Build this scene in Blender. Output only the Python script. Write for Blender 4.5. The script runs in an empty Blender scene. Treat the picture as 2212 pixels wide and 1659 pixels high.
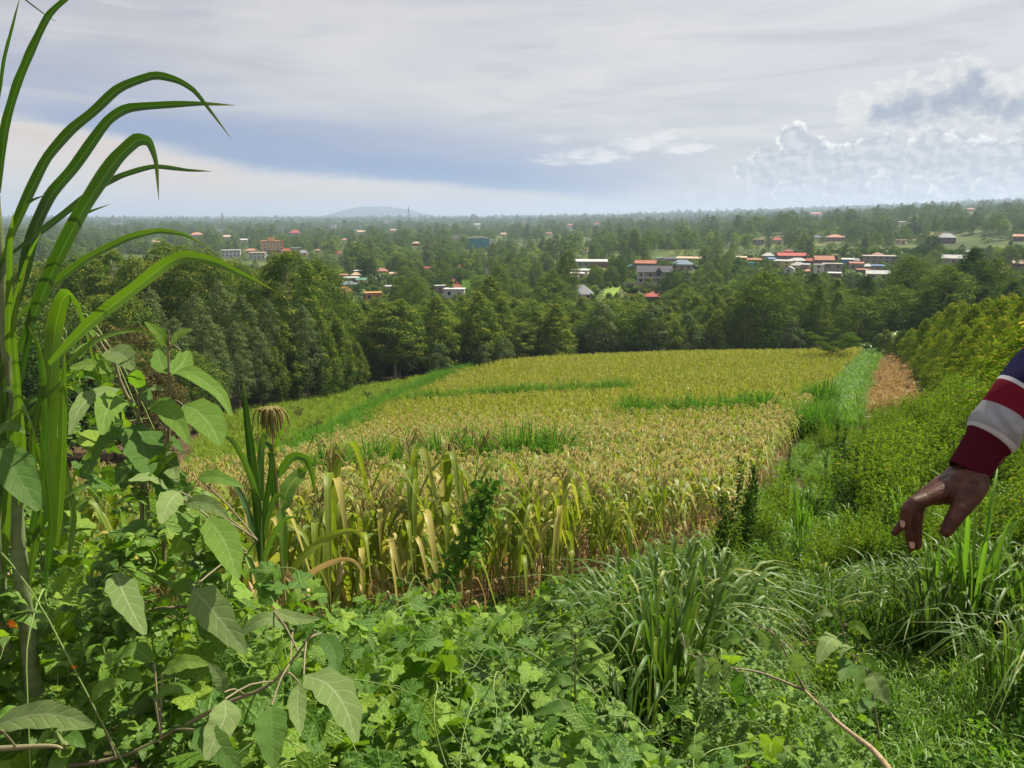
import bpy, math, random
import numpy as np
from math import radians as R, pi, sin, cos, tan, atan2, hypot
sc = bpy.context.scene
COL = sc.collection
# ------------------------------------------------------------------ camera
PITCH = R(12.17)
EYE = np.array((0.0, 0.0, 1.6))
cam_d = bpy.data.cameras.new("camera")
cam = bpy.data.objects.new("camera", cam_d); COL.objects.link(cam)
cam.location = EYE; cam.rotation_euler = (R(90) - PITCH, 0, 0)
cam_d.sensor_width = 36; cam_d.lens = 27.0; cam_d.clip_start = 0.05; cam_d.clip_end = 40000
sc.camera = cam
# ------------------------------------------------------------------ sun, sky, exposure
SUN_AZ, SUN_EL = 60.0, 54.0            # degrees right of the view, above the horizon
HAZE = 0.00015
EXPO = 0.85
sd = bpy.data.lights.new("sun", 'SUN'); sd.energy = 5.0; sd.angle = R(0.6); sd.color = (1.0, 0.91, 0.74)
sun = bpy.data.objects.new("sun", sd); COL.objects.link(sun)
sun.rotation_euler = (R(90 - SUN_EL), 0, R(180 - SUN_AZ) )
sc.view_settings.view_transform = 'Standard'; sc.view_settings.look = 'None'
sc.view_settings.exposure = EXPO; sc.view_settings.gamma = 1.0
cy = sc.cycles
cy.max_bounces = 5; cy.diffuse_bounces = 2; cy.glossy_bounces = 1; cy.transmission_bounces = 3
cy.transparent_max_bounces = 4; cy.volume_bounces = 0; cy.caustics_reflective = False; cy.caustics_refractive = False
cy.use_adaptive_sampling = True; cy.adaptive_threshold = 0.015
try:
    cy.use_denoising = True; cy.denoiser = 'OPENIMAGEDENOISE'; cy.denoising_input_passes = 'RGB_ALBEDO_NORMAL'
except Exception: pass
cy.sample_clamp_indirect = 4.0

F = 1659.0; CX = 1106.0; CYV = 829.5        # a 2212 x 1659 view of the scene
def Pt(u, v, d):
    """the point that stands d metres ahead of the camera on the line of sight (u, v)"""
    a = (u - CX) / F; b = (CYV - v) / F
    dy = cos(PITCH) + b * sin(PITCH); dz = -sin(PITCH) + b * cos(PITCH)
    k = d / dy
    return np.array((a * k, d, EYE[2] + dz * k))
def proj(p):
    x, y, z = p[0], p[1], p[2] - EYE[2]
    dep = y * cos(PITCH) - z * sin(PITCH); up = y * sin(PITCH) + z * cos(PITCH)
    return CX + F * x / dep, CYV - F * up / dep
# ------------------------------------------------------------------ node expressions
class E:
    def __init__(s, nt, sock): s.nt = nt; s.s = sock
    def _m(s, op, *o, clamp=False):
        n = s.nt.nodes.new('ShaderNodeMath'); n.operation = op; n.use_clamp = clamp
        for i, x in enumerate((s,) + o):
            if isinstance(x, E): s.nt.links.new(x.s, n.inputs[i])
            else: n.inputs[i].default_value = x
        return E(s.nt, n.outputs[0])
    def __add__(s, o): return s._m('ADD', o)
    __radd__ = __add__
    def __sub__(s, o): return s._m('SUBTRACT', o)
    def __rsub__(s, o): return (s * -1.0) + o
    def __mul__(s, o): return s._m('MULTIPLY', o)
    __rmul__ = __mul__
    def __truediv__(s, o): return s._m('DIVIDE', o)
    def mx(s, o): return s._m('MAXIMUM', o)
    def mn(s, o): return s._m('MINIMUM', o)
    def clamp(s): return s._m('ADD', 0.0, clamp=True)
    def ab(s): return s._m('ABSOLUTE')
    def ss(s, a, b, lo=0.0, hi=1.0):
        n = s.nt.nodes.new('ShaderNodeMapRange'); n.interpolation_type = 'SMOOTHSTEP'; n.clamp = True
        s.nt.links.new(s.s, n.inputs[0])
        if a > b: a, b, lo, hi = b, a, hi, lo
        for i, x in enumerate((a, b, lo, hi)): n.inputs[i + 1].default_value = x
        return E(s.nt, n.outputs[0])
def xyz(nt, x, y, z):
    n = nt.nodes.new('ShaderNodeCombineXYZ')
    for i, q in enumerate((x, y, z)):
        if isinstance(q, E): nt.links.new(q.s, n.inputs[i])
        else: n.inputs[i].default_value = q
    return E(nt, n.outputs[0])
def sep(nt, v):
    n = nt.nodes.new('ShaderNodeSeparateXYZ'); nt.links.new(v.s, n.inputs[0])
    return [E(nt, o) for o in n.outputs]
def noise(nt, vec, scale, detail=3, rough=0.5, dist=0.0, out=0):
    n = nt.nodes.new('ShaderNodeTexNoise'); n.inputs['Scale'].default_value = scale
    n.inputs['Detail'].default_value = detail; n.inputs['Roughness'].default_value = rough; n.inputs['Distortion'].default_value = dist
    if vec is not None: nt.links.new(vec.s, n.inputs['Vector'])
    return E(nt, n.outputs[out])
def mixc(nt, f, a, b, mode='MIX'):
    n = nt.nodes.new('ShaderNodeMix'); n.data_type = 'RGBA'; n.blend_type = mode
    for i, q in ((0, f), (6, a), (7, b)):
        if isinstance(q, E): nt.links.new(q.s, n.inputs[i])
        elif i == 0: n.inputs[0].default_value = q
        else: n.inputs[i].default_value = (*q[:3], 1)
    return E(nt, n.outputs[2])
def node(nt, kind, **kw):
    n = nt.nodes.new(kind)
    for k, x in kw.items():
        if isinstance(x, E): nt.links.new(x.s, n.inputs[k])
        else: n.inputs[k].default_value = x
    return n
# ------------------------------------------------------------------ sky (world)
w = bpy.data.worlds.new("World"); sc.world = w; w.use_nodes = True
nt = w.node_tree; nt.nodes.clear()
tc = nt.nodes.new('ShaderNodeTexCoord'); D = E(nt, tc.outputs['Generated'])
dx, dy, dz = sep(nt, D)
AZ = dx._m('ARCTAN2', dy) * (180 / pi)
EL = dz._m('ARCSINE') * (180 / pi)
def azel(u, v):
    p = Pt(u, v, 100.0) - EYE
    return math.degrees(atan2(p[0], p[1])), math.degrees(atan2(p[2], hypot(p[0], p[1])))
sky = nt.nodes.new('ShaderNodeTexSky'); sky.sky_type = 'NISHITA'; sky.sun_disc = False
sky.sun_elevation = R(SUN_EL); sky.sun_rotation = R(SUN_AZ); sky.air_density = 1.2; sky.dust_density = 2.0; sky.altitude = 1800
SKY = E(nt, sky.outputs[0])
V1 = xyz(nt, AZ * 0.03, EL * 0.16, 0.0)
band = noise(nt, V1, 1.0, 4, 0.55, 0.6)
V2 = xyz(nt, AZ * 0.05 + 7.0, EL * 0.42 - AZ * 0.02, 3.0)
band2 = noise(nt, V2, 1.0, 3, 0.5, 0.3)
K = 10.0 / 2 ** EXPO                                    # the background runs at strength 0.1
def C(r, g, b, k=1.0): return tuple(K * (((c / 255 + .055) / 1.055) ** 2.4) * k for c in (r, g, b))
veil = mixc(nt, band.ss(0.3, 0.7), C(195, 192, 195), C(226, 220, 215))
veil = mixc(nt, (EL.ss(4, 15) * AZ.ss(-5, 30)).clamp() * 0.85, veil, C(230, 224, 219))
veil = mixc(nt, EL.ss(4.5, 0.0) * 0.75, veil, C(214, 207, 208))
# blue gap between the sheet of cloud above and the bright bank below
(a0, e0), (a1, e1), (a2, e2) = azel(60, 262), azel(550, 368), azel(1050, 415)
s1 = (e1 - e0) / (a1 - a0); s2 = (e2 - e1) / (a2 - a1)
low = ((AZ - a1) * s1 + e1)._m('MAXIMUM', (AZ - a1) * s2 + e1) + (band2 - 0.5) * 1.6
dl = EL - low
gap = dl.ss(-0.25, 0.7) * (dl + (band - 0.5) * 5.0).ss(6.4 , 1.0) * (AZ + (band2 - .5) * 10).ss(22, -4) * AZ.ss(-44, -24)
blue = mixc(nt, EL.ss(2, 9), C(142, 163, 200), C(158, 172, 202))
skyc = mixc(nt, 0.88, SKY, veil)
skyc = mixc(nt, gap * 1.0, skyc, blue)
warm = dl.ss(0.35, -0.7) * dl.ss(-4.2, -0.6) * AZ.ss(2, -14)
skyc = mixc(nt, warm * 0.9, skyc, C(232, 217, 205))
skyc = mixc(nt, noise(nt, xyz(nt, AZ * .11, EL * .7, 9.), 1.0, 4, .6, .4).ss(.5, .72) * dl.ss(-.3, -1.6) * dl.ss(-6, -2.5) * AZ.ss(0, -12) * 0.5, skyc, C(238, 214, 198))
# far-off streaks
st = noise(nt, xyz(nt, AZ * 0.06, EL * 0.5, 20.), 1.0, 5, .6, .8)
skyc = mixc(nt, st.ss(.48, .66) * EL.ss(2, 7) * 0.38, skyc, C(176, 179, 192))
st2 = noise(nt, xyz(nt, AZ * 0.045 - EL * .03, EL * 0.62, 40.), 1.0, 6, .6, 1.0)
skyc = mixc(nt, st2.ss(.52, .70) * EL.ss(5, 9) * 0.5, skyc, C(232, 226, 224))
# cumulus bank low on the right
def puff(vec, sx, cx_, cy_, rx, ry, skew=0.0):
    u_ = (AZ - cx_) / rx; v_ = (EL - cy_ - (AZ - cx_) * skew) / ry
    return 1.0 - (u_ * u_ + v_ * v_)
def fbm(ox, oy, sc_, z, det=7, rough=.58):
    return noise(nt, xyz(nt, (AZ + ox) * sc_, (EL + oy) * sc_ * 1.25, z), 1.0, det, rough, 0.15)
def pc(u, v): return azel(u, v)
def cloud_env(items):
    e = None
    for (u, v, ru, rv, sk) in items:
        a, el = azel(u, v)
        q = puff(None, 1, a, el, ru, rv, sk)
        e = q if e is None else e.mx(q)
    return e
def pix(items):
    """soft hull of round cloud heads: (u, v, radius) in a 2212-wide view"""
    e = None
    for (u, v, r) in items:
        a, el = azel(u, v); r = r / 1659 * 57.3; u_ = (AZ - a) / r; v_ = (EL - el) / r; q = 1.0 - (u_ * u_ + v_ * v_)._m('SQRT')
        e = q if e is None else e._m('SMOOTH_MAX', q, 0.25)
    return e
def cumulus(items, z, sc_, amp, sx, sy, lit, shade, alpha, soft=.10, base=None):
    global skyc
    h = pix(items)
    n_ = fbm(0, 0, sc_, z, 9, .60); nb = fbm(sx, sy, sc_, z, 9, .60); big_ = fbm(0, 0, sc_ * .35, z + 5, 2, .5)
    d_ = h + (n_ - .5) * amp + (big_ - .5) * amp * .6
    m_ = d_.ss(0.0, soft)
    if base is not None: m_ = m_ * EL.ss(*base)
    rim = d_.ss(.42, .02); l_ = ((n_ - nb) * 6.0 + .42).clamp()
    col = mixc(nt, (l_ * (rim * .75 + .25)).clamp(), shade, lit)
    skyc = mixc(nt, m_ * alpha, skyc, col)
S1 = C(192, 198, 208, .95); L1 = C(255, 252, 243, 1.3)
# hazy back bank, then the bright heads, low on the right
cumulus([(1620, 420, 70), (1750, 430, 90), (1900, 430, 110), (2050, 430, 110), (2200, 430, 130), (2350, 430, 130)], 3.0, .5, 1.0, .35, .30, C(234, 233, 230), C(206, 209, 214), .75, .35)
cumulus([(1715, 300, 34), (1745, 335, 46), (1700, 350, 40), (1790, 365, 50), (1650, 350, 30), (1610, 365, 26), (1660, 385, 40), (1860, 350, 48), (1900, 330, 36), (1960, 350, 44), (2010, 310, 32), (2050, 345, 52), (2120, 340, 40), (2170, 370, 50), (2240, 340, 60), (1740, 385, 50), (1850, 390, 50), (1960, 395, 50), (2080, 395, 50), (2320, 350, 60)], 2.0, .95, 1.0, -.30, -.28, L1, S1, .86, .22)
cumulus([(1700, 415, 26), (1760, 408, 26), (1830, 412, 24), (1900, 405, 26), (1980, 410, 28), (2050, 405, 22), (2130, 410, 26), (2190, 400, 22), (1620, 418, 18), (1560, 425, 14), (1490, 428, 14)], 8.0, .9, .8, -.22, -.2, C(250, 247, 240, 1.25), C(200, 206, 214), .8, .2)
# grey cloud at the right with a bright torn rim
cumulus([(1860, 240, 46), (1920, 232, 56), (1990, 215, 62), (2060, 205, 62), (2110, 185, 48), (2170, 215, 60), (2240, 200, 70), (1840, 255, 30)], 6.0, 1.1, 1.5, -.3, -.3, C(255, 252, 245, 1.1), C(226, 225, 224), .8, .5)
cumulus([(1900, 246, 30), (1935, 240, 38), (1960, 236, 40), (1980, 230, 42), (2030, 222, 46), (2080, 205, 48), (2105, 180, 32), (2140, 225, 40), (2190, 235, 34), (2240, 230, 40)], 6.0, 1.5, 1.3, -.4, .3, C(200, 206, 215), C(152, 165, 185), .88, .85)
# thin white sheet left of the middle
def sheet(items, z, sx, sy, amp, lo, hi, al, col):
    global skyc
    e = None
    for (u, v, ru, rv, k) in items:
        a, el = azel(u, v); ru = ru / 29.; rv = rv / 29.; x_ = (AZ - a) / ru; y_ = (EL - el - (AZ - a) * k) / rv; q = 1.0 - (x_ * x_ + y_ * y_)
        e = q if e is None else e.mx(q)
    n_ = noise(nt, xyz(nt, AZ * sx, EL * sy, z), 1.0, 9, .64, .35)
    skyc = mixc(nt, ((n_ - .5) * amp + e).ss(lo, hi) * al, skyc, col)
sheet([(1270, 338, 110, 16, .05), (1400, 312, 130, 20, .12), (1480, 322, 70, 12, .05), (1200, 335, 50, 8, 0)], 11., .5, 1.4, 5.5, -.1, 1.3, .85, C(240, 239, 238))
sheet([(1210, 300, 40, 12, 0), (1275, 158, 80, 34, 0), (1350, 262, 70, 16, .05), (1500, 395, 120, 24, 0), (1400, 420, 120, 14, 0), (700, 392, 150, 20, -.05), (850, 405, 120, 16, 0), (1400, 100, 200, 60, 0)], 31., .4, 1.0, 6.0, -.6, 1.6, .42, C(232, 229, 228))
gs = noise(nt, D * 1.0 if False else D, 3.0, 5, .6)
bg = nt.nodes.new('ShaderNodeBackground'); bg.inputs['Strength'].default_value = 0.1
nt.links.new(skyc.s, bg.inputs['Color'])
wo = nt.nodes.new('ShaderNodeOutputWorld'); nt.links.new(bg.outputs[0], wo.inputs['Surface'])
w.cycles.sampling_method = 'MANUAL'; w.cycles.sample_map_resolution = 512
# ------------------------------------------------------------------ tagging, linking
def tag(o, label=None, cat=None, group=None, kind=None):
    if label: o['label'] = label
    if cat: o['category'] = cat
    if group: o['group'] = group
    if kind: o['kind'] = kind
    return o
def empty(name, loc=(0, 0, 0), rz=0.0, scale=None):
    o = bpy.data.objects.new(name, None); COL.objects.link(o); o.empty_display_size = .1
    o.location = loc; o.rotation_euler = (0, 0, rz)
    if scale is not None: o.scale = scale if hasattr(scale, '__len__') else (scale,) * 3
    return o
def part(name, mesh, parent=None, label=None):
    o = bpy.data.objects.new(name, mesh); COL.objects.link(o)
    if parent is not None: o.parent = parent
    if label: o['label'] = label
    return o
# ------------------------------------------------------------------ mesh builder
class MB:
    def __init__(s): s.v = []; s.f = []; s.fl = []; s.uv = []; s.rnd = []; s.mi = []; s.n = 0
    def add(s, verts, faces, uv=None, rnd=None, mi=0):
        """verts (N,3); faces: (M,k) int array or list of tuples; uv (N,2) per vertex; rnd scalar or (M,)"""
        verts = np.asarray(verts, float).reshape(-1, 3)
        if uv is None: uv = np.zeros((len(verts), 2))
        s.v.append(verts); 
        arr = [np.asarray(faces)] if not isinstance(faces, list) else [np.asarray([f for f in faces if len(f) == k]) for k in sorted({len(f) for f in faces})]
        r = random.random() if rnd is None else rnd
        for a in arr:
            s.f.append(a + s.n); s.uv.append(np.asarray(uv)[a.reshape(-1)])
            s.rnd.append(np.full(len(a), r) if np.isscalar(r) else np.asarray(r)); s.mi.append(np.full(len(a), mi) if np.isscalar(mi) else np.asarray(mi))
        s.n += len(verts)
        return s
    SM = True
    def mesh(s, name, mats, smooth=None):
        smooth = MB.SM if smooth is None else smooth
        me = bpy.data.meshes.new(name)
        V = np.concatenate(s.v); me.vertices.add(len(V)); me.vertices.foreach_set('co', V.astype(np.float32).reshape(-1))
        loops = np.concatenate([a.reshape(-1) for a in s.f]); sizes = np.concatenate([np.full(len(a), a.shape[1]) for a in s.f])
        me.loops.add(len(loops)); me.loops.foreach_set('vertex_index', loops.astype(np.int32))
        me.polygons.add(len(sizes)); st_ = np.concatenate(([0], np.cumsum(sizes)[:-1]))
        me.polygons.foreach_set('loop_start', st_.astype(np.int32))
        for m in (mats if isinstance(mats, (list, tuple)) else [mats]): me.materials.append(m)
        me.polygons.foreach_set('material_index', np.concatenate(s.mi).astype(np.int32))
        me.update(calc_edges=True)
        me.polygons.foreach_set('use_smooth', np.full(len(sizes), bool(smooth)))
        uvl = me.uv_layers.new(name='UVMap'); uvl.data.foreach_set('uv', np.concatenate(s.uv).astype(np.float32).reshape(-1))
        at = me.attributes.new('rnd', 'FLOAT', 'FACE'); at.data.foreach_set('value', np.concatenate(s.rnd).astype(np.float32))
        me.validate(); me.update()
        return me
def rotm(rx, ry, rz):
    cx_, sx = cos(rx), sin(rx); cy_, sy = cos(ry), sin(ry); cz, sz = cos(rz), sin(rz)
    return np.array([[cz, -sz, 0], [sz, cz, 0], [0, 0, 1]]) @ np.array([[cy_, 0, sy], [0, 1, 0], [-sy, 0, cy_]]) @ np.array([[1, 0, 0], [0, cx_, -sx], [0, sx, cx_]])
def tube(mb, pts, rads, seg=7, rnd=None, cap=True, mi=0):
    pts = np.asarray(pts, float); n = len(pts); rads = np.broadcast_to(np.asarray(rads, float), (n,))
    T = np.gradient(pts, axis=0); T /= np.linalg.norm(T, axis=1)[:, None] + 1e-12
    ref = np.array((0., 0., 1.)) if abs(T[0][2]) < .9 else np.array((1., 0., 0.))
    vs = []; a = np.linspace(0, 2 * pi, seg, endpoint=False)
    N_ = np.cross(T[0], ref); N_ /= np.linalg.norm(N_)
    for i in range(n):
        N_ = N_ - T[i] * np.dot(N_, T[i]); N_ /= np.linalg.norm(N_) + 1e-12
        B_ = np.cross(T[i], N_)
        vs.append(pts[i] + rads[i] * (np.cos(a)[:, None] * N_ + np.sin(a)[:, None] * B_))
    vs = np.concatenate(vs); i = np.arange(n - 1)[:, None] * seg; j = np.arange(seg)[None]; k = (j + 1) % seg
    f = np.stack([i + j, i + k, i + seg + k, i + seg + j], -1).reshape(-1, 4)
    L = np.linspace(0, 1, n)
    uv = np.stack([np.tile(np.linspace(0, 1, seg), n), np.repeat(L, seg)], 1)
    r = random.random() if rnd is None else rnd
    mb.add(vs, f, uv, r, mi)
    if cap: mb.add(vs[-seg:], np.arange(seg)[None], None, r, mi); mb.add(vs[:seg], np.arange(seg)[::-1][None], None, r, mi)
def box(mb, x0, x1, y0, y1, z0, z1, rnd=.5, mi=0):
    v = [(x, y, z) for z in (z0, z1) for y in (y0, y1) for x in (x0, x1)]
    mb.add(v, np.array([(0, 2, 3, 1), (4, 5, 7, 6), (0, 1, 5, 4), (1, 3, 7, 5), (3, 2, 6, 7), (2, 0, 4, 6)]), None, rnd, mi)
def smooth_path(pts, n):
    """Catmull-Rom through pts, n samples"""
    P = np.asarray(pts, float); P = np.vstack([2 * P[0] - P[1], P, 2 * P[-1] - P[-2]]); m = len(P) - 3
    t = np.linspace(0, m - 1e-6, n); i = t.astype(int); q = (t - i)[:, None]
    a, b, c, d = P[i], P[i + 1], P[i + 2], P[i + 3]
    return .5 * ((2 * b) + (-a + c) * q + (2 * a - 5 * b + 4 * c - d) * q * q + (-a + 3 * b - 3 * c + d) * q ** 3)
def blade(mb, path, width, side=None, fold=.25, rnd=None, twist=0.0, wave=0.0, prof=None, mi=0, cols=2):
    """a strap leaf along path: a V-section ribbon whose width follows prof(t)"""
    P = np.asarray(path, float); n = len(P); t = np.linspace(0, 1, n)
    T = np.gradient(P, axis=0); T /= np.linalg.norm(T, axis=1)[:, None] + 1e-12
    if side is None:
        side = np.cross(T[0] + (0, 0, 1e-3), (0, 0, 1.)); 
        if np.linalg.norm(side) < 1e-3: side = np.array((1., 0, 0))
    S = np.asarray(side, float)
    wf = prof(t) if prof is not None else np.minimum(1, t * 6 + .35) * (1 - t ** 3) ** .8
    X = np.linspace(-1, 1, cols + 1); vs = []; S0 = None
    for i in range(n):
        S = S - T[i] * np.dot(S, T[i]); S /= np.linalg.norm(S) + 1e-12
        Nn = np.cross(S, T[i]); a = twist * t[i]
        s_ = S * cos(a) + Nn * sin(a); n_ = Nn * cos(a) - S * sin(a)
        wv = wave * sin(t[i] * 23 + (rnd or .3) * 40)
        for x in X:
            vs.append(P[i] + s_ * x * width * wf[i] * .5 + n_ * (abs(x) * fold + x * wv) * width * wf[i] * .5)
    c = cols + 1; i = np.arange(n - 1)[:, None] * c; j = np.arange(cols)[None]
    f = np.stack([i + j, i + j + 1, i + c + j + 1, i + c + j], -1).reshape(-1, 4)
    uv = np.stack([np.tile((X + 1) / 2, n), np.repeat(t, c)], 1)
    mb.add(vs, f, uv, rnd, mi)
# ------------------------------------------------------------------ instanced "stuff"
def scatter(name, protos, pts, rots, scls, idx, label, kind='stuff'):
    pts = np.asarray(pts, np.float32); n = len(pts)
    me = bpy.data.meshes.new(name); me.vertices.add(n); me.vertices.foreach_set('co', pts.reshape(-1))
    scls = np.asarray(scls, np.float32)
    if scls.ndim == 1: scls = np.repeat(scls[:, None], 3, 1)
    for nm, ty, key, arr in (('rot', 'FLOAT_VECTOR', 'vector', np.asarray(rots, np.float32)), ('scl', 'FLOAT_VECTOR', 'vector', scls)):
        me.attributes.new(nm, ty, 'POINT').data.foreach_set(key, arr.reshape(-1))
    me.attributes.new('idx', 'INT', 'POINT').data.foreach_set('value', np.asarray(idx, np.int32))
    o = part(name, me)
    for p in protos:
        for m in p.data.materials:
            if m.name not in me.materials: me.materials.append(m)
    g = bpy.data.node_groups.new(name, 'GeometryNodeTree')
    g.interface.new_socket('Geometry', in_out='INPUT', socket_type='NodeSocketGeometry')
    g.interface.new_socket('Geometry', in_out='OUTPUT', socket_type='NodeSocketGeometry')
    gi = g.nodes.new('NodeGroupInput'); go = g.nodes.new('NodeGroupOutput')
    ip = g.nodes.new('GeometryNodeInstanceOnPoints'); L = g.links.new
    jn = g.nodes.new('GeometryNodeJoinGeometry')
    for p in reversed(protos):          # a multi-input socket lists its newest link first
        oi = g.nodes.new('GeometryNodeObjectInfo'); oi.inputs['Object'].default_value = p; oi.inputs['As Instance'].default_value = False
        gt = g.nodes.new('GeometryNodeGeometryToInstance'); L(oi.outputs['Geometry'], gt.inputs[0]); L(gt.outputs[0], jn.inputs[0])
    L(jn.outputs[0], ip.inputs['Instance']); L(gi.outputs[0], ip.inputs['Points'])
    ip.inputs['Pick Instance'].default_value = True
    for nm, ty, sk in (('rot', 'FLOAT_VECTOR', 'Rotation'), ('scl', 'FLOAT_VECTOR', 'Scale'), ('idx', 'INT', 'Instance Index')):
        na = g.nodes.new('GeometryNodeInputNamedAttribute'); na.data_type = ty; na.inputs['Name'].default_value = nm
        L(na.outputs['Attribute'], ip.inputs[sk])
    L(ip.outputs[0], go.inputs[0])
    o.modifiers.new('scatter', 'NODES').node_group = g
    tag(o, label, None, None, kind)
    return o
def proto(name, mesh): return bpy.data.objects.new(name, mesh)      # never linked: only a source of geometry
# ------------------------------------------------------------------ materials
def mat(name):
    m = bpy.data.materials.new(name); m.use_nodes = True; t = m.node_tree; t.nodes.clear()
    return m, t
def out(t, sh): o = t.nodes.new('ShaderNodeOutputMaterial'); t.links.new(sh, o.inputs['Surface'])
def attr(t, n='rnd'):
    a = t.nodes.new('ShaderNodeAttribute'); a.attribute_name = n; return E(t, a.outputs['Fac'])
def orand(t): return E(t, t.nodes.new('ShaderNodeObjectInfo').outputs['Random'])
def leaf_mat(name, c1, c2, tc_=None, trans=.35, rough=.45, spec=.35, vein=None, c3=None, f3=.12, ob=.35, simple=False, vc=None, obump=0.0):
    """leaf: colour between c1 and c2 by face and by plant, light passing through it, soft sheen"""
    m, t = mat(name); r = attr(t); q = orand(t)
    f = (r * (1 - ob) + q * ob).clamp()
    c = mixc(t, f, c1, c2)
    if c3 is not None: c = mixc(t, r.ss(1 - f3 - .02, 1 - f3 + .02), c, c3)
    uvn = E(t, t.nodes.new('ShaderNodeUVMap').outputs[0]) if vein else None
    bump = None
    if vein:
        U, V_, _ = sep(t, uvn); a = (U - .5).ab() * 2.0
        if vein == 'strap':
            mid = a.ss(.14, .03); c = mixc(t, mid * .55, c, vc or tuple(min(1, x * 2.2 + .05) for x in c2))
            st_ = noise(t, xyz(t, U * 26, V_ * .7, r * 10), 1, 1, .5)
            c = mixc(t, st_.ss(.3, .7) * .25, c, tuple(x * .62 for x in c1))
            blot = noise(t, xyz(t, U * 3, V_ * 14, r * 30), 1, 3, .6).ss(.66, .74)
            c = mixc(t, blot * .3, c, (.30, .24, .06))
            c = mixc(t, (V_.ss(.86, 1.0) * .7 + a.ss(.86, 1.0) * noise(t, xyz(t, V_ * 9, r * 20, 0.), 1, 2).ss(.45, .6) * .6).clamp(), c, (.34, .25, .09))
        else:
            k = V_ * 7.0 - a * vein
            s_ = (k._m('FRACT') - .5).ab() * 2.0
            vn = s_.ss(.90, .99) * a.ss(1.0, .75) ; mid = a.ss(.07, .02)
            vt = vn.mx(mid)
            c = mixc(t, vt * .38, c, vc or tuple(min(1, x * 1.9 + .03) for x in c2))
            bz = noise(t, uvn, 9, 3, .6)
            c = mixc(t, bz.ss(.45, .75) * .2, c, tuple(x * .55 for x in c1))
            bn = t.nodes.new('ShaderNodeBump'); bn.inputs['Strength'].default_value = .22; bn.inputs['Distance'].default_value = .002
            t.links.new((s_.ss(1.0, .6) + bz * 1.2).s, bn.inputs['Height']); bump = bn.outputs[0]
    if simple:
        df = node(t, 'ShaderNodeBsdfDiffuse', Color=c)
    else:
        df = node(t, 'ShaderNodeBsdfPrincipled'); t.links.new(c.s, df.inputs['Base Color'])
        df.inputs['Roughness'].default_value = rough; df.inputs['Specular IOR Level'].default_value = spec
        if bump: t.links.new(bump, df.inputs['Normal'])
    tcol = mixc(t, 1.0, c, tc_ or (1.0, 1.05, .45), 'MULTIPLY')
    tcol = mixc(t, .5, tcol, tuple((a_ + b_) * .75 * (tc_ or (1, 1.05, .45))[i] for i, (a_, b_) in enumerate(zip(c1, c2))))
    tr = node(t, 'ShaderNodeBsdfTranslucent', Color=tcol)
    mx = t.nodes.new('ShaderNodeMixShader'); mx.inputs[0].default_value = trans
    t.links.new(df.outputs[0], mx.inputs[1]); t.links.new(tr.outputs[0], mx.inputs[2]); out(t, mx.outputs[0])
    return m
def plain(name, c1, c2=None, scale=4.0, rough=.8, spec=.2, metal=0.0, bump=0.0, rnd=.3, vec='Object', stretch=None, detail=4):
    m, t = mat(name); tcn = t.nodes.new('ShaderNodeTexCoord'); v = E(t, tcn.outputs[vec])
    if stretch:
        x, y, z = sep(t, v); v = xyz(t, x * stretch[0], y * stretch[1], z * stretch[2])
    n = noise(t, v, scale, detail, .6)
    c = mixc(t, (n.ss(.3, .7) * (1 - rnd) + attr(t) * rnd).clamp(), c1, c2 or tuple(x * .7 for x in c1))
    p = node(t, 'ShaderNodeBsdfPrincipled'); t.links.new(c.s, p.inputs['Base Color'])
    p.inputs['Roughness'].default_value = rough; p.inputs['Specular IOR Level'].default_value = spec; p.inputs['Metallic'].default_value = metal
    if bump:
        b = t.nodes.new('ShaderNodeBump'); b.inputs['Strength'].default_value = bump; b.inputs['Distance'].default_value = .05
        t.links.new(n.s, b.inputs['Height']); t.links.new(b.outputs[0], p.inputs['Normal'])
    out(t, p.outputs[0]); return m
rng = np.random.default_rng(7); random.seed(7)
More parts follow.
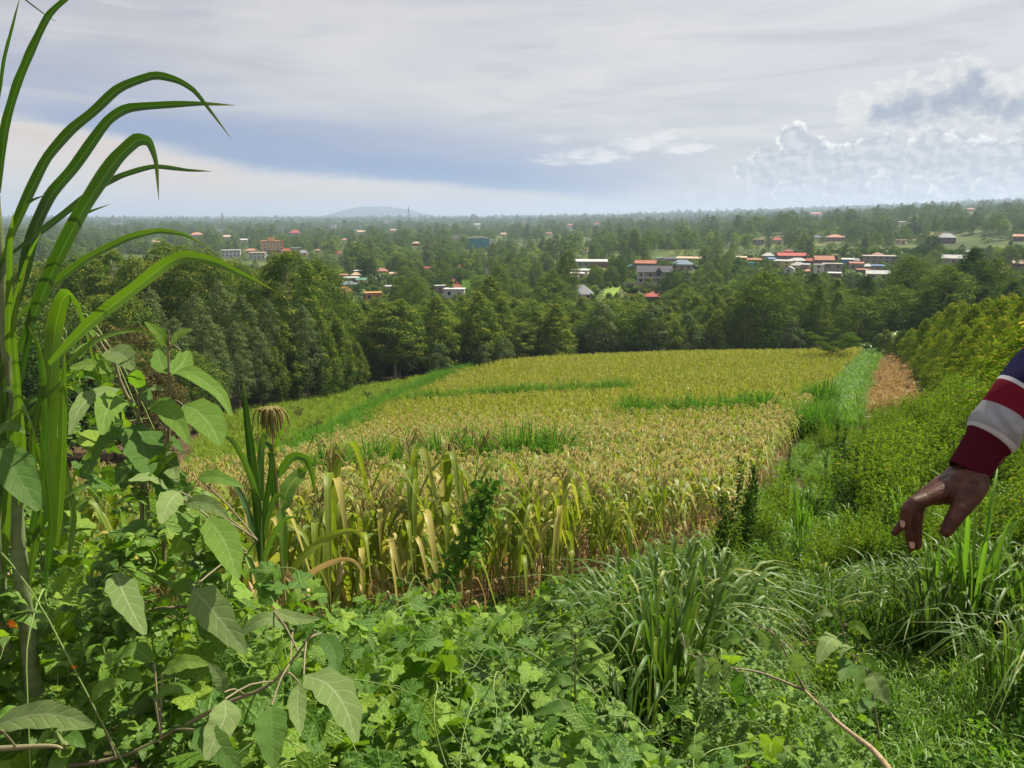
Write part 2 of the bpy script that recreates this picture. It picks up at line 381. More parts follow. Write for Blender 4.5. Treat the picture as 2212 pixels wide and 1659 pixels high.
# ------------------------------------------------------------------ terrain heights: rows run away from the camera, columns across the view
ROWS = [.6, 1, 2, 3.5, 5, 6.5, 10, 13, 20, 30, 50, 80, 100, 125, 150, 180, 230, 300, 400, 600, 900, 1300, 2000, 3500, 6000, 12000]
COLS = {
 -100: [0, -.05, -.5, -1.15, -1.8, -2.5, -4.0, -5.3, -7.7, -10.6, -16, -22, -24, -26, -28, -30, -31, -31, -30, -30, -30, -30, -29, -25, -15, -5],
 300: [0, -.05, -.5, -1.15, -1.8, -2.5, -4.0, -5.3, -7.6, -10.2, -15.6, -21, -23.5, -26, -28, -30, -31, -31, -30, -30, -30, -30, -29, -25, -15, -5],
 700: [0, -.05, -.5, -1.15, -1.8, -2.6, -4.1, -5.3, -7.4, -9.6, -14.3, -19.8, -22.8, -26, -28, -31, -31, -28, -28, -29, -30, -30, -29, -25, -15, -5],
 1106: [0, -.05, -.5, -1.15, -1.8, -2.6, -4.1, -5.2, -7.1, -9, -13.0, -17.7, -20.3, -22.3, -28, -31, -30, -27, -27, -29, -29, -28, -26, -20, -8, 0],
 1500: [0, -.05, -.5, -1.0, -1.6, -2.3, -3.8, -4.9, -6.9, -8.8, -12.7, -16.9, -19.0, -20.8, -27, -31, -28, -23.8, -23, -24, -23, -19, -15, -2, 22, 40],
 1850: [0, -.05, -.4, -.85, -1.4, -1.9, -3.2, -4.2, -6.3, -8.5, -12, -16.7, -19.0, -21.3, -26, -30, -27, -23, -20, -15, -6, 2, 4, 25, 72, 90],
 2212: [0, -.05, -.35, -.8, -1.3, -1.7, -2.7, -3.5, -4.9, -6.6, -9.5, -14, -16, -18, -22, -25, -25, -22, -18, -11, 2, 14, 22, 50, 124, 140],
 2600: [0, -.05, -.3, -.7, -1.1, -1.4, -2.1, -2.7, -3.8, -5, -7, -11, -13, -15, -18, -20, -20, -18, -14, -7, 6, 20, 28, 60, 130, 150]}
_a = np.array([(u - CX) / F * cos(PITCH) for u in COLS]); _T = np.array([COLS[u] for u in COLS]).T
_lr = np.log(np.array(ROWS))
GA = np.linspace(_a[0], _a[-1], 121); GL = np.linspace(_lr[0], _lr[-1], 260)
_t1 = np.stack([np.interp(GA, _a, row) for row in _T]); TG = np.stack([np.interp(GL, _lr, _t1[:, j]) for j in range(121)], 1)
for _ in range(5):
    q = np.pad(TG, ((1, 1), (0, 0)), 'edge'); TG = (q[:-2] + 2 * q[1:-1] + q[2:]) / 4
for _ in range(40):
    q = np.pad(TG, ((0, 0), (1, 1)), 'edge'); TG = (q[:, :-2] + 2 * q[:, 1:-1] + q[:, 2:]) / 4
def H(x, y):
    x = np.asarray(x, float); y = np.asarray(y, float)
    r = np.hypot(x, y) + 1e-6; th = np.arctan2(x, y); tcl = np.clip(th, -.72, .72)
    a = np.tan(tcl); ye = np.maximum(r * np.cos(tcl), .6)
    fi = np.clip((np.log(ye) - GL[0]) / (GL[1] - GL[0]), 0, 258.999); fj = np.clip((a - GA[0]) / (GA[1] - GA[0]), 0, 119.999)
    i = fi.astype(int); j = fj.astype(int); p = fi - i; q = fj - j
    z = (TG[i, j] * (1 - p) + TG[i + 1, j] * p) * (1 - q) + (TG[i, j + 1] * (1 - p) + TG[i + 1, j + 1] * p) * q
    bk = np.clip((np.abs(th) - 1.1) / .9, 0, 1); bk = bk * bk * (3 - 2 * bk)
    near = np.clip(r / 60, 0, 1)
    z = z * (1 - bk) + bk * (r ** .9) * .12
    z = z + .05 * np.sin(x * 1.3 + 2) * np.sin(y * 1.1) * np.clip((r - 1.5) / 4, 0, 1)
    far = np.clip((r - 260) / 300, 0, 1)
    z = z + far * (3.0 * np.sin(x / 61 + 1.3 * np.sin(y / 90)) * np.sin(y / 75 + .4) + 1.5 * np.sin(x / 27 + y / 33))
    z = z + np.clip((r - 1500) / 3000, 0, 1) * 9 * np.sin(x / 300 + 1) * np.sin(y / 410)
    return z
def Hs(x, y): return float(H(x, y))
def X_at(u, d):
    """x of the column u at d metres, on the ground"""
    x = (u - CX) / F * d
    for _ in range(3):
        z = Hs(x, d) - EYE[2]; x = (u - CX) / F * (d * cos(PITCH) - z * sin(PITCH))
    return x
def G(u, d):
    x = X_at(u, d); return np.array((x, d, Hs(x, d)))
th = np.concatenate([np.arange(-180, -44, 4.0), np.arange(-44, 44, .3), np.arange(44, 180.1, 4.0)]) * pi / 180
rr = np.concatenate([[0.02, .4, .8], np.geomspace(1.2, 14000, 230)])
TT, RR = np.meshgrid(th, rr, indexing='ij'); gx = RR * np.sin(TT); gy = RR * np.cos(TT); gz = H(gx, gy)
n1_, n2_ = gx.shape; ii = np.arange(n1_ - 1)[:, None] * n2_; jj = np.arange(n2_ - 1)[None]
gf = np.stack([ii + jj, ii + n2_ + jj, ii + n2_ + jj + 1, ii + jj + 1], -1).reshape(-1, 4)
m_ground, t = mat('ground_earth')
tcg = t.nodes.new('ShaderNodeNewGeometry'); pos = E(t, tcg.outputs['Position'])
px_, py_, pz_ = sep(t, pos)
n_a = noise(t, pos, .9, 5, .65); n_b = noise(t, pos, .02, 5, .6); n_c = noise(t, xyz(t, px_, py_, 0.), .012, 2, .5)
soil = mixc(t, n_a.ss(.35, .7), (.055, .036, .020), (.13, .09, .05))
gre = mixc(t, n_b.ss(.35, .65), (.035, .06, .016), (.085, .115, .03))
far = py_.ss(100, 240)
cg = mixc(t, (far * .95 + (n_a - .5) * .5 * (1.0 - far)).clamp(), soil, gre)
cg = mixc(t, n_c.ss(.58, .66) * py_.ss(230, 300) * .8, cg, (.15, .17, .05))
cg = mixc(t, noise(t, xyz(t, px_, py_, 5.), .02, 2, .5).ss(.66, .70) * py_.ss(230, 300) * .7, cg, (.17, .09, .05))
pg_ = node(t, 'ShaderNodeBsdfPrincipled'); t.links.new(cg.s, pg_.inputs['Base Color']); pg_.inputs['Roughness'].default_value = .95; pg_.inputs['Specular IOR Level'].default_value = .1
bn = t.nodes.new('ShaderNodeBump'); bn.inputs['Strength'].default_value = .8; bn.inputs['Distance'].default_value = .15; t.links.new(n_a.s, bn.inputs['Height']); t.links.new(bn.outputs[0], pg_.inputs['Normal'])
out(t, pg_.outputs[0])
mb = MB().add(np.stack([gx, gy, gz], -1).reshape(-1, 3), gf, None, .5)
tag(part('ground', mb.mesh('ground', m_ground)), 'hillside falling away to a wooded plain', None, None, 'structure')
def patch(name, pts_ud, m, label, lift=.12, kind='structure', step=None):
    """a sheet lying on the terrain inside the polygon of (u, d) corners"""
    P = np.array([(X_at(u, d), d) for u, d in pts_ud]); lo = P.min(0); hi = P.max(0)
    step = step or max(hi - lo) / 60
    nx = int((hi[0] - lo[0]) / step) + 2; ny = int((hi[1] - lo[1]) / step) + 2
    gx, gy = np.meshgrid(np.linspace(lo[0], hi[0], nx), np.linspace(lo[1], hi[1], ny), indexing='ij')
    ins = inpoly(gx.reshape(-1), gy.reshape(-1), P).reshape(nx, ny)
    z = H(gx, gy) + lift; i = np.arange(nx - 1)[:, None] * ny; j = np.arange(ny - 1)[None]
    f = np.stack([i + j, i + ny + j, i + ny + j + 1, i + j + 1], -1)
    f = f[ins[:-1, :-1] & ins[1:, :-1] & ins[:-1, 1:] & ins[1:, 1:]].reshape(-1, 4)
    o = part(name, MB().add(np.stack([gx, gy, z], -1).reshape(-1, 3), f, None, .5).mesh(name, m))
    return tag(o, label, None, None, kind)
def inpoly(x, y, P):
    c = np.zeros(len(x), bool); j = len(P) - 1
    for i in range(len(P)):
        a = (P[i][1] > y) != (P[j][1] > y)
        with np.errstate(divide='ignore', invalid='ignore'):
            b = x < (P[j][0] - P[i][0]) * (y - P[i][1]) / (P[j][1] - P[i][1] + 1e-12) + P[i][0]
        c ^= a & b; j = i
    return c
def poly_ud(pts): return np.array([(X_at(u, d), d) for u, d in pts])
def fill(P, dens, jitter=1.0, rs=rng):
    lo = P.min(0); hi = P.max(0); n = int((hi[0] - lo[0]) * (hi[1] - lo[1]) * dens)
    q = rs.uniform(lo, hi, (n, 2)); return q[inpoly(q[:, 0], q[:, 1], P)]
# ------------------------------------------------------------------ far mountain
m_hill = plain('mountain_slope', (.035, .06, .055), (.06, .085, .08), .004, .95, .05)
mx_, my_ = 9500 * (810 - CX) / F * cos(PITCH), 9500.0
az_ = np.linspace(0, 2 * pi, 96, endpoint=False); q = np.linspace(0, 1, 24)
vs = []
for k, qq in enumerate(q):
    h = (1 - qq) ** .0 * (cos(qq * pi) * .5 + .5)
    rx_ = 1050 * qq + 30; ry_ = 900 * qq + 30
    wob = 1 + .10 * np.sin(3 * az_ + 1) + .06 * np.sin(7 * az_ + k)
    vs.append(np.stack([mx_ + rx_ * np.cos(az_) * wob, my_ + ry_ * np.sin(az_) * wob, -30 + 172 * (h + .03 * np.sin(5 * az_ + k * .8) * qq * (1 - qq) * 4)], -1))
vs = np.concatenate(vs); i = np.arange(23)[:, None] * 96; j = np.arange(96)[None]; k = (j + 1) % 96
fm = np.stack([i + j, i + k, i + 96 + k, i + 96 + j], -1).reshape(-1, 4)
mb = MB().add(vs, fm, None, .5).add(vs[:96], np.arange(96)[None], None, .5)
tag(part('mountain', mb.mesh('mountain', m_hill)), 'low blue mountain on the horizon', None, None, 'structure')
# ------------------------------------------------------------------ foliage building blocks
def unit(v): return v / (np.linalg.norm(v, axis=-1, keepdims=True) + 1e-12)
def rdir(n): return unit(rng.normal(size=(n, 3)))
def leaf_quads(mb, c, nrm, size, rnd, aspect=.5, hang=0.0, mi=0, tri=False):
    """small diamond leaves at c, facing nrm"""
    n = len(c); nrm = unit(nrm); d = rdir(n); d[:, 2] -= hang; d = unit(d - nrm * (d * nrm).sum(1, keepdims=True))
    s = np.cross(nrm, d); size = np.broadcast_to(size, (n,))[:, None]
    a = c - d * size * .5; b = c + d * size * .5; l = c + s * size * aspect * .5 + nrm * size * .12; r = c - s * size * aspect * .5 + nrm * size * .12
    V = np.stack([a, r, b, l], 1).reshape(-1, 3); f = np.arange(4 * n).reshape(n, 4)
    uv = np.tile(np.array([(.5, 0), (1, .5), (.5, 1), (0, .5)]), (n, 1))
    mb.add(V, f, uv, rnd, mi)
def lobes_crown(Hh, zb, Rm, prof, nl, lr, nleaf, ls, tip=.15, hang=.3, flat=1.0, inner=.25, aspect=.5, top=True):
    """leaf clumps set over a crown outline -> (mesh builder, lobe centres)"""
    mb = MB(); L = []
    for k in range(nl):
        h = (k + rng.uniform(.1, .9)) / nl; az = k * 2.39996 + rng.uniform(-.5, .5); rf = prof(h) * Rm
        r_ = lr * Rm * rng.uniform(.65, 1.25) * (.55 + .6 * prof(h)); rad = max(0.0, rf - r_ * .6) * rng.uniform(.85, 1.05)
        z = zb + (Hh - zb) * h - r_ * .3
        L.append((np.array((rad * cos(az), rad * sin(az), z)), r_))
    if top: L.append((np.array((0, 0, Hh - lr * Rm * .55)), lr * Rm * .55))
    vol = np.array([r ** 2 for _, r in L]); vol /= vol.sum()
    for (c, r_), w_ in zip(L, vol):
        n = int(nleaf * w_) + 4; d = rdir(n); d[:, 2] = np.where(d[:, 2] < -.35, -d[:, 2], d[:, 2])
        f = np.where(rng.random(n) < inner, rng.uniform(.25, .8, n), rng.uniform(.82, 1.08, n))
        lump = 1 + .20 * np.sin(d[:, 0] * 5 + c[2]) * np.sin(d[:, 1] * 5 + c[0]) + .15 * np.sin(d[:, 2] * 7 + c[1])
        p = c + d * (r_ * f * lump)[:, None] * np.array((1, 1, flat))
        nr = d * 1.0 + rdir(n) * .42 + (0, 0, .15); rn = rng.uniform(0, .86, n)
        up = (p[:, 2] - c[2]) / r_; rn = np.where((up > .55) & (f > .85) & (rng.random(n) < tip), rng.uniform(.93, 1, n), rn)  # upper leaves of a clump yellower: young growth, plus sunlit tops in the colour
        leaf_quads(mb, p, nr, ls * rng.uniform(.7, 1.3, n), rn, aspect, hang)
    return mb, L
def trunk_mesh(Hh, zb, r0, L, nb, seg=7, wob=.02, lean=0.0):
    mb = MB(); n = 9; t = np.linspace(0, 1, n); top = Hh * .9
    ph = rng.uniform(0, 6); P = np.stack([Hh * wob * np.sin(t * 5 + ph) * t + lean * t * t, Hh * wob * np.cos(t * 4 + ph) * t, t * top - .3], 1)
    tube(mb, P, r0 * (1 - t * .88) * np.where(t < .05, 1.35, 1.0), seg, .5)
    idx = rng.choice(len(L), min(nb, len(L)), replace=False)
    for k in idx:
        c, r_ = L[k]; z0 = max(zb * .75, c[2] - np.hypot(c[0], c[1]) * rng.uniform(.7, 1.3)); q = min(.93, (z0 + .3) / top); s = P[0] * 0 + [np.interp(q, t, P[:, i]) for i in range(3)]
        e = c + rng.normal(size=3) * r_ * .1; m_ = (s + e) / 2 + np.array((0, 0, -.12 * np.linalg.norm(e - s)))
        tube(mb, smooth_path([s, m_, e], 6), np.linspace(r0 * (1 - q * .85) * .5, r0 * .06, 6), 5, .5, cap=False)
    return mb
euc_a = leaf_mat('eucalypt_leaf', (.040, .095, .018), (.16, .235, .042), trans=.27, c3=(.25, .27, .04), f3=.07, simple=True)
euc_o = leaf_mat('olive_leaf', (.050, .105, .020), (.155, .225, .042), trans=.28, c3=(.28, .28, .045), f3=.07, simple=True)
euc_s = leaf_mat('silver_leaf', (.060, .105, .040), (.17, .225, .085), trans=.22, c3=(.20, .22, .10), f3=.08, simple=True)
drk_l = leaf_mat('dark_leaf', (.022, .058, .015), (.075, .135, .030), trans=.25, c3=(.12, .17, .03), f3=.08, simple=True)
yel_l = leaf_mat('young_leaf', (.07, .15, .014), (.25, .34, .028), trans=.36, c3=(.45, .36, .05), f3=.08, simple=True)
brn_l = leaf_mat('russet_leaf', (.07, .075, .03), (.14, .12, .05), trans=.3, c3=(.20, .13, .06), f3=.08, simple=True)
ban_l = leaf_mat('banana_leaf', (.05, .11, .02), (.13, .22, .045), trans=.35, rough=.35, spec=.5, c3=(.25, .25, .06), f3=.06)
bark_p = plain('pale_bark', (.30, .26, .20), (.16, .13, .10), 3, .9, .1, stretch=(4, 4, .5))
bark_d = plain('dark_bark', (.12, .09, .06), (.06, .045, .03), 3, .9, .1, stretch=(4, 4, .5))
cone = lambda h: (1 - h ** 2.0) ** .75 * min(1, .6 + h * 2.5)
egg = lambda h: max(0.0, sin(pi * min(1, h * .86 + .14))) ** .6
dome = lambda h: max(0.0, 1 - (h * .95) ** 2.2) ** .5 * min(1, .55 + h * 3)
column = lambda h: min(1, .5 + h * 3) * (1 - h ** 3) ** .6
umb = lambda h: min(1, .3 + h * 1.1)
TK = {}
def tree_kind(key, n, Hh, zb, Rm, prof, nl, lr, nleaf, ls, m, mbk, r0, nb=7, **kw):
    TK[key] = []
    for k in range(n):
        c, L = lobes_crown(Hh, zb, Rm * rng.uniform(.88, 1.12), prof, nl + int(rng.integers(-2, 3)), lr, nleaf, ls, **kw)
        TK[key].append((Hh, c.mesh(key + '_crown', m, smooth=False), trunk_mesh(Hh, zb, r0, L, nb).mesh(key + '_trunk', mbk)))
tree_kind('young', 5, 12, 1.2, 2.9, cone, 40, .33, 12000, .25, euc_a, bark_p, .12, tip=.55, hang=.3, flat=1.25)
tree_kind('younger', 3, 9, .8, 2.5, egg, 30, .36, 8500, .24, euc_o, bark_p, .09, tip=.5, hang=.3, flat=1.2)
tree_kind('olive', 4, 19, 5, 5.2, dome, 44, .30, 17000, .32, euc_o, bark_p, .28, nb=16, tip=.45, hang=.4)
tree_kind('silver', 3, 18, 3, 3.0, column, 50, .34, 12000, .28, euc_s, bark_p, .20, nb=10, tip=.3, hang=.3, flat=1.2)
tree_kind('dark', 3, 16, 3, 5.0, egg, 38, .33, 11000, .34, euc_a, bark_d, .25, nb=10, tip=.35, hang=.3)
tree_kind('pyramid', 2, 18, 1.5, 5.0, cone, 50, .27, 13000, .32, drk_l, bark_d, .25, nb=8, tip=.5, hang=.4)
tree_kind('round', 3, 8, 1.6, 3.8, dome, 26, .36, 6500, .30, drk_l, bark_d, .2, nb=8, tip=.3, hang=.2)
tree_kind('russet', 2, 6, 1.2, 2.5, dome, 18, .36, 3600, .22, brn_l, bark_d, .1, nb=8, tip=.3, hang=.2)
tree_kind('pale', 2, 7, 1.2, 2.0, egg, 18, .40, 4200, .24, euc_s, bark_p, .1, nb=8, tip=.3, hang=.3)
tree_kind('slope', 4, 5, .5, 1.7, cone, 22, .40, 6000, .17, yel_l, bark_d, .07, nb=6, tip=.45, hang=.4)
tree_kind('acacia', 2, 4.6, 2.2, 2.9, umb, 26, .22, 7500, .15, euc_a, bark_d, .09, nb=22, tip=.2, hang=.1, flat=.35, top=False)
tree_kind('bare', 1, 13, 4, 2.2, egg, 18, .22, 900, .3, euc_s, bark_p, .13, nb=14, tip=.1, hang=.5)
def put_tree(key, u, d, vtop, label, group, wf=1.0, i=None, name=None, rz=None, xy=None, cat='tree'):
    """a tree rooted on the ground at (u, d) whose top reaches the height seen at vtop"""
    g = G(u, d) if xy is None else np.array((xy[0], xy[1], Hs(*xy)))
    ht = vtop if xy is not None else Pt(u, vtop, d)[2] - g[2]
    Hh, cm, tm = TK[key][int(rng.integers(len(TK[key]))) if i is None else i % len(TK[key])]
    s = ht / Hh; s_xy = s ** .6 * wf if s < 1 else s ** .85 * wf
    o = empty(name or {'young': 'eucalyptus_tree', 'younger': 'eucalyptus_tree', 'olive': 'eucalyptus_tree', 'silver': 'silver_tree', 'pyramid': 'cypress_tree', 'acacia': 'acacia_tree', 'slope': 'young_tree'}.get(key, 'broadleaf_tree'),
              g, rng.uniform(0, 6.28) if rz is None else rz, (s_xy, s_xy, s))
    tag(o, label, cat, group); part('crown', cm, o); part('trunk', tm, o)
    return o
# ------------------------------------------------------------------ straps, tufts, bushes
maz_g = leaf_mat('maize_leaf', (.10, .175, .018), (.28, .335, .033), trans=.44, vein='strap', c3=(.52, .44, .13), f3=.18, spec=.3, vc=(.5, .52, .25))
maz_d = leaf_mat('dry_maize_leaf', (.34, .25, .12), (.52, .42, .23), tc_=(1, .85, .55), trans=.32, vein='strap', c3=(.26, .16, .08), f3=.2, spec=.15, vc=(.6, .5, .33))
maz_t = leaf_mat('maize_tassel', (.21, .18, .065), (.35, .305, .12), tc_=(1, .95, .45), trans=.25, simple=True)
maz_s = plain('maize_stalk', (.22, .24, .06), (.34, .22, .10), 3, .6, .3, rnd=.7)
maz_c = plain('maize_husk', (.46, .33, .15), (.60, .48, .28), 12, .7, .2)
def maize(hi=True, Hh=2.2, seed=0, dry=.35, tall_t=.30, nt_=5):
    r = random.Random(seed); st_, gl, dl_, ts, cb = MB(), MB(), MB(), MB(), MB()
    ph0 = r.uniform(0, pi); lean = np.array((r.uniform(-.06, .06), r.uniform(-.06, .06))); sg = 7 if hi else 3
    def at_(z): return np.array((lean[0] * (z / Hh) ** 2 * Hh, lean[1] * (z / Hh) ** 2 * Hh, z))
    Hs_ = Hh * .86
    tube(st_, [at_(z) for z in np.linspace(-.08, Hs_, sg)], np.linspace(.014 if hi else .018, .006, sg), 6 if hi else 3, r.random(), cap=False)
    nL = 12 if hi else 9
    for k in range(nL):
        z = Hs_ * (.12 + .84 * k / (nL - 1)); ph = ph0 + (k % 2) * pi + r.uniform(-.5, .5); isd = (k / nL) < dry + r.uniform(-.12, .12)
        ln = r.uniform(.55, .85) * (.75 + .5 * sin(pi * k / nL)) * (.75 if isd else 1); up = r.uniform(.5, 1.0) if not isd else r.uniform(-.2, .4)
        h_ = np.array((cos(ph), sin(ph), 0)); b = at_(z)
        if isd: ctrl = [b, b + h_ * .10 * ln + (0, 0, .10 * up), b + h_ * .22 * ln + (0, 0, -.30 * ln), b + h_ * r.uniform(.15, .35) * ln + (0, 0, -.85 * ln)]
        else: ctrl = [b, b + h_ * .22 * ln + (0, 0, .42 * ln * up * 1.6), b + h_ * .52 * ln + (0, 0, .46 * ln * up * 1.4), b + h_ * .85 * ln + (0, 0, (-.05 - r.uniform(0, .35)) * ln)]
        sd = np.cross(h_, (0, 0, 1.)) + np.array((0, 0, r.uniform(-.3, .3)))
        blade(dl_ if isd else gl, smooth_path(ctrl, 10 if hi else 4), (r.uniform(.065, .095)) * (1 if hi else 1.15) * (.7 if isd else 1), sd, .35, r.random(), r.uniform(-.6, .6) * (2 if isd else 1), .1 if hi else 0, cols=2 if hi else 1)
    base = at_(Hs_); top = base + (lean[0], lean[1], tall_t)
    if hi: tube(ts, [base, (base + top) / 2, top], [.005, .004, .0025], 4, .5, cap=False)
    for k in range(13 if hi else nt_):
        q = base + (top - base) * r.uniform(.25, .9); ph = r.uniform(0, 6.28); l = r.uniform(.14, .26); e = r.uniform(.2, .7)
        h_ = np.array((cos(ph), sin(ph), 0))
        pth = [q, q + h_ * l * .35 + (0, 0, l * .7), q + h_ * l * .8 * e + h_ * .03 + (0, 0, l * .75), q + h_ * l * (.9 + .3 * e) + (0, 0, l * r.uniform(-.2, .5))]
        if hi: tube(ts, smooth_path(pth, 7), np.array([.0025, .005, .0065, .0065, .006, .005, .003]), 4, r.random(), cap=False)
        else: blade(ts, smooth_path(pth, 3), .030 if nt_ > 5 else .018, rnd=r.random(), cols=1, prof=lambda t: np.full_like(t, 1.))
    if hi and r.random() < .75:
        z = Hs_ * r.uniform(.38, .52); ph = r.uniform(0, 6.28); h_ = np.array((cos(ph), sin(ph), 0)); b = at_(z) + h_ * .02
        tube(cb, [b, b + h_ * .03 + (0, 0, .04), b + h_ * .055 + (0, 0, .10), b + h_ * .075 + (0, 0, .17), b + h_ * .085 + (0, 0, .23)], [.012, .026, .031, .024, .006], 8, r.random())
    return st_, gl, dl_, ts, cb
napier_l = leaf_mat('napier_leaf', (.045, .115, .018), (.11, .20, .032), trans=.38, vein='strap', c3=(.30, .33, .08), f3=.05, spec=.32, rough=.46, vc=(.25, .38, .15))
napier_b = leaf_mat('bright_napier_leaf', (.075, .19, .02), (.16, .30, .035), trans=.45, vein='strap', spec=.3, rough=.45)
grass_y = leaf_mat('meadow_grass_leaf', (.11, .20, .02), (.22, .32, .04), trans=.45, c3=(.33, .30, .09), f3=.15, simple=True)
def tuft(n, hgt, spread, wid, segs=5, droop=.5, seed=0, cols=2, hv=.35, sprd2=.9):
    r = random.Random(seed); mb = MB()
    for k in range(n):
        ph = r.uniform(0, 6.28); rad = spread * r.random() ** .7; b = np.array((rad * cos(ph), rad * sin(ph), -.03)); ph2 = ph + r.uniform(-1.2, 1.2)
        h_ = np.array((cos(ph2), sin(ph2), 0)); l = hgt * r.uniform(1 - hv, 1 + hv * .4); o_ = r.uniform(.15, 1.) * sprd2
        ctrl = [b, b + h_ * l * .10 * o_ + (0, 0, l * .45), b + h_ * l * .34 * o_ + (0, 0, l * (.85 - .10 * o_)), b + h_ * l * .75 * o_ + (0, 0, l * (.98 - droop * o_ * r.uniform(.4, 1.3)))]
        blade(mb, smooth_path(ctrl, segs + 1), wid * r.uniform(.7, 1.2), np.cross(h_, (0, 0, 1.)), .3, r.random(), r.uniform(-.5, .5), cols=cols)
    return mb
scrub_l = leaf_mat('scrub_leaf', (.075, .155, .016), (.22, .33, .032), trans=.42, c3=(.33, .29, .05), f3=.07, simple=True)
scrub_d = leaf_mat('weed_leaf', (.025, .07, .014), (.065, .13, .025), trans=.32, c3=(.20, .22, .05), f3=.05, simple=True)
stem_m = plain('green_stem', (.14, .15, .06), (.10, .08, .04), 6, .7, .2)
def bush(nst, hgt, spread, nleaf, ls, seed, m, clus=.12):
    r = np.random.default_rng(seed); mb = MB()
    for k in range(nst):
        ph = r.uniform(0, 6.28); o_ = r.uniform(0, 1) ** .6 * spread; l = hgt * r.uniform(.6, 1.1)
        tip = np.array((o_ * cos(ph), o_ * sin(ph), l)); mid = tip * (.45, .45, .55); P = smooth_path([(0, 0, -.05), mid, tip], 6)
        tube(mb, P, np.linspace(.012, .003, 6) * hgt / 1.5, 3, .3, cap=False, mi=1)
        n = nleaf // nst; q = r.uniform(.22, 1, n); c = np.stack([np.interp(q, np.linspace(0, 1, 6), P[:, i]) for i in range(3)], 1)
        dd = unit(r.normal(size=(n, 3))); c = c + dd * (clus * (1.25 - .8 * q))[:, None] * hgt
        leaf_quads(mb, c, dd * .5 + (0, 0, .7) + r.normal(size=(n, 3)) * .45, ls * r.uniform(.7, 1.3, n), r.random(n) * .98, .55)
    return mb.mesh('bush', [m, stem_m], smooth=False)
def banana(seed, hgt=3.4):
    r = random.Random(seed); st_, lf = MB(), MB()
    tube(st_, [(0, 0, -.2), (.03, 0, hgt * .3), (.05, .02, hgt * .55)], [.16, .12, .07], 8, .5)
    for k in range(10):
        ph = k * 2.4 + r.uniform(-.3, .3); h_ = np.array((cos(ph), sin(ph), 0)); l = hgt * r.uniform(.5, .72); e = r.uniform(.5, 1.1) if k < 7 else .25
        b = np.array((.05, .02, hgt * .5)); sd = np.cross(h_, (0, 0, 1.))
        ctrl = [b, b + h_ * l * .25 * e + (0, 0, l * .5), b + h_ * l * .6 * e + (0, 0, l * (.75 - .2 * e)), b + h_ * l * .95 * e + (0, 0, l * (.75 - .75 * e))]
        blade(lf, smooth_path(ctrl, 9), r.uniform(.42, .6) * hgt / 3.4, sd, .3, r.random(), 0, .12, prof=lambda t: np.clip((t - .12) * 6, .06, 1) * (1 - t ** 4) ** .6)
    return st_, lf
# ------------------------------------------------------------------ the maize field
FIELD = poly_ud([(-160, 6.4), (300, 6.4), (600, 6.6), (800, 7.8), (1000, 9.4), (1250, 12.3), (1400, 14), (1545, 15), (1590, 20), (1670, 30), (1735, 46), (1765, 56), (1795, 80), (1832, 100), (1862, 128), (1770, 131), (1600, 134), (1400, 135), (1250, 133), (1120, 126), (985, 112), (830, 78), (730, 53), (630, 37), (540, 32), (300, 30), (-160, 30)])
mzp = [maize(True, 2.2 + .12 * (k % 3 - 1), seed=k, dry=(.30, .45, .2)[k % 3]) for k in range(7)]
mz_parts = []
for a_ in mzp:
    mz_parts.append([(nm, b_.mesh('maize_' + nm, m_)) for nm, b_, m_ in zip(('stalk', 'foliage', 'dry_foliage', 'tassel', 'cob'), a_, (maz_s, maz_g, maz_d, maz_t, maz_c)) if b_.n])
def put_maize(x, y, k, s, label, group, dz=0.0, rz=None):
    o = empty('maize_plant', (x, y, Hs(x, y) + dz), rng.uniform(0, 6.28) if rz is None else rz, s)
    tag(o, label, 'maize plant', group)
    for nm, me in mz_parts[k % len(mz_parts)]: part(nm, me, o)
    return o
# staggered plants over the field: rows .78 m apart
px = []; row = 0
yy = 6.5
while yy < 136:
    st_ = .31 if yy < 40 else .31 + (yy - 40) * .0022
    xs = np.arange(-75, 75, st_); xs = xs + rng.normal(0, .09, len(xs)); ys = yy + rng.normal(0, .13, len(xs)) + .02 * xs
    px.append(np.stack([xs, ys], 1)); yy += .70 if yy < 40 else .70 + (yy - 40) * .002
px = np.concatenate(px); px = px[inpoly(px[:, 0], px[:, 1], FIELD)]
px = px[np.abs(px[:, 0] / px[:, 1] - .03) < .8]
H3 = [(1350, 51), (1500, 50), (1670, 50)]; H4 = [(700, 28), (950, 30), (1200, 29)]; H2 = [(885, 80), (1106, 76), (1355, 76)]; H5 = [(1740, 55), (1800, 55)]
def near_line(p, L, w_):
    P = poly_ud(L); m_ = np.zeros(len(p), bool)
    for a_, b_ in zip(P[:-1], P[1:]):
        ab = b_ - a_; t_ = np.clip(((p - a_) @ ab) / (ab @ ab), 0, 1); m_ |= np.hypot(*(p - a_ - t_[:, None] * ab).T) < w_
    return m_
for L in (H2, H3, H4, H5): px = px[~near_line(px, L, 1.5)]
dd = np.hypot(px[:, 0], px[:, 1]); vis = np.abs(px[:, 0] / (px[:, 1] * cos(PITCH) + 1)) < .70
order = np.argsort(np.where(vis, dd, 1e6)); nearN = 290
for k in order[:nearN]:
    left = px[k, 0] < -1.2
    put_maize(px[k, 0], px[k, 1], int(rng.integers(7)), rng.uniform(.80, .95),
              'yellow-green maize plant with straw tassel in the crowded front rows of the field', 'maize plants in the front rows')
far_p = px[order[nearN:]]
mlo = [proto('maize_far', None) for _ in range(0)]
maz_f = leaf_mat('ripening_maize_leaf', (.10, .15, .014), (.265, .30, .034), tc_=(1, 1, .4), trans=.42, c3=(.40, .36, .10), f3=.10, simple=True)
maz_tf = leaf_mat('yellow_tassel', (.22, .21, .05), (.33, .32, .085), trans=.3, simple=True)
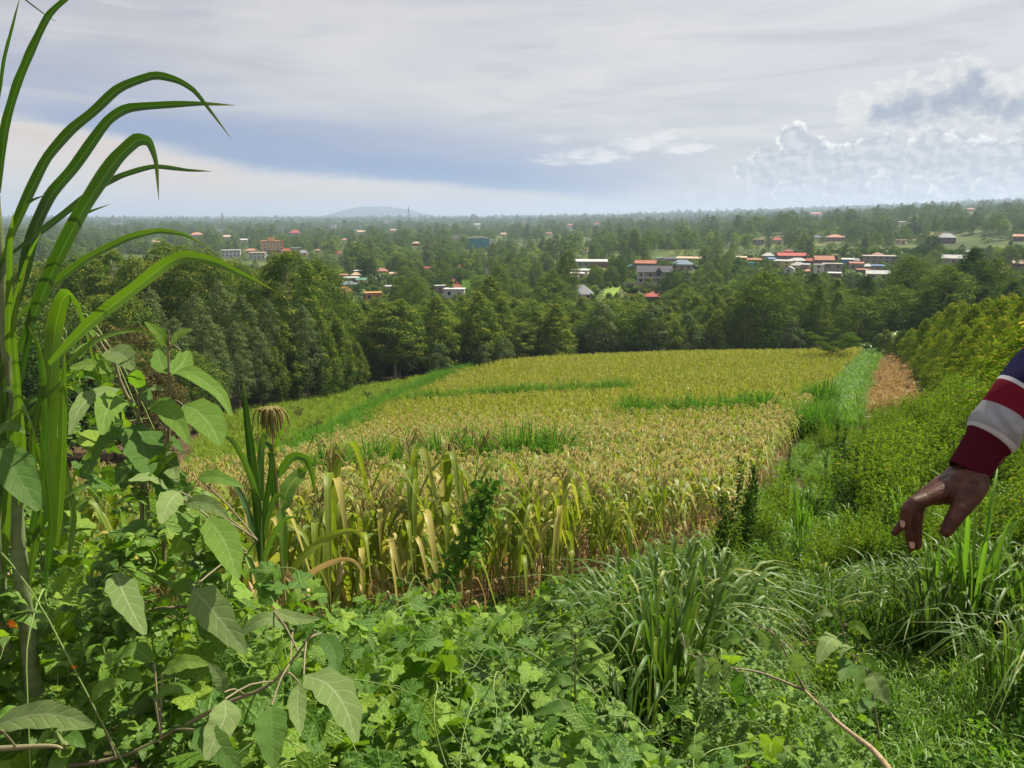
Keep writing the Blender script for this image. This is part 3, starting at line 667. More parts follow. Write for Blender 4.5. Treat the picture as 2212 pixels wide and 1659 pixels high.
for k in range(12):
    a_ = maize(False, 2.15, seed=40 + k, dry=(.35, .5, .4)[k % 3] if k < 6 else .10, nt_=7 if k < 6 else 2); mb = MB()
    for b_, mi in zip(a_, range(5)):
        for v_, f_, u_, r_ in zip(b_.v, b_.f, b_.uv, b_.rnd): pass
    # join the five builders, one material slot each
    base = 0; 
    for mi, b_ in enumerate(a_):
        if not b_.n: continue
        V_ = np.concatenate(b_.v)
        mb.v.append(V_)
        for f_, u_, r_ in zip(b_.f, b_.uv, b_.rnd):
            mb.f.append(f_ + mb.n); mb.uv.append(u_); mb.rnd.append(r_); mb.mi.append(np.full(len(f_), mi))
        mb.n += len(V_)
    mlo.append(proto('maize_far', mb.mesh('maize_far', [maz_s, maz_g, maz_d, maz_t, maz_c] if k < 6 else [maz_s, maz_f, maz_d, maz_tf, maz_c])))
n = len(far_p); print('maize far', n)
zz = H(far_p[:, 0], far_p[:, 1])
pn = .5 + .5 * np.sin(far_p[:, 0] / 9 + 1.2 * np.sin(far_p[:, 1] / 11)) * np.sin(far_p[:, 1] / 7)
sc_ = (rng.uniform(.82, 1.02, n) * np.where(far_p[:, 1] < 28, .92, 1) * (.93 + .10 * pn))
fat = 1 + np.clip((far_p[:, 1] - 40) / 90, 0, 1) * .12
scatter('maize_field', mlo, np.stack([far_p[:, 0], far_p[:, 1], zz], 1), np.stack([rng.normal(0, .05, n), rng.normal(0, .05, n), rng.uniform(0, 6.28, n)], 1),
        np.stack([sc_ * fat, sc_ * fat, sc_], 1), rng.integers(0, 6, n) + 6 * (rng.random(n) < np.clip((far_p[:, 1] - 34 + 7 * np.sin(far_p[:, 0] / 6)) / 26, .08, .95)), 'dense ripening maize with straw tassels filling the convex field to its far crest')
# ------------------------------------------------------------------ napier grass strips and meadow
nap_m = leaf_mat('napier_strip_leaf', (.055, .14, .018), (.12, .25, .03), trans=.42, simple=True)
nap = [proto('napier_tuft', tuft(46, 2.3, .45, .045, 5, .45, k, cols=1).mesh('napier_tuft', nap_m)) for k in range(3)]
napb = [proto('napier_tuft_bright', tuft(50, 1.3, .5, .04, 4, .5, k + 9, cols=1).mesh('napier_tuft_bright', napier_b)) for k in range(3)]
mead = [proto('grass_tuft', tuft(40, .8, .55, .035, 3, .5, k + 20, cols=1).mesh('grass_tuft', grass_y)) for k in range(3)]
def strip(name, L, width, protos, label, sc0=1.0, dens=2.4):
    P = poly_ud(L); pts = []
    for a_, b_ in zip(P[:-1], P[1:]):
        l = np.hypot(*(b_ - a_)); k = int(l * width * dens) + 2; t_ = rng.random(k)[:, None]; nn = np.array((-(b_ - a_)[1], (b_ - a_)[0])) / l
        pts.append(a_ + (b_ - a_) * t_ + nn * rng.uniform(-.5, .5, (k, 1)) * width)
    pts = np.concatenate(pts); k = len(pts)
    return scatter(name, protos, np.stack([pts[:, 0], pts[:, 1], H(pts[:, 0], pts[:, 1])], 1), np.stack([rng.normal(0, .1, k), rng.normal(0, .1, k), rng.uniform(0, 6.28, k)], 1),
                   sc0 * rng.uniform(.75, 1.12, k), rng.integers(0, len(protos), k), label)
strip('napier_grass', [(560, 31), (600, 34), (700, 49), (800, 74), (900, 97), (970, 114), (1010, 119)], 3.4, nap, 'tall green grass belt along the left edge of the maize field', 1.0)
strip('napier_grass', H2, 1.6, nap, 'farthest green grass strip across the maize, left of centre', 1.12, 4.5)
strip('napier_grass', H3, 2.2, nap, 'short thick dark green grass strip right of centre in the maize', 1.18, 4.5)
strip('napier_grass', H4, 1.3, nap, 'nearest green grass strip slanting across the maize', 1.12, 4.0)
strip('napier_grass', H5, 2.0, nap, 'small green grass clump at the right end of the maize field', 1.25, 3.5)
strip('napier_grass', [(1745, 42), (1795, 56), (1822, 74), (1848, 98), (1868, 118), (1880, 134)], 4.0, napb, 'bright green grass belt between the maize and the dry brown plot', 1.15, 2.6)
strip('napier_grass', [(1745, 40), (1755, 47)], 2.0, nap, 'dark green grass tuft at the right corner of the maize', 1.0, 3)
strip('napier_grass', [(1170, 136), (1300, 139), (1450, 139), (1620, 138), (1800, 136)], 2.0, napb, 'bright grass fringe along the far crest of the maize field', 1.25, 2.0)
MEAD = poly_ud([(380, 31), (560, 34), (690, 51), (790, 76), (890, 100), (990, 120), (900, 124), (760, 116), (640, 108), (520, 100), (440, 80), (400, 50)])
q = fill(MEAD, 2.0); k = len(q)
scatter('meadow_grass', mead, np.stack([q[:, 0], q[:, 1], H(q[:, 0], q[:, 1])], 1), np.stack([rng.normal(0, .12, k), rng.normal(0, .12, k), rng.uniform(0, 6.28, k)], 1), rng.uniform(.6, 1.4, k), rng.integers(0, 3, k), 'yellow-green rough meadow on the slope left of the maize')
q = fill(MEAD, .16); q = q[(np.sin(q[:, 0] / 3.1 + 1) * np.sin(q[:, 1] / 5.3 + 2)) > .25]; k = len(q)
mw = [proto('meadow_weed', bush(12, 1.3, .9, 500, .13, 300 + k_, brn_l if k_ else scrub_d)) for k_ in range(2)]
scatter('meadow_weeds', mw, np.stack([q[:, 0], q[:, 1], H(q[:, 0], q[:, 1])], 1), np.stack([np.zeros(k), np.zeros(k), rng.uniform(0, 6.28, k)], 1), rng.uniform(.6, 1.2, k), rng.integers(0, 2, k), 'brownish weedy patches dotted over the meadow')
# dry plot on the right
dry_l = leaf_mat('dry_crop_leaf', (.33, .25, .12), (.52, .42, .24), tc_=(1, .75, .4), trans=.25, c3=(.30, .26, .06), f3=.1, simple=True)
DRY = poly_ud([(1866, 52), (1985, 50), (1976, 62), (1972, 80), (1966, 105), (1964, 129), (1892, 130), (1890, 110), (1872, 90)])
dp = [proto('dry_crop', bush(7, .8, .35, 110, .16, 60 + k, dry_l, .2)) for k in range(3)]
q = fill(DRY, 3.2); k = len(q)
patch('soil', [(1860, 50), (1990, 48), (1976, 80), (1972, 130), (1888, 131), (1886, 110), (1868, 90), (1862, 62)], plain('dry_plot_earth', (.34, .26, .15), (.46, .36, .22), 1.5, .95, .1, bump=.8), 'pale dusty soil of the narrow dry plot', .05, 'structure', .8)
scatter('dry_bean_crop', dp, np.stack([q[:, 0], q[:, 1], H(q[:, 0], q[:, 1])], 1), np.stack([rng.normal(0, .15, k), rng.normal(0, .15, k), rng.uniform(0, 6.28, k)], 1), rng.uniform(.7, 1.2, k), rng.integers(0, 3, k), 'dry brown crop filling the narrow plot at the right')
# ------------------------------------------------------------------ right-hand slope: scrub, weeds, young trees
SCR = poly_ud([(1300, 10.5), (1420, 12.5), (1560, 15), (1610, 20), (1690, 30), (1755, 43), (1800, 50), (1860, 50), (1985, 47), (2060, 56), (2330, 60), (2500, 30), (2520, 12), (2480, 6), (2150, 6.4), (1800, 7.4), (1500, 8.5)])
sb = [proto('scrub_bush', bush(14, 1.45, .5, 900, .07, 80 + k, scrub_l)) for k in range(4)]
sdk = [proto('scrub_dark', bush(12, .9, .5, 560, .07, 90 + k, scrub_d)) for k in range(2)]
gt = [proto('green_tuft', tuft(46, .95, .35, .028, 5, .55, 100 + k, cols=1).mesh('green_tuft', napier_b)) for k in range(2)]
q = fill(SCR, 3.4); k = len(q)
gn = np.sin(q[:, 0] * .55 + 1.5) * np.sin(q[:, 1] * .4 + 1) + rng.normal(0, .35, k)
ui = np.where(gn > .75, rng.integers(6, 8, k), np.where(gn < -.7, rng.integers(4, 6, k), rng.integers(0, 4, k)))
gl_ = near_line(q, [(1560, 11), (1620, 16), (1720, 28), (1800, 40), (1900, 52)], 2.0); ui = np.where(gl_ & (rng.random(k) < .8), rng.integers(6, 8, k), ui)
far_g = (q[:, 1] > 42) & (rng.random(k) < .65); ui = np.where(far_g, rng.integers(6, 8, k), ui)
lowz = np.clip((q[:, 1] - 6) / 7, .45, 1)
scatter('scrub', sb + sdk + gt, np.stack([q[:, 0], q[:, 1], H(q[:, 0], q[:, 1])], 1), np.stack([rng.normal(0, .12, k), rng.normal(0, .12, k), rng.uniform(0, 6.28, k)], 1),
        rng.uniform(.6, 1.2, k) * lowz * np.where(gl_, .7, 1) * np.where(q[:, 1] > 40, .6, 1) * (1 + .45 * np.clip(np.sin(q[:, 0] * .9 + 2 * np.sin(q[:, 1] * .35)) * np.sin(q[:, 1] * .7), -.6, 1)) * np.where((q[:, 0] / q[:, 1] > .42) & (q[:, 1] < 45), 1.08, 1), ui, 'yellow-green weedy scrub covering the slope between the maize and the right edge')
# tall upright weeds standing out of the scrub
def weed(seed, hgt, ns, dark=True):
    r = np.random.default_rng(seed); st_, lf = MB(), MB()
    for k in range(ns):
        ph = r.uniform(0, 6.28); l = hgt * (1 if k == 0 else r.uniform(.45, .95)); o_ = (.02 if k == 0 else r.uniform(.06, .16)) * hgt
        b0 = 0 if k == 0 else hgt * r.uniform(.1, .35); tip = np.array((o_ * cos(ph), o_ * sin(ph), l))
        P = smooth_path([(0, 0, b0 - .05), (tip[0] * .8, tip[1] * .8, b0 + (l - b0) * .35), tip], 8); tube(st_, P, np.linspace(.010, .003, 8) * hgt / 2, 4, .4, cap=False)
        n = int(170 * (l - b0) / 1.5); q = r.uniform(.18, 1, n) ; c = np.stack([np.interp(q, np.linspace(0, 1, 8), P[:, i]) for i in range(3)], 1)
        a_ = r.uniform(0, 6.28, n); w_ = .055 * (1.25 - .6 * q); c += np.stack([np.cos(a_) * w_, np.sin(a_) * w_, r.normal(0, .01, n)], 1)
        leaf_quads(lf, c, np.stack([np.cos(a_) * .6, np.sin(a_) * .6, np.full(n, .6)], 1) + r.normal(size=(n, 3)) * .3, .075 * r.uniform(.7, 1.3, n), r.random(n), .5)
    return st_.mesh('weed_stem', stem_m), lf.mesh('weed_foliage', scrub_d, smooth=False)
def put_weed(u, d, vtop, seed, ns, label):
    g = G(u, d); h = Pt(u, vtop, d)[2] - g[2]; a_, b_ = weed(seed, h, ns)
    o = empty('tall_weed', g); tag(o, label, 'weed', 'upright weeds in the scrub'); part('stem', a_, o); part('foliage', b_, o)
put_weed(1590, 12, 985, 1, 9, 'tallest dark bushy weed at the right corner of the maize, before the footpath grass')
put_weed(1548, 11, 1060, 2, 5, 'short dark weed leaning on the tallest bushy weed beside the maize')
put_weed(1856, 15, 950, 3, 7, 'dark many-stemmed weed in the middle of the yellow scrub, left of the hand')
put_weed(1790, 20, 905, 4, 6, 'thin tall weed with clustered tops far up the scrub')
put_weed(1905, 11, 1060, 5, 3, 'small dark weed just left of the pointing fingers')
put_weed(1700, 24, 960, 6, 4, 'slim weed beside the maize edge halfway down the slope')
# young trees on the right slope: (u, d, v of the top, width, kind)
for n_, (u_, d_, v_, w_, k_, lab) in enumerate([
    (1962, 104, 712, .9, 'slope', 'small russet-tipped tree at the foot of the young grove'), (1990, 92, 690, .9, 'slope', None), (2014, 96, 676, .9, 'slope', None), (2040, 84, 664, 1., 'slope', None),
    (2062, 90, 655, 1., 'slope', None), (2086, 72, 660, 1., 'slope', None), (2112, 78, 648, 1., 'slope', None), (2140, 62, 650, 1.05, 'slope', None), (2166, 66, 640, 1., 'slope', None), (2196, 54, 640, 1.1, 'slope', None),
    (2235, 48, 640, 1.2, 'slope', None), (1996, 78, 735, .9, 'slope', None), (2030, 70, 716, 1., 'slope', None), (2066, 60, 705, 1.1, 'slope', None), (2104, 54, 700, 1.1, 'slope', None), (2146, 48, 694, 1.1, 'slope', None),
    (2015, 62, 775, 1.1, 'slope', None), (2050, 54, 765, 1.2, 'slope', None), (2092, 48, 750, 1.2, 'slope', None), (2130, 42, 745, 1.2, 'slope', None), (2170, 40, 720, 1.2, 'slope', None),
    (2036, 50, 815, 1.3, 'slope', 'low round tree beside the near end of the dry brown plot'), (2080, 42, 815, 1.3, 'slope', None), (2130, 36, 800, 1.4, 'slope', None), (2180, 32, 790, 1.4, 'slope', None), (2240, 30, 740, 1.4, 'slope', None),
    (2120, 29, 850, 1.2, 'russet', 'russet-leaved bush with orange flowers below the grove'), (2180, 26, 855, 1.3, 'russet', 'russet bush right behind the striped sleeve'),
    (2290, 19, 650, 1.5, 'slope', 'large dark leafy tree cut by the right edge above the sleeve')]):
    put_tree(k_, u_, d_, v_, lab or 'yellow-green young tree in the dense grove on the right slope', None if lab else 'young trees on the right slope', w_, n_)
q = poly_ud([(2005, 60), (2070, 36), (2300, 22), (2500, 30), (2400, 110), (1990, 125), (1990, 90)]); q = fill(q, .55); k = len(q)
sl = [proto('slope_bush', bush(14, 2.0, .9, 900, .16, 120 + k_, yel_l if k_ < 2 else scrub_l, .14)) for k_ in range(3)]
scatter('undergrowth', sl, np.stack([q[:, 0], q[:, 1], H(q[:, 0], q[:, 1])], 1), np.stack([np.zeros(k), np.zeros(k), rng.uniform(0, 6.28, k)], 1), rng.uniform(.5, 1.1, k), rng.integers(0, 3, k), 'leafy undergrowth between the young trees on the right slope')
put_tree('acacia', 1796, 112, 716, 'small flat-topped tree with twisted limbs standing in the maize near its right edge', None, 1.25, 0)
put_tree('acacia', 1850, 132, 742, 'low spreading tree behind the top end of the bright grass belt', None, 1.1, 1)
# ------------------------------------------------------------------ valley forest
LF = 'trees of the wood left of the field'; MF = 'young trees in the valley behind the field'; RF = 'dark trees in the valley on the right'
for n_, (u_, d_, v_, w_, k_, lab) in enumerate([
    (395, 118, 528, 1.15, 'olive', 'highest rounded olive-green tree of the left wood'), (455, 112, 548, 1.0, 'olive', None), (520, 120, 565, 1.0, 'olive', None), (640, 112, 546, 1.1, 'olive', 'big olive tree with pale bare limbs at the right end of the left wood'),
    (702, 126, 566, 1.0, 'dark', None), (575, 128, 590, .9, 'olive', None), (330, 112, 560, 1.0, 'olive', None), (270, 120, 545, 1.0, 'olive', None), (215, 112, 560, 1.0, 'olive', None), (150, 118, 570, 1.05, 'olive', None), (90, 112, 580, 1.05, 'olive', None), (30, 118, 575, 1.1, 'olive', None), (-40, 112, 580, 1.1, 'olive', None),
    (350, 98, 630, .9, 'silver', None), (440, 98, 640, .9, 'silver', None), (492, 102, 612, .9, 'silver', None), (540, 100, 640, .9, 'silver', None), (590, 104, 652, .85, 'silver', None), (300, 94, 640, .9, 'dark', None), (245, 96, 640, .9, 'olive', None), (180, 92, 650, .9, 'dark', None), (110, 94, 650, 1.0, 'olive', None), (50, 90, 660, 1.0, 'dark', None), (-20, 94, 650, 1.0, 'dark', None),
    (468, 90, 690, .9, 'silver', None), (520, 94, 700, .85, 'silver', 'silvery tree with a bare pale lower trunk at the meadow edge'), (565, 98, 712, .85, 'silver', None), (395, 90, 690, .85, 'silver', None), (625, 102, 700, .9, 'young', None), (665, 104, 665, .9, 'silver', None), (702, 106, 690, .9, 'young', None), (735, 112, 690, .9, 'young', None),
    (600, 100, 755, .8, 'younger', None), (560, 99, 790, .8, 'round', None), (640, 103, 770, .8, 'younger', None), (690, 106, 750, .8, 'young', None), (775, 118, 742, .8, 'young', None), (740, 112, 740, .8, 'younger', None),
    (300, 66, 715, 1.0, 'russet', 'brownish bushy tree behind the broad-leaved shrub'), (250, 62, 735, 1.0, 'russet', 'lower brownish tree left of the other brownish one'), (360, 62, 800, .9, 'russet', None), (200, 60, 760, 1.1, 'round', None), (130, 64, 740, 1.1, 'round', None), (420, 78, 760, 1.0, 'dark', None), (340, 78, 730, 1.0, 'dark', None), (60, 66, 730, 1.1, 'dark', None)]):
    put_tree(k_, u_, d_, v_, lab or {'olive': 'tall olive-green tree in the dense wood left of the field', 'silver': 'tall narrow silvery-green tree in the left wood', 'dark': 'dark green tree in the left wood', 'young': 'slender young tree at the right foot of the left wood', 'younger': 'short rounded young tree along the meadow edge of the left wood', 'round': 'low dark bushy tree at the foot of the left wood', 'russet': 'low brownish tree at the foot of the left wood'}[k_], None if lab else LF + ', ' + k_, w_, n_)

ORD = ['first', 'second', 'third', 'fourth', 'fifth', 'sixth', 'seventh', 'eighth', 'ninth', 'tenth', 'eleventh', 'twelfth']
def number(group, head, tail):
    """labels by place for a handful of near-identical trees, counted from the left of the picture"""
    L = sorted([o for o in COL.objects if o.parent is None and o.get('group') == group], key=lambda o: proj(o.location)[0])
    half = (len(L) + 1) // 2
    for k, o in enumerate(L):
        if len(L) <= 12: q = ORD[k] + ' from the left'
        else: q = ORD[k] + ' from the left' if k < half else (ORD[len(L) - 1 - k] + ' from the right')
        if k == 0: q = 'leftmost'
        if k == len(L) - 1: q = 'rightmost'
        o['label'] = head + ', ' + q + ' ' + tail
number(LF + ', olive', 'tall olive-green tree', 'of its kind in the left wood'); number(LF + ', silver', 'narrow silvery tree', 'of its kind in the left wood')
number(LF + ', dark', 'dark green tree', 'of its kind in the left wood'); number(LF + ', round', 'low dark bushy tree', 'below the left wood'); number(LF + ', young', 'slender young tree', 'at the foot of the left wood'); number(LF + ', younger', 'short rounded tree', 'along the meadow edge'); number(LF + ', russet', 'low brownish tree', 'below the left wood')
number('young trees on the right slope', 'yellow-green young tree', 'in the right slope grove')
MB.SM = False
# ------------------------------------------------------------------ houses of the villages
def D_at(u, v, dmin=225.0, dmax=9000.0):
    """distance at which the ground is seen at (u, v)"""
    for d in np.geomspace(dmin, dmax, 900):
        a = proj(G(u, d))
        if a[1] <= v: return float(d)
    return dmax
def paint(nm, c, rough=.7, rust=0.0, spec=.25):
    m, t = mat(nm); tcn = t.nodes.new('ShaderNodeTexCoord'); v = E(t, tcn.outputs['Object']); x, y, z = sep(t, v)
    n = noise(t, v, .9, 5, .65); q = mixc(t, n.ss(.3, .75) * .45, c, tuple(k * .62 for k in c))
    if rust: q = mixc(t, noise(t, xyz(t, x * 2.5, y * .5, z), .8, 4, .6).ss(.5, .62) * rust, q, (.22, .07, .03))
    if rust: q = mixc(t, ((x * 3.0)._m('FRACT') - .5).ab().ss(.34, .5) * .3, q, tuple(k * .6 for k in c))
    p = node(t, 'ShaderNodeBsdfPrincipled'); t.links.new(q.s, p.inputs['Base Color']); p.inputs['Roughness'].default_value = rough; p.inputs['Specular IOR Level'].default_value = spec
    out(t, p.outputs[0]); return m
RC = {'grey': paint('grey_iron', (.26, .28, .31), .45, .12), 'pale': paint('pale_iron', (.38, .39, .39), .4, .15), 'white': paint('white_iron', (.50, .51, .51), .4, .05), 'dark': paint('dark_tiles', (.075, .078, .09), .7, .02),
      'red': paint('red_iron', (.33, .065, .05), .6, .25), 'rust': paint('rusty_iron', (.34, .14, .085), .7, .6), 'pink': paint('faded_red_iron', (.38, .19, .14), .7, .4), 'blue': paint('blue_iron', (.09, .19, .34), .5, .05), 'slate': paint('slate_iron', (.17, .23, .31), .5, .05),
      'tan': paint('tan_iron', (.50, .38, .25), .6, .3), 'green': paint('green_iron', (.10, .22, .16), .6, .1)}
WC = {'stone': paint('grey_stone_wall', (.27, .24, .21), .9), 'brown': paint('brown_wall', (.17, .11, .08), .9), 'white': paint('white_wall', (.50, .49, .46), .8), 'cream': paint('cream_wall', (.52, .44, .30), .8), 'yellow': paint('yellow_wall', (.50, .42, .14), .8),
      'orange': paint('orange_wall', (.62, .27, .07), .8), 'blue': paint('blue_wall', (.10, .20, .36), .8), 'teal': paint('teal_wall', (.06, .26, .28), .8), 'pink': paint('pink_wall', (.50, .28, .22), .8), 'conc': paint('raw_concrete', (.33, .31, .28), .9), 'timber': paint('timber', (.42, .22, .09), .8)}
WC['red'] = paint('red_wall', (.42, .09, .06), .8)
m_glass = plain('window_glass', (.02, .025, .03), (.05, .06, .07), 5, .15, .6)
m_frame = plain('white_trim', (.6, .58, .55), (.5, .48, .45), 5, .7, .2)
m_door = plain('door_paint', (.10, .05, .03), (.16, .08, .05), 5, .6, .3)
HOBJ = []
HB = []      # (u0, u1, vtop, vbase, d) of every house, kept clear of trees in front
def roof_geo(mb, kind, w_, dp, z0, hr, ov=.35):
    x = w_ / 2 + ov; y = dp / 2 + ov; th_ = .12
    if kind == 'hip':
        r_ = max(.2, x - y * .9)
        top = [(-r_, 0, z0 + hr), (r_, 0, z0 + hr)]; v = [(-x, -y, z0), (x, -y, z0), (x, y, z0), (-x, y, z0)] + top
        f = [(0, 1, 5, 4), (2, 3, 4, 5), (1, 2, 5), (3, 0, 4), (3, 2, 1, 0)]
    elif kind == 'gable':
        v = [(-x, -y, z0), (x, -y, z0), (x, y, z0), (-x, y, z0), (-x, 0, z0 + hr), (x, 0, z0 + hr)]; f = [(0, 1, 5, 4), (2, 3, 4, 5), (1, 2, 5), (3, 0, 4), (3, 2, 1, 0)]
    elif kind == 'front':
        v = [(-x, -y, z0), (x, -y, z0), (x, y, z0), (-x, y, z0), (0, -y, z0 + hr), (0, y, z0 + hr)]; f = [(0, 4, 5, 3), (4, 1, 2, 5), (0, 1, 4), (2, 3, 5), (3, 2, 1, 0)]
    elif kind == 'shed':
        v = [(-x, -y, z0), (x, -y, z0), (x, y, z0 + hr), (-x, y, z0 + hr), (-x, -y, z0 + th_), (x, -y, z0 + th_), (x, y, z0 + hr + th_), (-x, y, z0 + hr + th_)]
        f = [(4, 5, 6, 7), (3, 2, 1, 0), (0, 1, 5, 4), (1, 2, 6, 5), (2, 3, 7, 6), (3, 0, 4, 7)]
    else:
        box(mb, -x, x, -y, y, z0, z0 + .25); return
    mb.add(v, f, None, .5)
def house(u0, u1, vt, vb, kind, rc, wc, st, label, yaw=None, dpf=.75, dmin=225., group=None, name='house', rfr=None, dwin=None, d=None):
    uc = (u0 + u1) / 2; d = d or D_at(uc, vb, dmin); g = G(uc, d); dep = d * cos(PITCH) - (g[2] - 1.6) * sin(PITCH)
    w_ = (u1 - u0) / F * dep; ht = max(2.2, (vb - vt) / F * dep); HB.append((u0, u1, vt, vb, d))
    yaw = rng.uniform(-.25, .25) if yaw is None else yaw; yaw -= atan2(g[0], g[1])
    w_ = w_ / (cos(abs(yaw + atan2(g[0], g[1]))) + .3 * abs(sin(yaw + atan2(g[0], g[1]))))
    dp = max(3.0, w_ * dpf); rfr = rfr if rfr is not None else {'hip': .42, 'gable': .36, 'front': .36, 'shed': .12, 'flat': .06}[kind]
    hr = ht * rfr; hw = ht - hr; ov = min(.5, w_ * .05)
    o = empty(name, g, yaw); tag(o, label, 'house' if name == 'house' else name.replace('_', ' '), group); HOBJ.append((o, (u0, u1, vt, vb, d)))
    mb = MB(); box(mb, -w_ / 2, w_ / 2, -dp / 2, dp / 2, -1.5, hw)
    if kind == 'shed': mb.add([(-w_ / 2, dp / 2, hw), (w_ / 2, dp / 2, hw), (w_ / 2, dp / 2, hw + hr * .9), (-w_ / 2, dp / 2, hw + hr * .9), (-w_ / 2, -dp / 2, hw), (w_ / 2, -dp / 2, hw)], [(0, 1, 2, 3), (4, 0, 3), (5, 2, 1)], None, .5)
    part('wall', mb.mesh('wall', WC[wc]), o)
    mb = MB(); roof_geo(mb, kind, w_, dp, hw + .003, hr, ov); rf = part('roof', mb.mesh('roof', RC[rc] if rc in RC else WC[rc], smooth=False), o)
    if kind in ('hip', 'gable') and w_ * 768 / d > 14:
        mb = MB(); r_ = max(.2, w_ / 2 + ov - (dp / 2 + ov) * .9) if kind == 'hip' else w_ / 2 + ov; box(mb, -r_, r_, -.12, .12, hw + hr - .04, hw + hr + .1); part('ridge', mb.mesh('ridge', RC['pale' if rc == 'grey' else rc]), rf)
    sh = hw / st; pxm = 768 / d
    if (w_ * pxm > 7) and hw * pxm > 2:
        nw = max(1, int(w_ / 2.8)); 
        for s in range(st):
            for k in range(nw):
                xc = -w_ / 2 + (k + .5) * w_ / nw; z0 = s * sh + sh * .36
                isdoor = (s == 0 and k == nw // 2); mb = MB()
                if isdoor: box(mb, xc - .5, xc + .5, -dp / 2 - .06, -dp / 2 + .02, 0.02, min(2.1, sh * .85)); part('door', mb.mesh('door', m_door), o); continue
                box(mb, xc - .55, xc + .55, -dp / 2 - .05, -dp / 2 + .02, z0, z0 + sh * .42); wn = part('window', mb.mesh('window', m_glass), o)
                if pxm > 1.6:
                    mb = MB(); a, b, c, e = xc - .63, xc + .63, z0 - .09, z0 + sh * .42 + .08
                    box(mb, a, b, -dp / 2 - .10, -dp / 2, c, z0); box(mb, a, b, -dp / 2 - .09, -dp / 2, z0 + sh * .42, e); part('frame', mb.mesh('frame', m_frame), wn)
        if st > 1:
            for s in range(st):
                for sx in (-1, 1):
                    z0 = s * sh + sh * .36; mb = MB(); x = sx * w_ / 2; box(mb, x - .04, x + .04, -.6, .6, z0, z0 + sh * .42); part('window', mb.mesh('window', m_glass), o)
    return o, w_, dp, hw, hr
VT = 'houses of the hillside village on the right'; 
o, w_, dp, hw, hr = house(1227, 1278, 615, 646, 'hip', 'grey', 'cream', 1, 'grey hip-roofed bungalow with pale ridges, nearest house of the middle distance', .0, .8, rfr=.62)
mb = MB(); roof_geo(mb, 'front', w_ * .3, dp * .4, hw * .55, hr * .55); r2 = part('porch_roof', mb.mesh('porch_roof', RC['grey'], smooth=False), o); r2.location = (-w_ * .42, -dp * .6, 0)
# two-storey grey stone house with balconies
o, w_, dp, hw, hr = house(1376, 1448, 574, 613, 'gable', 'dark', 'stone', 2, 'two-storey grey stone house with dark roof and white balcony columns', .05, .5, rfr=.34)
mb = MB(); bx_ = -w_ / 2
for z in (0.0, hw * .52): box(mb, bx_ - .1, bx_ + w_ * .78, -dp / 2 - 1.3, -dp / 2 - .01, z - .05, z + .18)
part('balcony', mb.mesh('balcony', m_frame), o)
for fx in (0, .16):
    mb = MB(); x = bx_ + w_ * fx; box(mb, x - .05, x + .3, -dp / 2 - 1.3, -dp / 2 - 1.0, .19, hw); part('column', mb.mesh('column', m_frame), o)
mb = MB(); roof_geo(mb, 'front', w_ * .22, 3.4, hw * .98, hr * .8, .2); r2 = part('gable', mb.mesh('gable', RC['dark'], smooth=False), o); r2.location = (w_ * .12, -dp / 2 - .6, 0)
mb = MB(); box(mb, -w_ * .12, w_ * .12, -1.2, -1.05, hw * .99, hw * 1.03); tr_ = part('trim', mb.mesh('trim', m_frame), r2)
# orange apartment block
o, w_, dp, hw, hr = house(566, 609, 519, 547, 'flat', 'pink', 'cream', 4, 'four-storey orange and cream apartment block, far left of centre', .25, .6, name='apartment_building')
mb = MB()
for s in range(5): z = hw * s / 4; box(mb, -w_ / 2 - .12, w_ / 2 + .12, -dp / 2 - .12, dp / 2 + .12, z - .15, z + .3)
part('band', mb.mesh('band', WC['orange']), o)
for x in (-.5, -.1, .1, .5):
    mb = MB(); box(mb, x * w_ - .5, x * w_ + .5, -dp / 2 - .25, -dp / 2 + .3, 0, hw); part('pilaster', mb.mesh('pilaster', WC['orange']), o)
mb = MB(); box(mb, -w_ * .5 - .1, w_ * .5 + .1, -dp / 2 - .18, dp / 2 + .18, 0, hw * .28); part('ground_floor', mb.mesh('ground_floor', WC['brown']), o)
mb = MB(); box(mb, w_ / 2 - .02, w_ / 2 + .16, -dp / 2 + 1, dp / 2 - 1, hw * .3, hw * .97); part('side_wall', mb.mesh('side_wall', WC['orange']), o)
mb = MB(); box(mb, -w_ * .14, w_ * .14, -dp * .3, dp * .3, hw + .3, hw * 1.2); sr = part('stair_tower', mb.mesh('stair_tower', WC['cream']), o)
mb = MB(); box(mb, -w_ * .17, w_ * .17, -dp * .34, dp * .34, hw * 1.2 + .003, hw * 1.2 + .35); part('cap', mb.mesh('cap', WC['orange']), sr)
# building wrapped in teal netting
o, w_, dp, hw, hr = house(1008, 1054, 513, 538, 'flat', 'conc', 'conc', 5, 'unfinished tower block wrapped in teal scaffold netting', .2, .6, name='construction_building')
m_net, t = mat('teal_netting'); tcn = t.nodes.new('ShaderNodeTexCoord'); v_ = E(t, tcn.outputs['Object']); x_, y_, z_ = sep(t, v_)
fr = ((z_ * .33)._m('FRACT') - .5).ab().ss(.42, .5); cnet = mixc(t, noise(t, v_, .5, 4).ss(.3, .7), (.012, .12, .14), (.03, .22, .25)); cnet = mixc(t, fr * .5, cnet, (.10, .33, .35))
p_ = node(t, 'ShaderNodeBsdfPrincipled'); t.links.new(cnet.s, p_.inputs['Base Color']); p_.inputs['Roughness'].default_value = .9; out(t, p_.outputs[0])
mb = MB(); box(mb, -w_ / 2 - .5, w_ / 2 + .5, -dp / 2 - .5, dp / 2 + .5, .5, hw * .93); part('netting', mb.mesh('netting', m_net), o)
mb = MB(); box(mb, -w_ * .3, w_ * .35, -dp * .3, dp * .3, hw + .26, hw * 1.12); part('roof_room', mb.mesh('roof_room', WC['conc']), o)
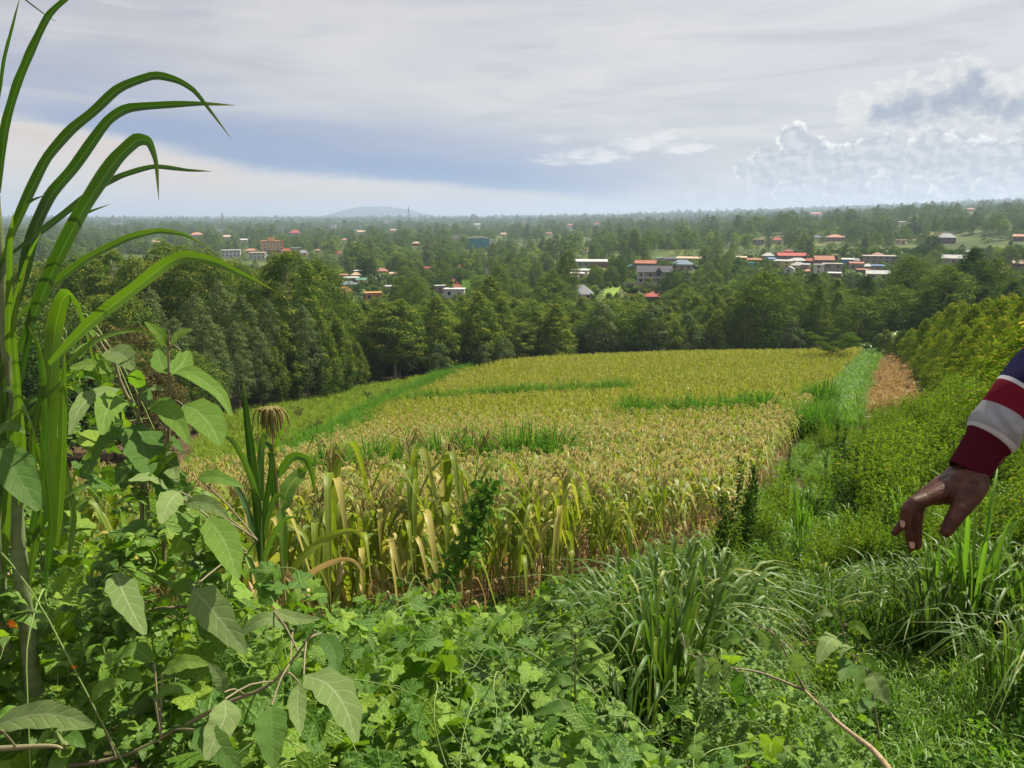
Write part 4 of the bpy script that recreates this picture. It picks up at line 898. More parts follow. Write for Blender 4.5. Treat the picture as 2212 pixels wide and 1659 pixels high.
H_LIST = [
 (1235, 1310, 562, 577, 'shed', 'white', 'stone', 1, 'long low stone building with a white roof above the green plot'),
 (1230, 1272, 584, 592, 'shed', 'white', 'cream', 1, 'upper of the three stepped white sheds behind the grey bungalow'), (1232, 1262, 592, 600, 'shed', 'white', 'cream', 1, 'middle of the three stepped white sheds'), (1232, 1250, 599, 607, 'shed', 'pale', 'stone', 1, 'lowest and smallest of the three stepped sheds'),
 (1373, 1416, 562, 580, 'gable', 'rust', 'brown', 1, 'long rusty-roofed building right behind the two-storey stone house'), (1452, 1494, 561, 584, 'hip', 'slate', 'stone', 1, 'stone house with blue-grey hip roof right of the two-storey house'),
 (1464, 1514, 554, 563, 'gable', 'tan', 'cream', 1, 'pair of tan roofs behind the blue-grey roof'), (1434, 1463, 556, 564, 'gable', 'dark', 'stone', 1, 'dark low roof between the rusty and the tan roofs'), (1416, 1434, 557, 565, 'shed', 'green', 'cream', 1, 'small greenish hut above the two-storey house'),
 (1391, 1422, 633, 650, 'hip', 'red', 'brown', 1, 'small house with bright salmon-red roof below the retaining wall'), (1356, 1374, 571, 585, 'front', 'green', 'brown', 1, 'tiny dark green gabled hut left of the rusty building'), (1255, 1270, 536, 546, 'flat', 'tan', 'cream', 1, 'small tan block above the long white roof'),
 (725, 762, 619, 647, 'hip', 'rust', 'brown', 1, 'brown house with rust-streaked white hip roof, nearest in the left cluster'), (737, 771, 608, 622, 'hip', 'slate', 'stone', 1, 'blue-grey hip roof just above the rust-streaked one'), (743, 775, 599, 611, 'shed', 'pale', 'brown', 1, 'pale shed roof in the left cluster, above the blue-grey one'),
 (759, 781, 588, 602, 'hip', 'tan', 'brown', 1, 'tan hip roof at the top of the left cluster'), (764, 784, 585, 593, 'shed', 'white', 'brown', 1, 'thin white roof behind the tan hip roof'), (770, 793, 600, 612, 'gable', 'green', 'cream', 1, 'grey-green roof at the right of the left cluster'), (733, 752, 594, 603, 'shed', 'pink', 'brown', 1, 'pinkish lean-to at the left of the cluster'),
 (812, 837, 579, 594, 'hip', 'pink', 'brown', 1, 'terracotta hip roof standing alone right of the left cluster'), (842, 861, 588, 597, 'gable', 'tan', 'cream', 1, 'low tan roof right of the terracotta one'), (833, 856, 618, 629, 'shed', 'pale', 'stone', 1, 'pale grey shed among bananas below the terracotta roof'), (788, 824, 632, 650, 'flat', 'timber', 'timber', 1, 'unfinished timber and brick house below the left cluster'),
 (940, 962, 617, 633, 'flat', 'white', 'stone', 1, 'small flat white-topped block left of the ploughed plot house'), (961, 1004, 624, 644, 'flat', 'white', 'white', 1, 'flat-roofed white house at the foot of the ploughed plot'), (912, 930, 576, 585, 'gable', 'red', 'cream', 1, 'small red roof left of the ploughed plot'), (991, 1001, 572, 580, 'gable', 'red', 'cream', 1, 'tiny red roof above the ploughed plot'), (1048, 1062, 574, 596, 'front', 'tan', 'white', 2, 'narrow white gabled house right of the ploughed plot'),
 (481, 520, 540, 556, 'flat', 'white', 'white', 2, 'white flat-roofed complex left of the orange block'), (531, 557, 537, 547, 'hip', 'pink', 'cream', 1, 'pinkish hip roof just left of the orange block'), (541, 575, 545, 559, 'flat', 'cream', 'white', 2, 'white columned building in front of the orange block'), (608, 632, 537, 548, 'hip', 'red', 'cream', 1, 'red hip roof touching the right of the orange block'), (631, 651, 535, 547, 'flat', 'conc', 'conc', 2, 'dark unfinished block right of the red hip roof'),
 (645, 665, 541, 552, 'hip', 'grey', 'cream', 1, 'grey hip roof at the right end of the far town'), (681, 693, 538, 545, 'hip', 'pink', 'cream', 1, 'small pink roof above the big olive tree'), (727, 737, 543, 553, 'hip', 'red', 'cream', 1, 'small red roof above the left cluster'), (626, 650, 497, 513, 'hip', 'red', 'stone', 4, 'four-storey grey block with red roof beyond the orange block'), (412, 440, 502, 516, 'hip', 'pink', 'stone', 2, 'long pink-roofed building beyond the tip of the cane leaf'),
 (712, 726, 485, 495, 'flat', 'cream', 'white', 2, 'pale far block right of the red-roofed block'), (600, 614, 489, 500, 'flat', 'conc', 'conc', 3, 'grey unfinished far block left of the red-roofed block'), (738, 750, 515, 523, 'hip', 'pink', 'cream', 1, 'pink roof right of the red-roofed block'), (771, 790, 498, 506, 'gable', 'tan', 'cream', 1, 'orange-tan far roof in the trees left of centre'), (483, 499, 508, 518, 'gable', 'tan', 'cream', 1, 'tan roof below the left mast'), (519, 536, 516, 523, 'gable', 'white', 'cream', 1, 'white far roof left of the orange block'), (601, 615, 554, 562, 'gable', 'pink', 'cream', 1, 'pink roof in front of the orange block'),
 (890, 907, 522, 531, 'hip', 'tan', 'brown', 1, 'tan hip roof left of the teal tower'), (976, 992, 510, 518, 'flat', 'pale', 'cream', 1, 'pale flat roof up left of the teal tower'), (1053, 1066, 517, 534, 'flat', 'cream', 'white', 4, 'white narrow block touching the teal tower'), (1082, 1095, 503, 511, 'gable', 'tan', 'cream', 1, 'tan roof right of the teal tower'), (1181, 1192, 502, 510, 'gable', 'pink', 'pink', 1, 'pinkish far roof in the centre woods'), (1283, 1295, 481, 489, 'hip', 'red', 'white', 1, 'white far house with red roof'), (1227, 1236, 484, 492, 'gable', 'pink', 'pink', 1, 'pink far wall left of the white far house'),
 (1024, 1038, 483, 489, 'gable', 'pale', 'white', 1, 'pale far roof above the teal tower'), (843, 857, 495, 501, 'gable', 'tan', 'pink', 1, 'orange far roof below the right mast'), (829, 846, 476, 483, 'flat', 'pink', 'pink', 2, 'pink far block left of the right mast'), (1126, 1134, 475, 482, 'flat', 'pink', 'pink', 2, 'small brown far block near the horizon'),
 (1646, 1671, 546, 562, 'hip', 'pale', 'stone', 1, 'grey hip roof at the upper left of the village'), (1679, 1740, 546, 562, 'gable', 'red', 'brown', 2, 'large house with long crimson roof at the top of the village'), (1693, 1712, 540, 548, 'hip', 'red', 'red', 1, 'raised red cupola roof on top of the crimson roof'), (1659, 1684, 556, 566, 'gable', 'blue', 'stone', 1, 'blue roof left of the yellow house'), (1674, 1710, 562, 579, 'shed', 'pale', 'yellow', 2, 'yellow-walled house with grey roof'),
 (1703, 1742, 557, 571, 'hip', 'pale', 'cream', 1, 'wide pale hip roof right behind the yellow house'), (1709, 1737, 566, 583, 'hip', 'pale', 'cream', 1, 'pale hip roof with cream wall right of the yellow house'), (1730, 1748, 570, 586, 'shed', 'pale', 'stone', 1, 'square stone hut with pale lean-to roof'), (1693, 1715, 575, 590, 'front', 'pale', 'white', 1, 'white gable below the yellow house'), (1742, 1770, 558, 572, 'gable', 'red', 'brown', 1, 'red roof in the middle of the village'), (1758, 1797, 553, 578, 'gable', 'rust', 'brown', 2, 'tall brown house with rusty roof in the middle of the village'),
 (1735, 1753, 584, 592, 'hip', 'pink', 'brown', 1, 'small pink roof at the lower edge of the village'), (1757, 1778, 571, 593, 'flat', 'white', 'white', 2, 'white two-storey house with open balcony'), (1777, 1816, 569, 592, 'flat', 'conc', 'stone', 2, 'beige unfinished stone block'), (1818, 1842, 559, 576, 'shed', 'white', 'blue', 1, 'white-roofed house with blue wall'), (1841, 1858, 559, 571, 'hip', 'pale', 'brown', 1, 'small pale roof before the long stone wall'), (1865, 1930, 553, 569, 'flat', 'conc', 'stone', 2, 'long unfinished stone building behind the village'), (1884, 1906, 548, 555, 'hip', 'pink', 'pink', 1, 'small salmon hip roof on the long stone building'),
 (1835, 1863, 567, 585, 'shed', 'rust', 'stone', 1, 'rusty lean-to roof with grey wall'), (1864, 1882, 570, 583, 'hip', 'pale', 'stone', 1, 'small grey roof left of the bright blue roof'), (1882, 1907, 573, 585, 'shed', 'blue', 'stone', 1, 'bright blue lean-to roof at the right of the village'), (1851, 1875, 584, 592, 'shed', 'rust', 'brown', 1, 'low red-brown roof below the rusty lean-to'), (1872, 1917, 584, 604, 'gable', 'pale', 'stone', 1, 'pale gabled house at the lower right of the village'), (1797, 1810, 551, 565, 'flat', 'tan', 'brown', 2, 'narrow brown block above the beige one'), (1789, 1815, 592, 600, 'shed', 'white', 'brown', 1, 'low white roof at the lower edge of the village'),
 (1591, 1612, 554, 562, 'gable', 'tan', 'brown', 1, 'tan roof left of the village'), (1615, 1643, 558, 567, 'gable', 'rust', 'brown', 1, 'rusty roof left of the grey hip roof'), (1616, 1628, 568, 578, 'flat', 'teal', 'teal', 1, 'tiny turquoise kiosk left of the village'), (1976, 1990, 574, 583, 'hip', 'red', 'pink', 1, 'orange-red roof between trees right of the village'),
 (1785, 1821, 507, 520, 'hip', 'pink', 'stone', 2, 'two-storey house with long pink roof on the far slope'), (1667, 1688, 513, 526, 'hip', 'red', 'cream', 1, 'red hip roof on the far slope above the crimson roof'), (1627, 1651, 517, 529, 'flat', 'tan', 'stone', 1, 'low tan block left of the far red hip roof'), (1750, 1773, 459, 468, 'gable', 'pink', 'pink', 1, 'pink roof high on the far ridge'), (1758, 1770, 510, 517, 'gable', 'blue', 'cream', 1, 'small blue roof on the far slope'),
 (2026, 2061, 504, 526, 'hip', 'grey', 'brown', 2, 'two-storey brown house with grey hip roof on the right slope'), (2085, 2113, 538, 552, 'hip', 'slate', 'cream', 1, 'blue-grey roof rising behind the tall pyramid tree'), (2038, 2084, 551, 571, 'gable', 'pale', 'stone', 1, 'long pale roof left of the tall pyramid tree'), (2191, 2225, 506, 520, 'gable', 'pink', 'brown', 2, 'pink-roofed house cut by the right edge'), (2151, 2166, 563, 577, 'flat', 'red', 'red', 2, 'red block at the right edge village'), (2140, 2158, 571, 582, 'shed', 'pale', 'brown', 1, 'pale roof left of the red block'),
 (2149, 2171, 587, 599, 'shed', 'tan', 'brown', 1, 'tan lean-to roof near the right edge'), (2188, 2230, 562, 582, 'gable', 'tan', 'brown', 1, 'large brown house at the right edge'), (2155, 2178, 578, 590, 'shed', 'dark', 'stone', 1, 'dark low roof near the right edge'), (1935, 1957, 518, 528, 'flat', 'tan', 'cream', 1, 'low tan walls on the right slope'), (1942, 1955, 479, 486, 'shed', 'white', 'cream', 1, 'white far roof high on the right slope'), (2089, 2102, 450, 457, 'gable', 'pink', 'pink', 1, 'pink far roof on the right ridge'),
 (468, 482, 495, 502, 'flat', 'white', 'white', 3, 'white far block beside the left mast'), (243, 262, 480, 488, 'flat', 'conc', 'white', 4, 'pale far block on the left horizon'), (330, 345, 520, 527, 'gable', 'tan', 'cream', 1, 'tan far roof behind the cane leaves')]
for h in H_LIST: house(*h)
# walls, plots, tracks
def wall_run(pts, h, m, label):
    P = [G(u, D_at(u, v)) for u, v in pts]; mb = MB()
    for a_, b_ in zip(P[:-1], P[1:]):
        n_ = np.array((-(b_ - a_)[1], (b_ - a_)[0], 0)); n_ = n_ / np.linalg.norm(n_) * .12
        v = [a_ + n_ - (0, 0, 1.5), b_ + n_ - (0, 0, 1.5), b_ - n_ - (0, 0, 1.5), a_ - n_ - (0, 0, 1.5), a_ + n_ + (0, 0, h), b_ + n_ + (0, 0, h), b_ - n_ + (0, 0, h), a_ - n_ + (0, 0, h)]
        mb.add(v, np.array([(0, 1, 5, 4), (1, 2, 6, 5), (2, 3, 7, 6), (3, 0, 4, 7), (4, 5, 6, 7)]), None, .5)
    return tag(part('boundary_wall', mb.mesh('boundary_wall', m, smooth=False)), label, 'wall')
wall_run([(1345, 622), (1440, 623)], 2.2, WC['stone'], 'grey stone retaining wall below the two-storey house')
wall_run([(1342, 606), (1376, 606)], 2.4, WC['brown'], 'brown stone compound wall left of the two-storey house')
wall_run([(1272, 579), (1330, 578)], 2.5, WC['brown'], 'brown stone boundary wall right of the long white roof')
m_soil = plain('ploughed_soil', (.14, .055, .03), (.20, .09, .05), .6, .95, .1, bump=.6)
m_track = plain('track_earth', (.22, .11, .065), (.30, .17, .11), .5, .95, .1)
m_lawn = plain('lawn_grass', (.12, .20, .03), (.19, .27, .05), .25, .95, .1)
m_crop = plain('green_crop', (.09, .22, .035), (.14, .28, .05), .7, .95, .1, bump=.8)
def vpatch(name, pts, m, label, lift=.2, kind='structure', step=None): return patch(name, [(u, D_at(u, v)) for u, v in pts], m, label, lift, kind, step)
vpatch('soil', [(975, 630), (1008, 630), (1014, 590), (974, 590)], m_soil, 'red-brown ploughed plot behind the flat white house', step=1.2)
vpatch('soil', [(1344, 642), (1440, 640), (1440, 624), (1344, 624)], m_soil, 'bare red earth below the retaining wall', step=1.2)
vpatch('soil', [(1300, 604), (1345, 604), (1376, 590), (1320, 588)], m_soil, 'bare brown plot left of the two-storey house', .22, step=1.2)
vpatch('grass_lawn', [(1292, 664), (1322, 664), (1345, 622), (1340, 600), (1318, 580), (1296, 580), (1302, 600), (1300, 640)], m_lawn, 'light green grass slope beside the footpath', .14, 'structure', 1.2)
vpatch('grass_lawn', [(1125, 650), (1142, 655), (1150, 628), (1132, 620)], m_lawn, 'small light green clearing among the trees', .14, 'structure', 1.5)
vpatch('grass_lawn', [(1500, 618), (1560, 650), (1580, 640), (1530, 600)], m_lawn, 'green clearing beside the red track', .14, 'structure', 1.5)
vpatch('crop', [(1236, 582), (1284, 582), (1276, 571), (1236, 572)], m_crop, 'bright green vegetable plot below the long white roof', .25, 'stuff', 1.5)
vpatch('track', [(1304, 616), (1309, 600), (1301, 584), (1287, 577), (1296, 577), (1310, 586), (1316, 600), (1311, 616)], m_track, 'red earth footpath winding through the grass slope', .3, 'structure', .8)
vpatch('track', [(1560, 606), (1600, 634), (1606, 630), (1568, 602)], m_track, 'red earth track by the bananas', .3, 'structure', 1)
nph = [proto('napier_mid', tuft(40, 2.4, .7, .12, 4, .45, k + 140, cols=1).mesh('napier_mid', napier_b)) for k in range(2)]
P_ = [(1008 + 4, D_at(1012, 634)), (1016, D_at(1016, 610)), (1018, D_at(1018, 588))]
strip('napier_grass', P_, 5.0, nph, 'bright green grass belt at the right edge of the ploughed plot', 1.0, .8)
P_ = [(974, D_at(974, 585)), (1020, D_at(1020, 585))]
strip('napier_grass', P_, 4.0, nph, 'bright green grass at the top of the ploughed plot', .8, .8)
# masts, poles and street lamps
m_steel = plain('galvanised_steel', (.24, .25, .27), (.18, .19, .2), 1, .6, .3)
def mast(u, vt, vb, d, label, wb):
    g = G(u, d); ht = Pt(u, vt, d)[2] - g[2]; o = empty('lattice_mast', g); tag(o, label, 'mast'); rp = lambda z: wb * (1 - z / ht * .82)
    for sx, sy in ((1, 1), (1, -1), (-1, -1), (-1, 1)):
        mb = MB(); tube(mb, [(sx * rp(z), sy * rp(z), z) for z in (0, ht)], [.28, .16], 4, .5); part('leg', mb.mesh('leg', m_steel), o)
    mb = MB(); cs = ((1, 1), (1, -1), (-1, -1), (-1, 1)); nb = 11
    for k in range(nb):
        z0, z1 = ht * k / nb, ht * (k + 1) / nb
        for q in range(4):
            a_, b_ = cs[q], cs[(q + 1) % 4]
            tube(mb, [(a_[0] * rp(z0), a_[1] * rp(z0), z0), (b_[0] * rp(z1), b_[1] * rp(z1), z1)], .11, 3, .5); tube(mb, [(a_[0] * rp(z1), a_[1] * rp(z1), z1), (b_[0] * rp(z1), b_[1] * rp(z1), z1)], .11, 3, .5)
    part('brace', mb.mesh('brace', m_steel), o)
    mb = MB(); box(mb, -1.1, 1.1, -1.1, 1.1, ht * .9, ht * .97); part('antenna', mb.mesh('antenna', m_frame), o)
mast(884, 447, 478, 1500, 'taller lattice radio mast on the horizon in front of the mountain', 3.0)
mast(484, 459, 490, 1300, 'lattice mast on the horizon left of the mountain', 2.4)
def pole(u, vt, vb, label, lamp=False):
    d = D_at(u, vb); g = G(u, d); ht = (vb - vt) / F * d; o = empty('street_lamp' if lamp else 'utility_pole', g); tag(o, label, 'street lamp' if lamp else 'pole')
    mb = MB(); tube(mb, [(0, 0, -.3), (0, 0, ht)], [.16, .11], 6, .5); part('post', mb.mesh('post', m_frame if lamp else bark_p), o)
    mb = MB()
    if lamp: tube(mb, smooth_path([(0, 0, ht - .1), (.5, 0, ht + .4), (1.4, 0, ht + .4)], 5), .08, 5, .5); part('arm', mb.mesh('arm', m_steel), o); mb = MB(); box(mb, 1.2, 1.9, -.15, .15, ht + .3, ht + .46); part('lamp_head', mb.mesh('lamp_head', m_steel), o)
    else: box(mb, -.9, .9, -.08, .08, ht - .8, ht - .6); part('crossarm', mb.mesh('crossarm', bark_d), o)
for a_ in [(1039, 556, 580, 'leftmost of three thin pale poles above the ploughed plot'), (1043, 558, 580, 'middle of three thin pale poles above the ploughed plot'), (1047, 563, 582, 'rightmost and shortest of three thin pale poles'), (836, 521, 548, 'pale pole among trees above the terracotta roof'),
           (1784, 541, 560, 'pole rising behind the red roof of the village'), (1530, 548, 566, 'pole beside the tan roofs'), (930, 528, 560, 'pole in the trees above the red roof'), (806, 585, 612, 'pole right of the left cluster of houses'), (1352, 548, 570, 'pole left of the rusty building'), (1540, 590, 620, 'pole by the green clearing')]: pole(*a_)
pole(1230, 547, 575, 'street lamp left of the long white roof', True); pole(1132, 550, 572, 'street lamp in the trees left of centre', True); pole(1500, 545, 566, 'street lamp above the tan roofs', True)
MB.SM = True
# ------------------------------------------------------------------ trees of the valley and the plain
HBa = np.array(HB + [(1296, 1340, 575, 662, 300), (976, 1014, 588, 628, 330), (1236, 1284, 570, 582, 330), (1344, 1436, 612, 640, 280), (1125, 1145, 625, 650, 270)])
def blocks(u, hw_, vt, d):
    """does a tree seen at u, half-width hw_, top at vt, hide a house that stands behind it"""
    a = (HBa[:, 4] > d) & (u + hw_ > HBa[:, 0] + 1) & (u - hw_ < HBa[:, 1] - 1) & (vt < HBa[:, 3] - (HBa[:, 3] - HBa[:, 2]) * .35)
    return bool(a.any())
taken = []
def free(x, y, r):
    for a, b, c in taken:
        if (a - x) ** 2 + (b - y) ** 2 < (r + c) ** 2 * .8: return False
    taken.append((x, y, r)); return True
def tree_at(key, x, y, ht, label, group, wf=1.0, force=False):
    z = Hs(x, y); u, vb = proj((x, y, z)); _, vt = proj((x, y, z + ht)); Hh = TK[key][0][0]
    hw_ = F * .23 * ht / y
    if not force and blocks(u, hw_, vt, y): return None
    return put_tree(key, None, None, ht, label, group, wf, xy=(x, y))
big = [('pyramid', 2080, 150, 536, 1.25, 'tallest dark pyramid-shaped tree on the right, before the blue-grey roof'), ('dark', 1640, 152, 590, 1.2, 'huge dark rounded tree right of centre behind the field'), ('dark', 1690, 160, 600, 1.0, 'dark tree joined to the right of the huge rounded one'), ('olive', 1605, 150, 640, .9, 'lower rounded tree left of the huge dark one'),
       ('dark', 1950, 165, 556, 1.0, 'dark rounded tree right below the village'), ('pyramid', 1860, 160, 596, .9, 'conical tree below the village centre'), ('dark', 2130, 160, 560, 1.0, 'dark tree leaning on the right of the tall pyramid tree'), ('pyramid', 1990, 140, 628, .9, 'pointed tree in front of the tall pyramid tree, lower'), ('pyramid', 1925, 142, 668, .8, 'pointed small tree at the foot of the right wood'),
       ('pyramid', 2040, 138, 638, .9, 'rounded cone tree left below the tall pyramid tree'), ('olive', 1225, 240, 545, .7, 'tall loose dark tree left of the street lamp'), ('dark', 1195, 232, 585, .7, 'dark tree in front of the stepped sheds'), ('round', 1450, 262, 590, .9, 'dense dark round tree hiding the right of the two-storey house'), ('olive', 1370, 500, 495, .9, 'tall spreading tree above the rusty building'),
       ('olive', 1345, 520, 520, .8, 'tree left of the tall spreading one'), ('dark', 1280, 460, 528, .8, 'dark tree above the long white roof'), ('dark', 1520, 420, 535, .8, 'dark tree right of the tan roofs'), ('pale', 1706, 146, 690, 1.1, 'pale grey-green tree at the far crest of the field'), ('pale', 952, 117, 742, 1.1, 'pale russet bush-like tree at the left crest of the field'), ('pale', 1092, 134, 732, 1.0, 'silvery young tree at the crest of the field'), ('pale', 1046, 132, 745, .9, 'russet-topped young tree left of the silvery one'),
       ('acacia', 1630, 235, 600, 1.0, 'thin spreading tree beside the green clearing'), ('young', 1060, 165, 600, 1.3, 'big pointed eucalyptus with lit top left of centre'), ('young', 1000, 175, 640, 1.0, 'pointed eucalyptus below the flat white house'), ('dark', 900, 205, 600, .85, 'dark tree left of the ploughed plot'), ('dark', 870, 215, 598, .85, 'tall clump tree right of the terracotta roof'), ('dark', 1075, 235, 575, .8, 'dark cone-shaped tree right of the ploughed plot'),
       ('younger', 1910, 118, 714, .8, 'small bright tree at the top of the brown plot'), ('round', 1945, 110, 715, .6, 'palm-like clump at the top of the brown plot'), ('slope', 1960, 100, 750, .9, 'dark bushy shrub at the right side of the brown plot')]
for k_, u_, d_, v_, w_, lab in big:
    g = G(u_, d_); put_tree(k_, u_, d_, v_, lab, None, w_); taken.append((g[0], g[1], 2.5 if d_ < 200 else 4))
def grow(poly, spacing, kinds, hts, label, group, nmax=400, wf=1.0, tries=6, jitter=1.0):
    P = poly_ud(poly); q = fill(P, 1 / spacing ** 2 * tries); made = 0
    q = q[rng.permutation(len(q))]
    for x, y in q:
        if made >= nmax: break
        if not all((a - x) ** 2 + (b - y) ** 2 > (spacing * .5 + c * .5) ** 2 for a, b, c in taken): continue
        k_ = kinds[int(rng.integers(len(kinds)))]; ht = rng.uniform(*hts) * {'young': 1, 'younger': .8}.get(k_, 1)
        for sc_ in (1, .75, .55):
            if tree_at(k_, x, y, ht * sc_, label, group, wf * rng.uniform(.85, 1.2)) is not None:
                taken.append((x, y, spacing * .5)); made += 1; break
    return made
a = grow([(640, 108), (770, 122), (900, 128), (1010, 134), (1130, 141), (1320, 146), (1600, 148), (1600, 190), (1000, 180), (700, 150)], 4.8, ['young', 'young', 'younger', 'young', 'dark', 'olive', 'pale'], (7.5, 14), 'golden-tipped tree in the crowded front rows right behind the maize', 'trees right behind the field', 110, 1.35)
b = grow([(700, 150), (1000, 180), (1600, 190), (1600, 240), (1100, 250), (700, 240)], 6.0, ['young', 'younger', 'dark', 'olive', 'young'], (9, 16), 'eucalyptus deep in the valley between the maize and the houses', 'eucalypts deep in the valley', 90, 1.4)
c = grow([(1600, 146), (1800, 146), (2000, 142), (2350, 132), (2400, 200), (1900, 235), (1600, 230)], 7.0, ['dark', 'pyramid', 'dark', 'young'], (10, 16), 'dark crowded tree in the shaded valley on the right', 'dark trees in the right valley', 90, 1.15)
d_ = grow([(-150, 130), (640, 130), (720, 160), (700, 280), (-150, 280)], 9.0, ['olive', 'dark', 'silver'], (13, 19), 'broad tree in the back of the left wood', 'trees at the back of the left wood', 50)
e_ = grow([(640, 245), (1200, 250), (1600, 240), (2300, 200), (2300, 420), (1600, 420), (640, 430)], 8.0, ['dark', 'round', 'younger', 'olive', 'pale', 'acacia'], (5, 11), 'garden tree between the houses of the middle distance', 'garden trees between the houses', 190)
print('trees', a, b, c, d_, e_)
bp = [banana(k) for k in range(3)]; bpm = [(a_.mesh('banana_stem', stem_m), b_.mesh('banana_foliage', ban_l)) for a_, b_ in bp]
def put_banana(u, d, s=1.0, label='banana plant with broad ragged leaves in the groves between the houses', group='banana plants between the houses'):
    g = G(u, d); a_, b_ = bpm[int(rng.integers(3))]; o = empty('banana_plant', g, rng.uniform(0, 6), s); tag(o, label, 'banana plant', group); part('stem', a_, o); part('foliage', b_, o)
for (u0, u1, v0, v1, n_) in [(1430, 1560, 645, 680, 34), (740, 790, 640, 660, 12), (790, 850, 600, 615, 8), (1740, 1880, 592, 612, 26), (1500, 1560, 580, 600, 10), (1590, 1640, 548, 556, 7), (1330, 1380, 640, 670, 14), (930, 1000, 560, 575, 10), (1060, 1110, 560, 575, 6), (1115, 1150, 575, 610, 8), (690, 740, 640, 665, 6), (1290, 1350, 560, 570, 6)]:
    for k in range(n_):
        u = rng.uniform(u0, u1); v = rng.uniform(v0, v1); d = D_at(u, v); s = rng.uniform(.7, 1.15)
        x, y = X_at(u, d), d
        if blocks(u, F * 1.0 / d, proj((x, y, Hs(x, y) + 3 * s))[1], d): continue
        put_banana(u, d, s)
g = G(1916, 122); put_banana(1916, 122, 1.2, 'banana plant at the top of the brown plot', None); put_banana(1935, 116, 1.3, 'larger banana plant right of the other above the brown plot', None); put_banana(1868, 122, .8, 'small banana plant beside the acacia at the field corner', None)
# the far wooded plain: one mass
def lowtree(Hh, zb, Rm, prof, nl, lr, nleaf, ls, m):
    nleaf = int(nleaf * 2.0); ls = ls * .68; nl += 4
    c, L = lobes_crown(Hh, zb, Rm, prof, nl, lr, nleaf, ls, .3, .3, 1.0, .1, .7); mb = c; tube(mb, [(0, 0, -1), (0, 0, zb + 1)], [.25, .15], 4, .2, cap=False); return proto('far_tree', mb.mesh('far_tree', m, smooth=False))
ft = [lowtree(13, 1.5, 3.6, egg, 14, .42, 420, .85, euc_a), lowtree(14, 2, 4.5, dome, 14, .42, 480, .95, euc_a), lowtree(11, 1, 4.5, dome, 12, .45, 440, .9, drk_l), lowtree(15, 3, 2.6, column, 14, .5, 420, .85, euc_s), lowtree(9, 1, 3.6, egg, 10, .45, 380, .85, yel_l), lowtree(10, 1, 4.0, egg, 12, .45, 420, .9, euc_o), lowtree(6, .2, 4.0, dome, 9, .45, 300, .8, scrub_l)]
pts = []
for d0, d1, sp in ((245, 430, 7.5), (430, 900, 8.8), (900, 1500, 11), (1500, 3000, 17), (3000, 6200, 34), (6200, 11500, 75)):
    A = .5 * (d1 ** 2 - d0 ** 2) * 2.0; n = int(A / sp ** 2); y = np.sqrt(rng.uniform(d0 ** 2, d1 ** 2, n)); x = y * rng.uniform(-.88, 1.12, n)
    s = rng.uniform(.45, 1.1, n) * {245: .62, 430: .85, 900: 1.0, 1500: 1.1, 3000: 1.5, 6200: 1.9}[d0]
    cl = np.sin(x / 37 + 2 * np.sin(y / 51)) * np.sin(y / 43 + 1.3 * np.sin(x / 29)) + rng.normal(0, .45, n)
    keep = cl > (-.2 if d0 < 3000 else -2); fieldy = np.sin(x / 95 + 1) * np.sin(y / 160 + 2) > .5
    keep &= ~(fieldy & (d0 < 3000) & (rng.random(n) < .8))
    tall = np.where(cl > .9, 1.5, np.where(rng.random(n) < .06, 1.7, 1.0)); s = s * tall
    if d0 == 245: keep &= (rng.random(n) < .9)
    pts.append(np.stack([x, y, s], 1)[keep])
q = np.concatenate(pts); zz = H(q[:, 0], q[:, 1]); dep = q[:, 1] * cos(PITCH) - (zz - 1.6) * sin(PITCH)
U = CX + F * q[:, 0] / dep; top = zz + 13 * q[:, 2]; VT_ = CYV - F * (q[:, 1] * sin(PITCH) + (top - 1.6) * cos(PITCH)) / (q[:, 1] * cos(PITCH) - (top - 1.6) * sin(PITCH)); HWp = F * 3.2 * q[:, 2] / dep
bad = np.zeros(len(q), bool)
for u0, u1, vt, vb, d in HBa: bad |= (q[:, 1] < d + 4) & (U + HWp > u0 + .5) & (U - HWp < u1 - .5) & (VT_ < vb - (vb - vt) * .4)
low = bad & (q[:, 1] > 250)
tk = np.array([(a_, b_) for a_, b_, _ in taken]) if taken else np.zeros((0, 2))
nearm = q[:, 1] < 430
for k in np.where(nearm & ~bad)[0]:
    if len(tk) and np.min(np.hypot(tk[:, 0] - q[k, 0], tk[:, 1] - q[k, 1])) < 4.5: bad[k] = True
q = q[~bad]; zz = zz[~bad]; n = len(q); print('far trees', n)
sel = rng.choice([0, 0, 1, 1, 2, 3, 3, 4, 5, 6], n)
scatter('far_woodland', ft, np.stack([q[:, 0], q[:, 1], zz], 1), np.stack([rng.normal(0, .03, n), rng.normal(0, .03, n), rng.uniform(0, 6.28, n)], 1), np.stack([q[:, 2] * rng.uniform(1., 1.6, n), q[:, 2] * rng.uniform(1., 1.6, n), q[:, 2] * .92], 1), sel, 'countless trees and hedges covering the wide plain to the horizon')
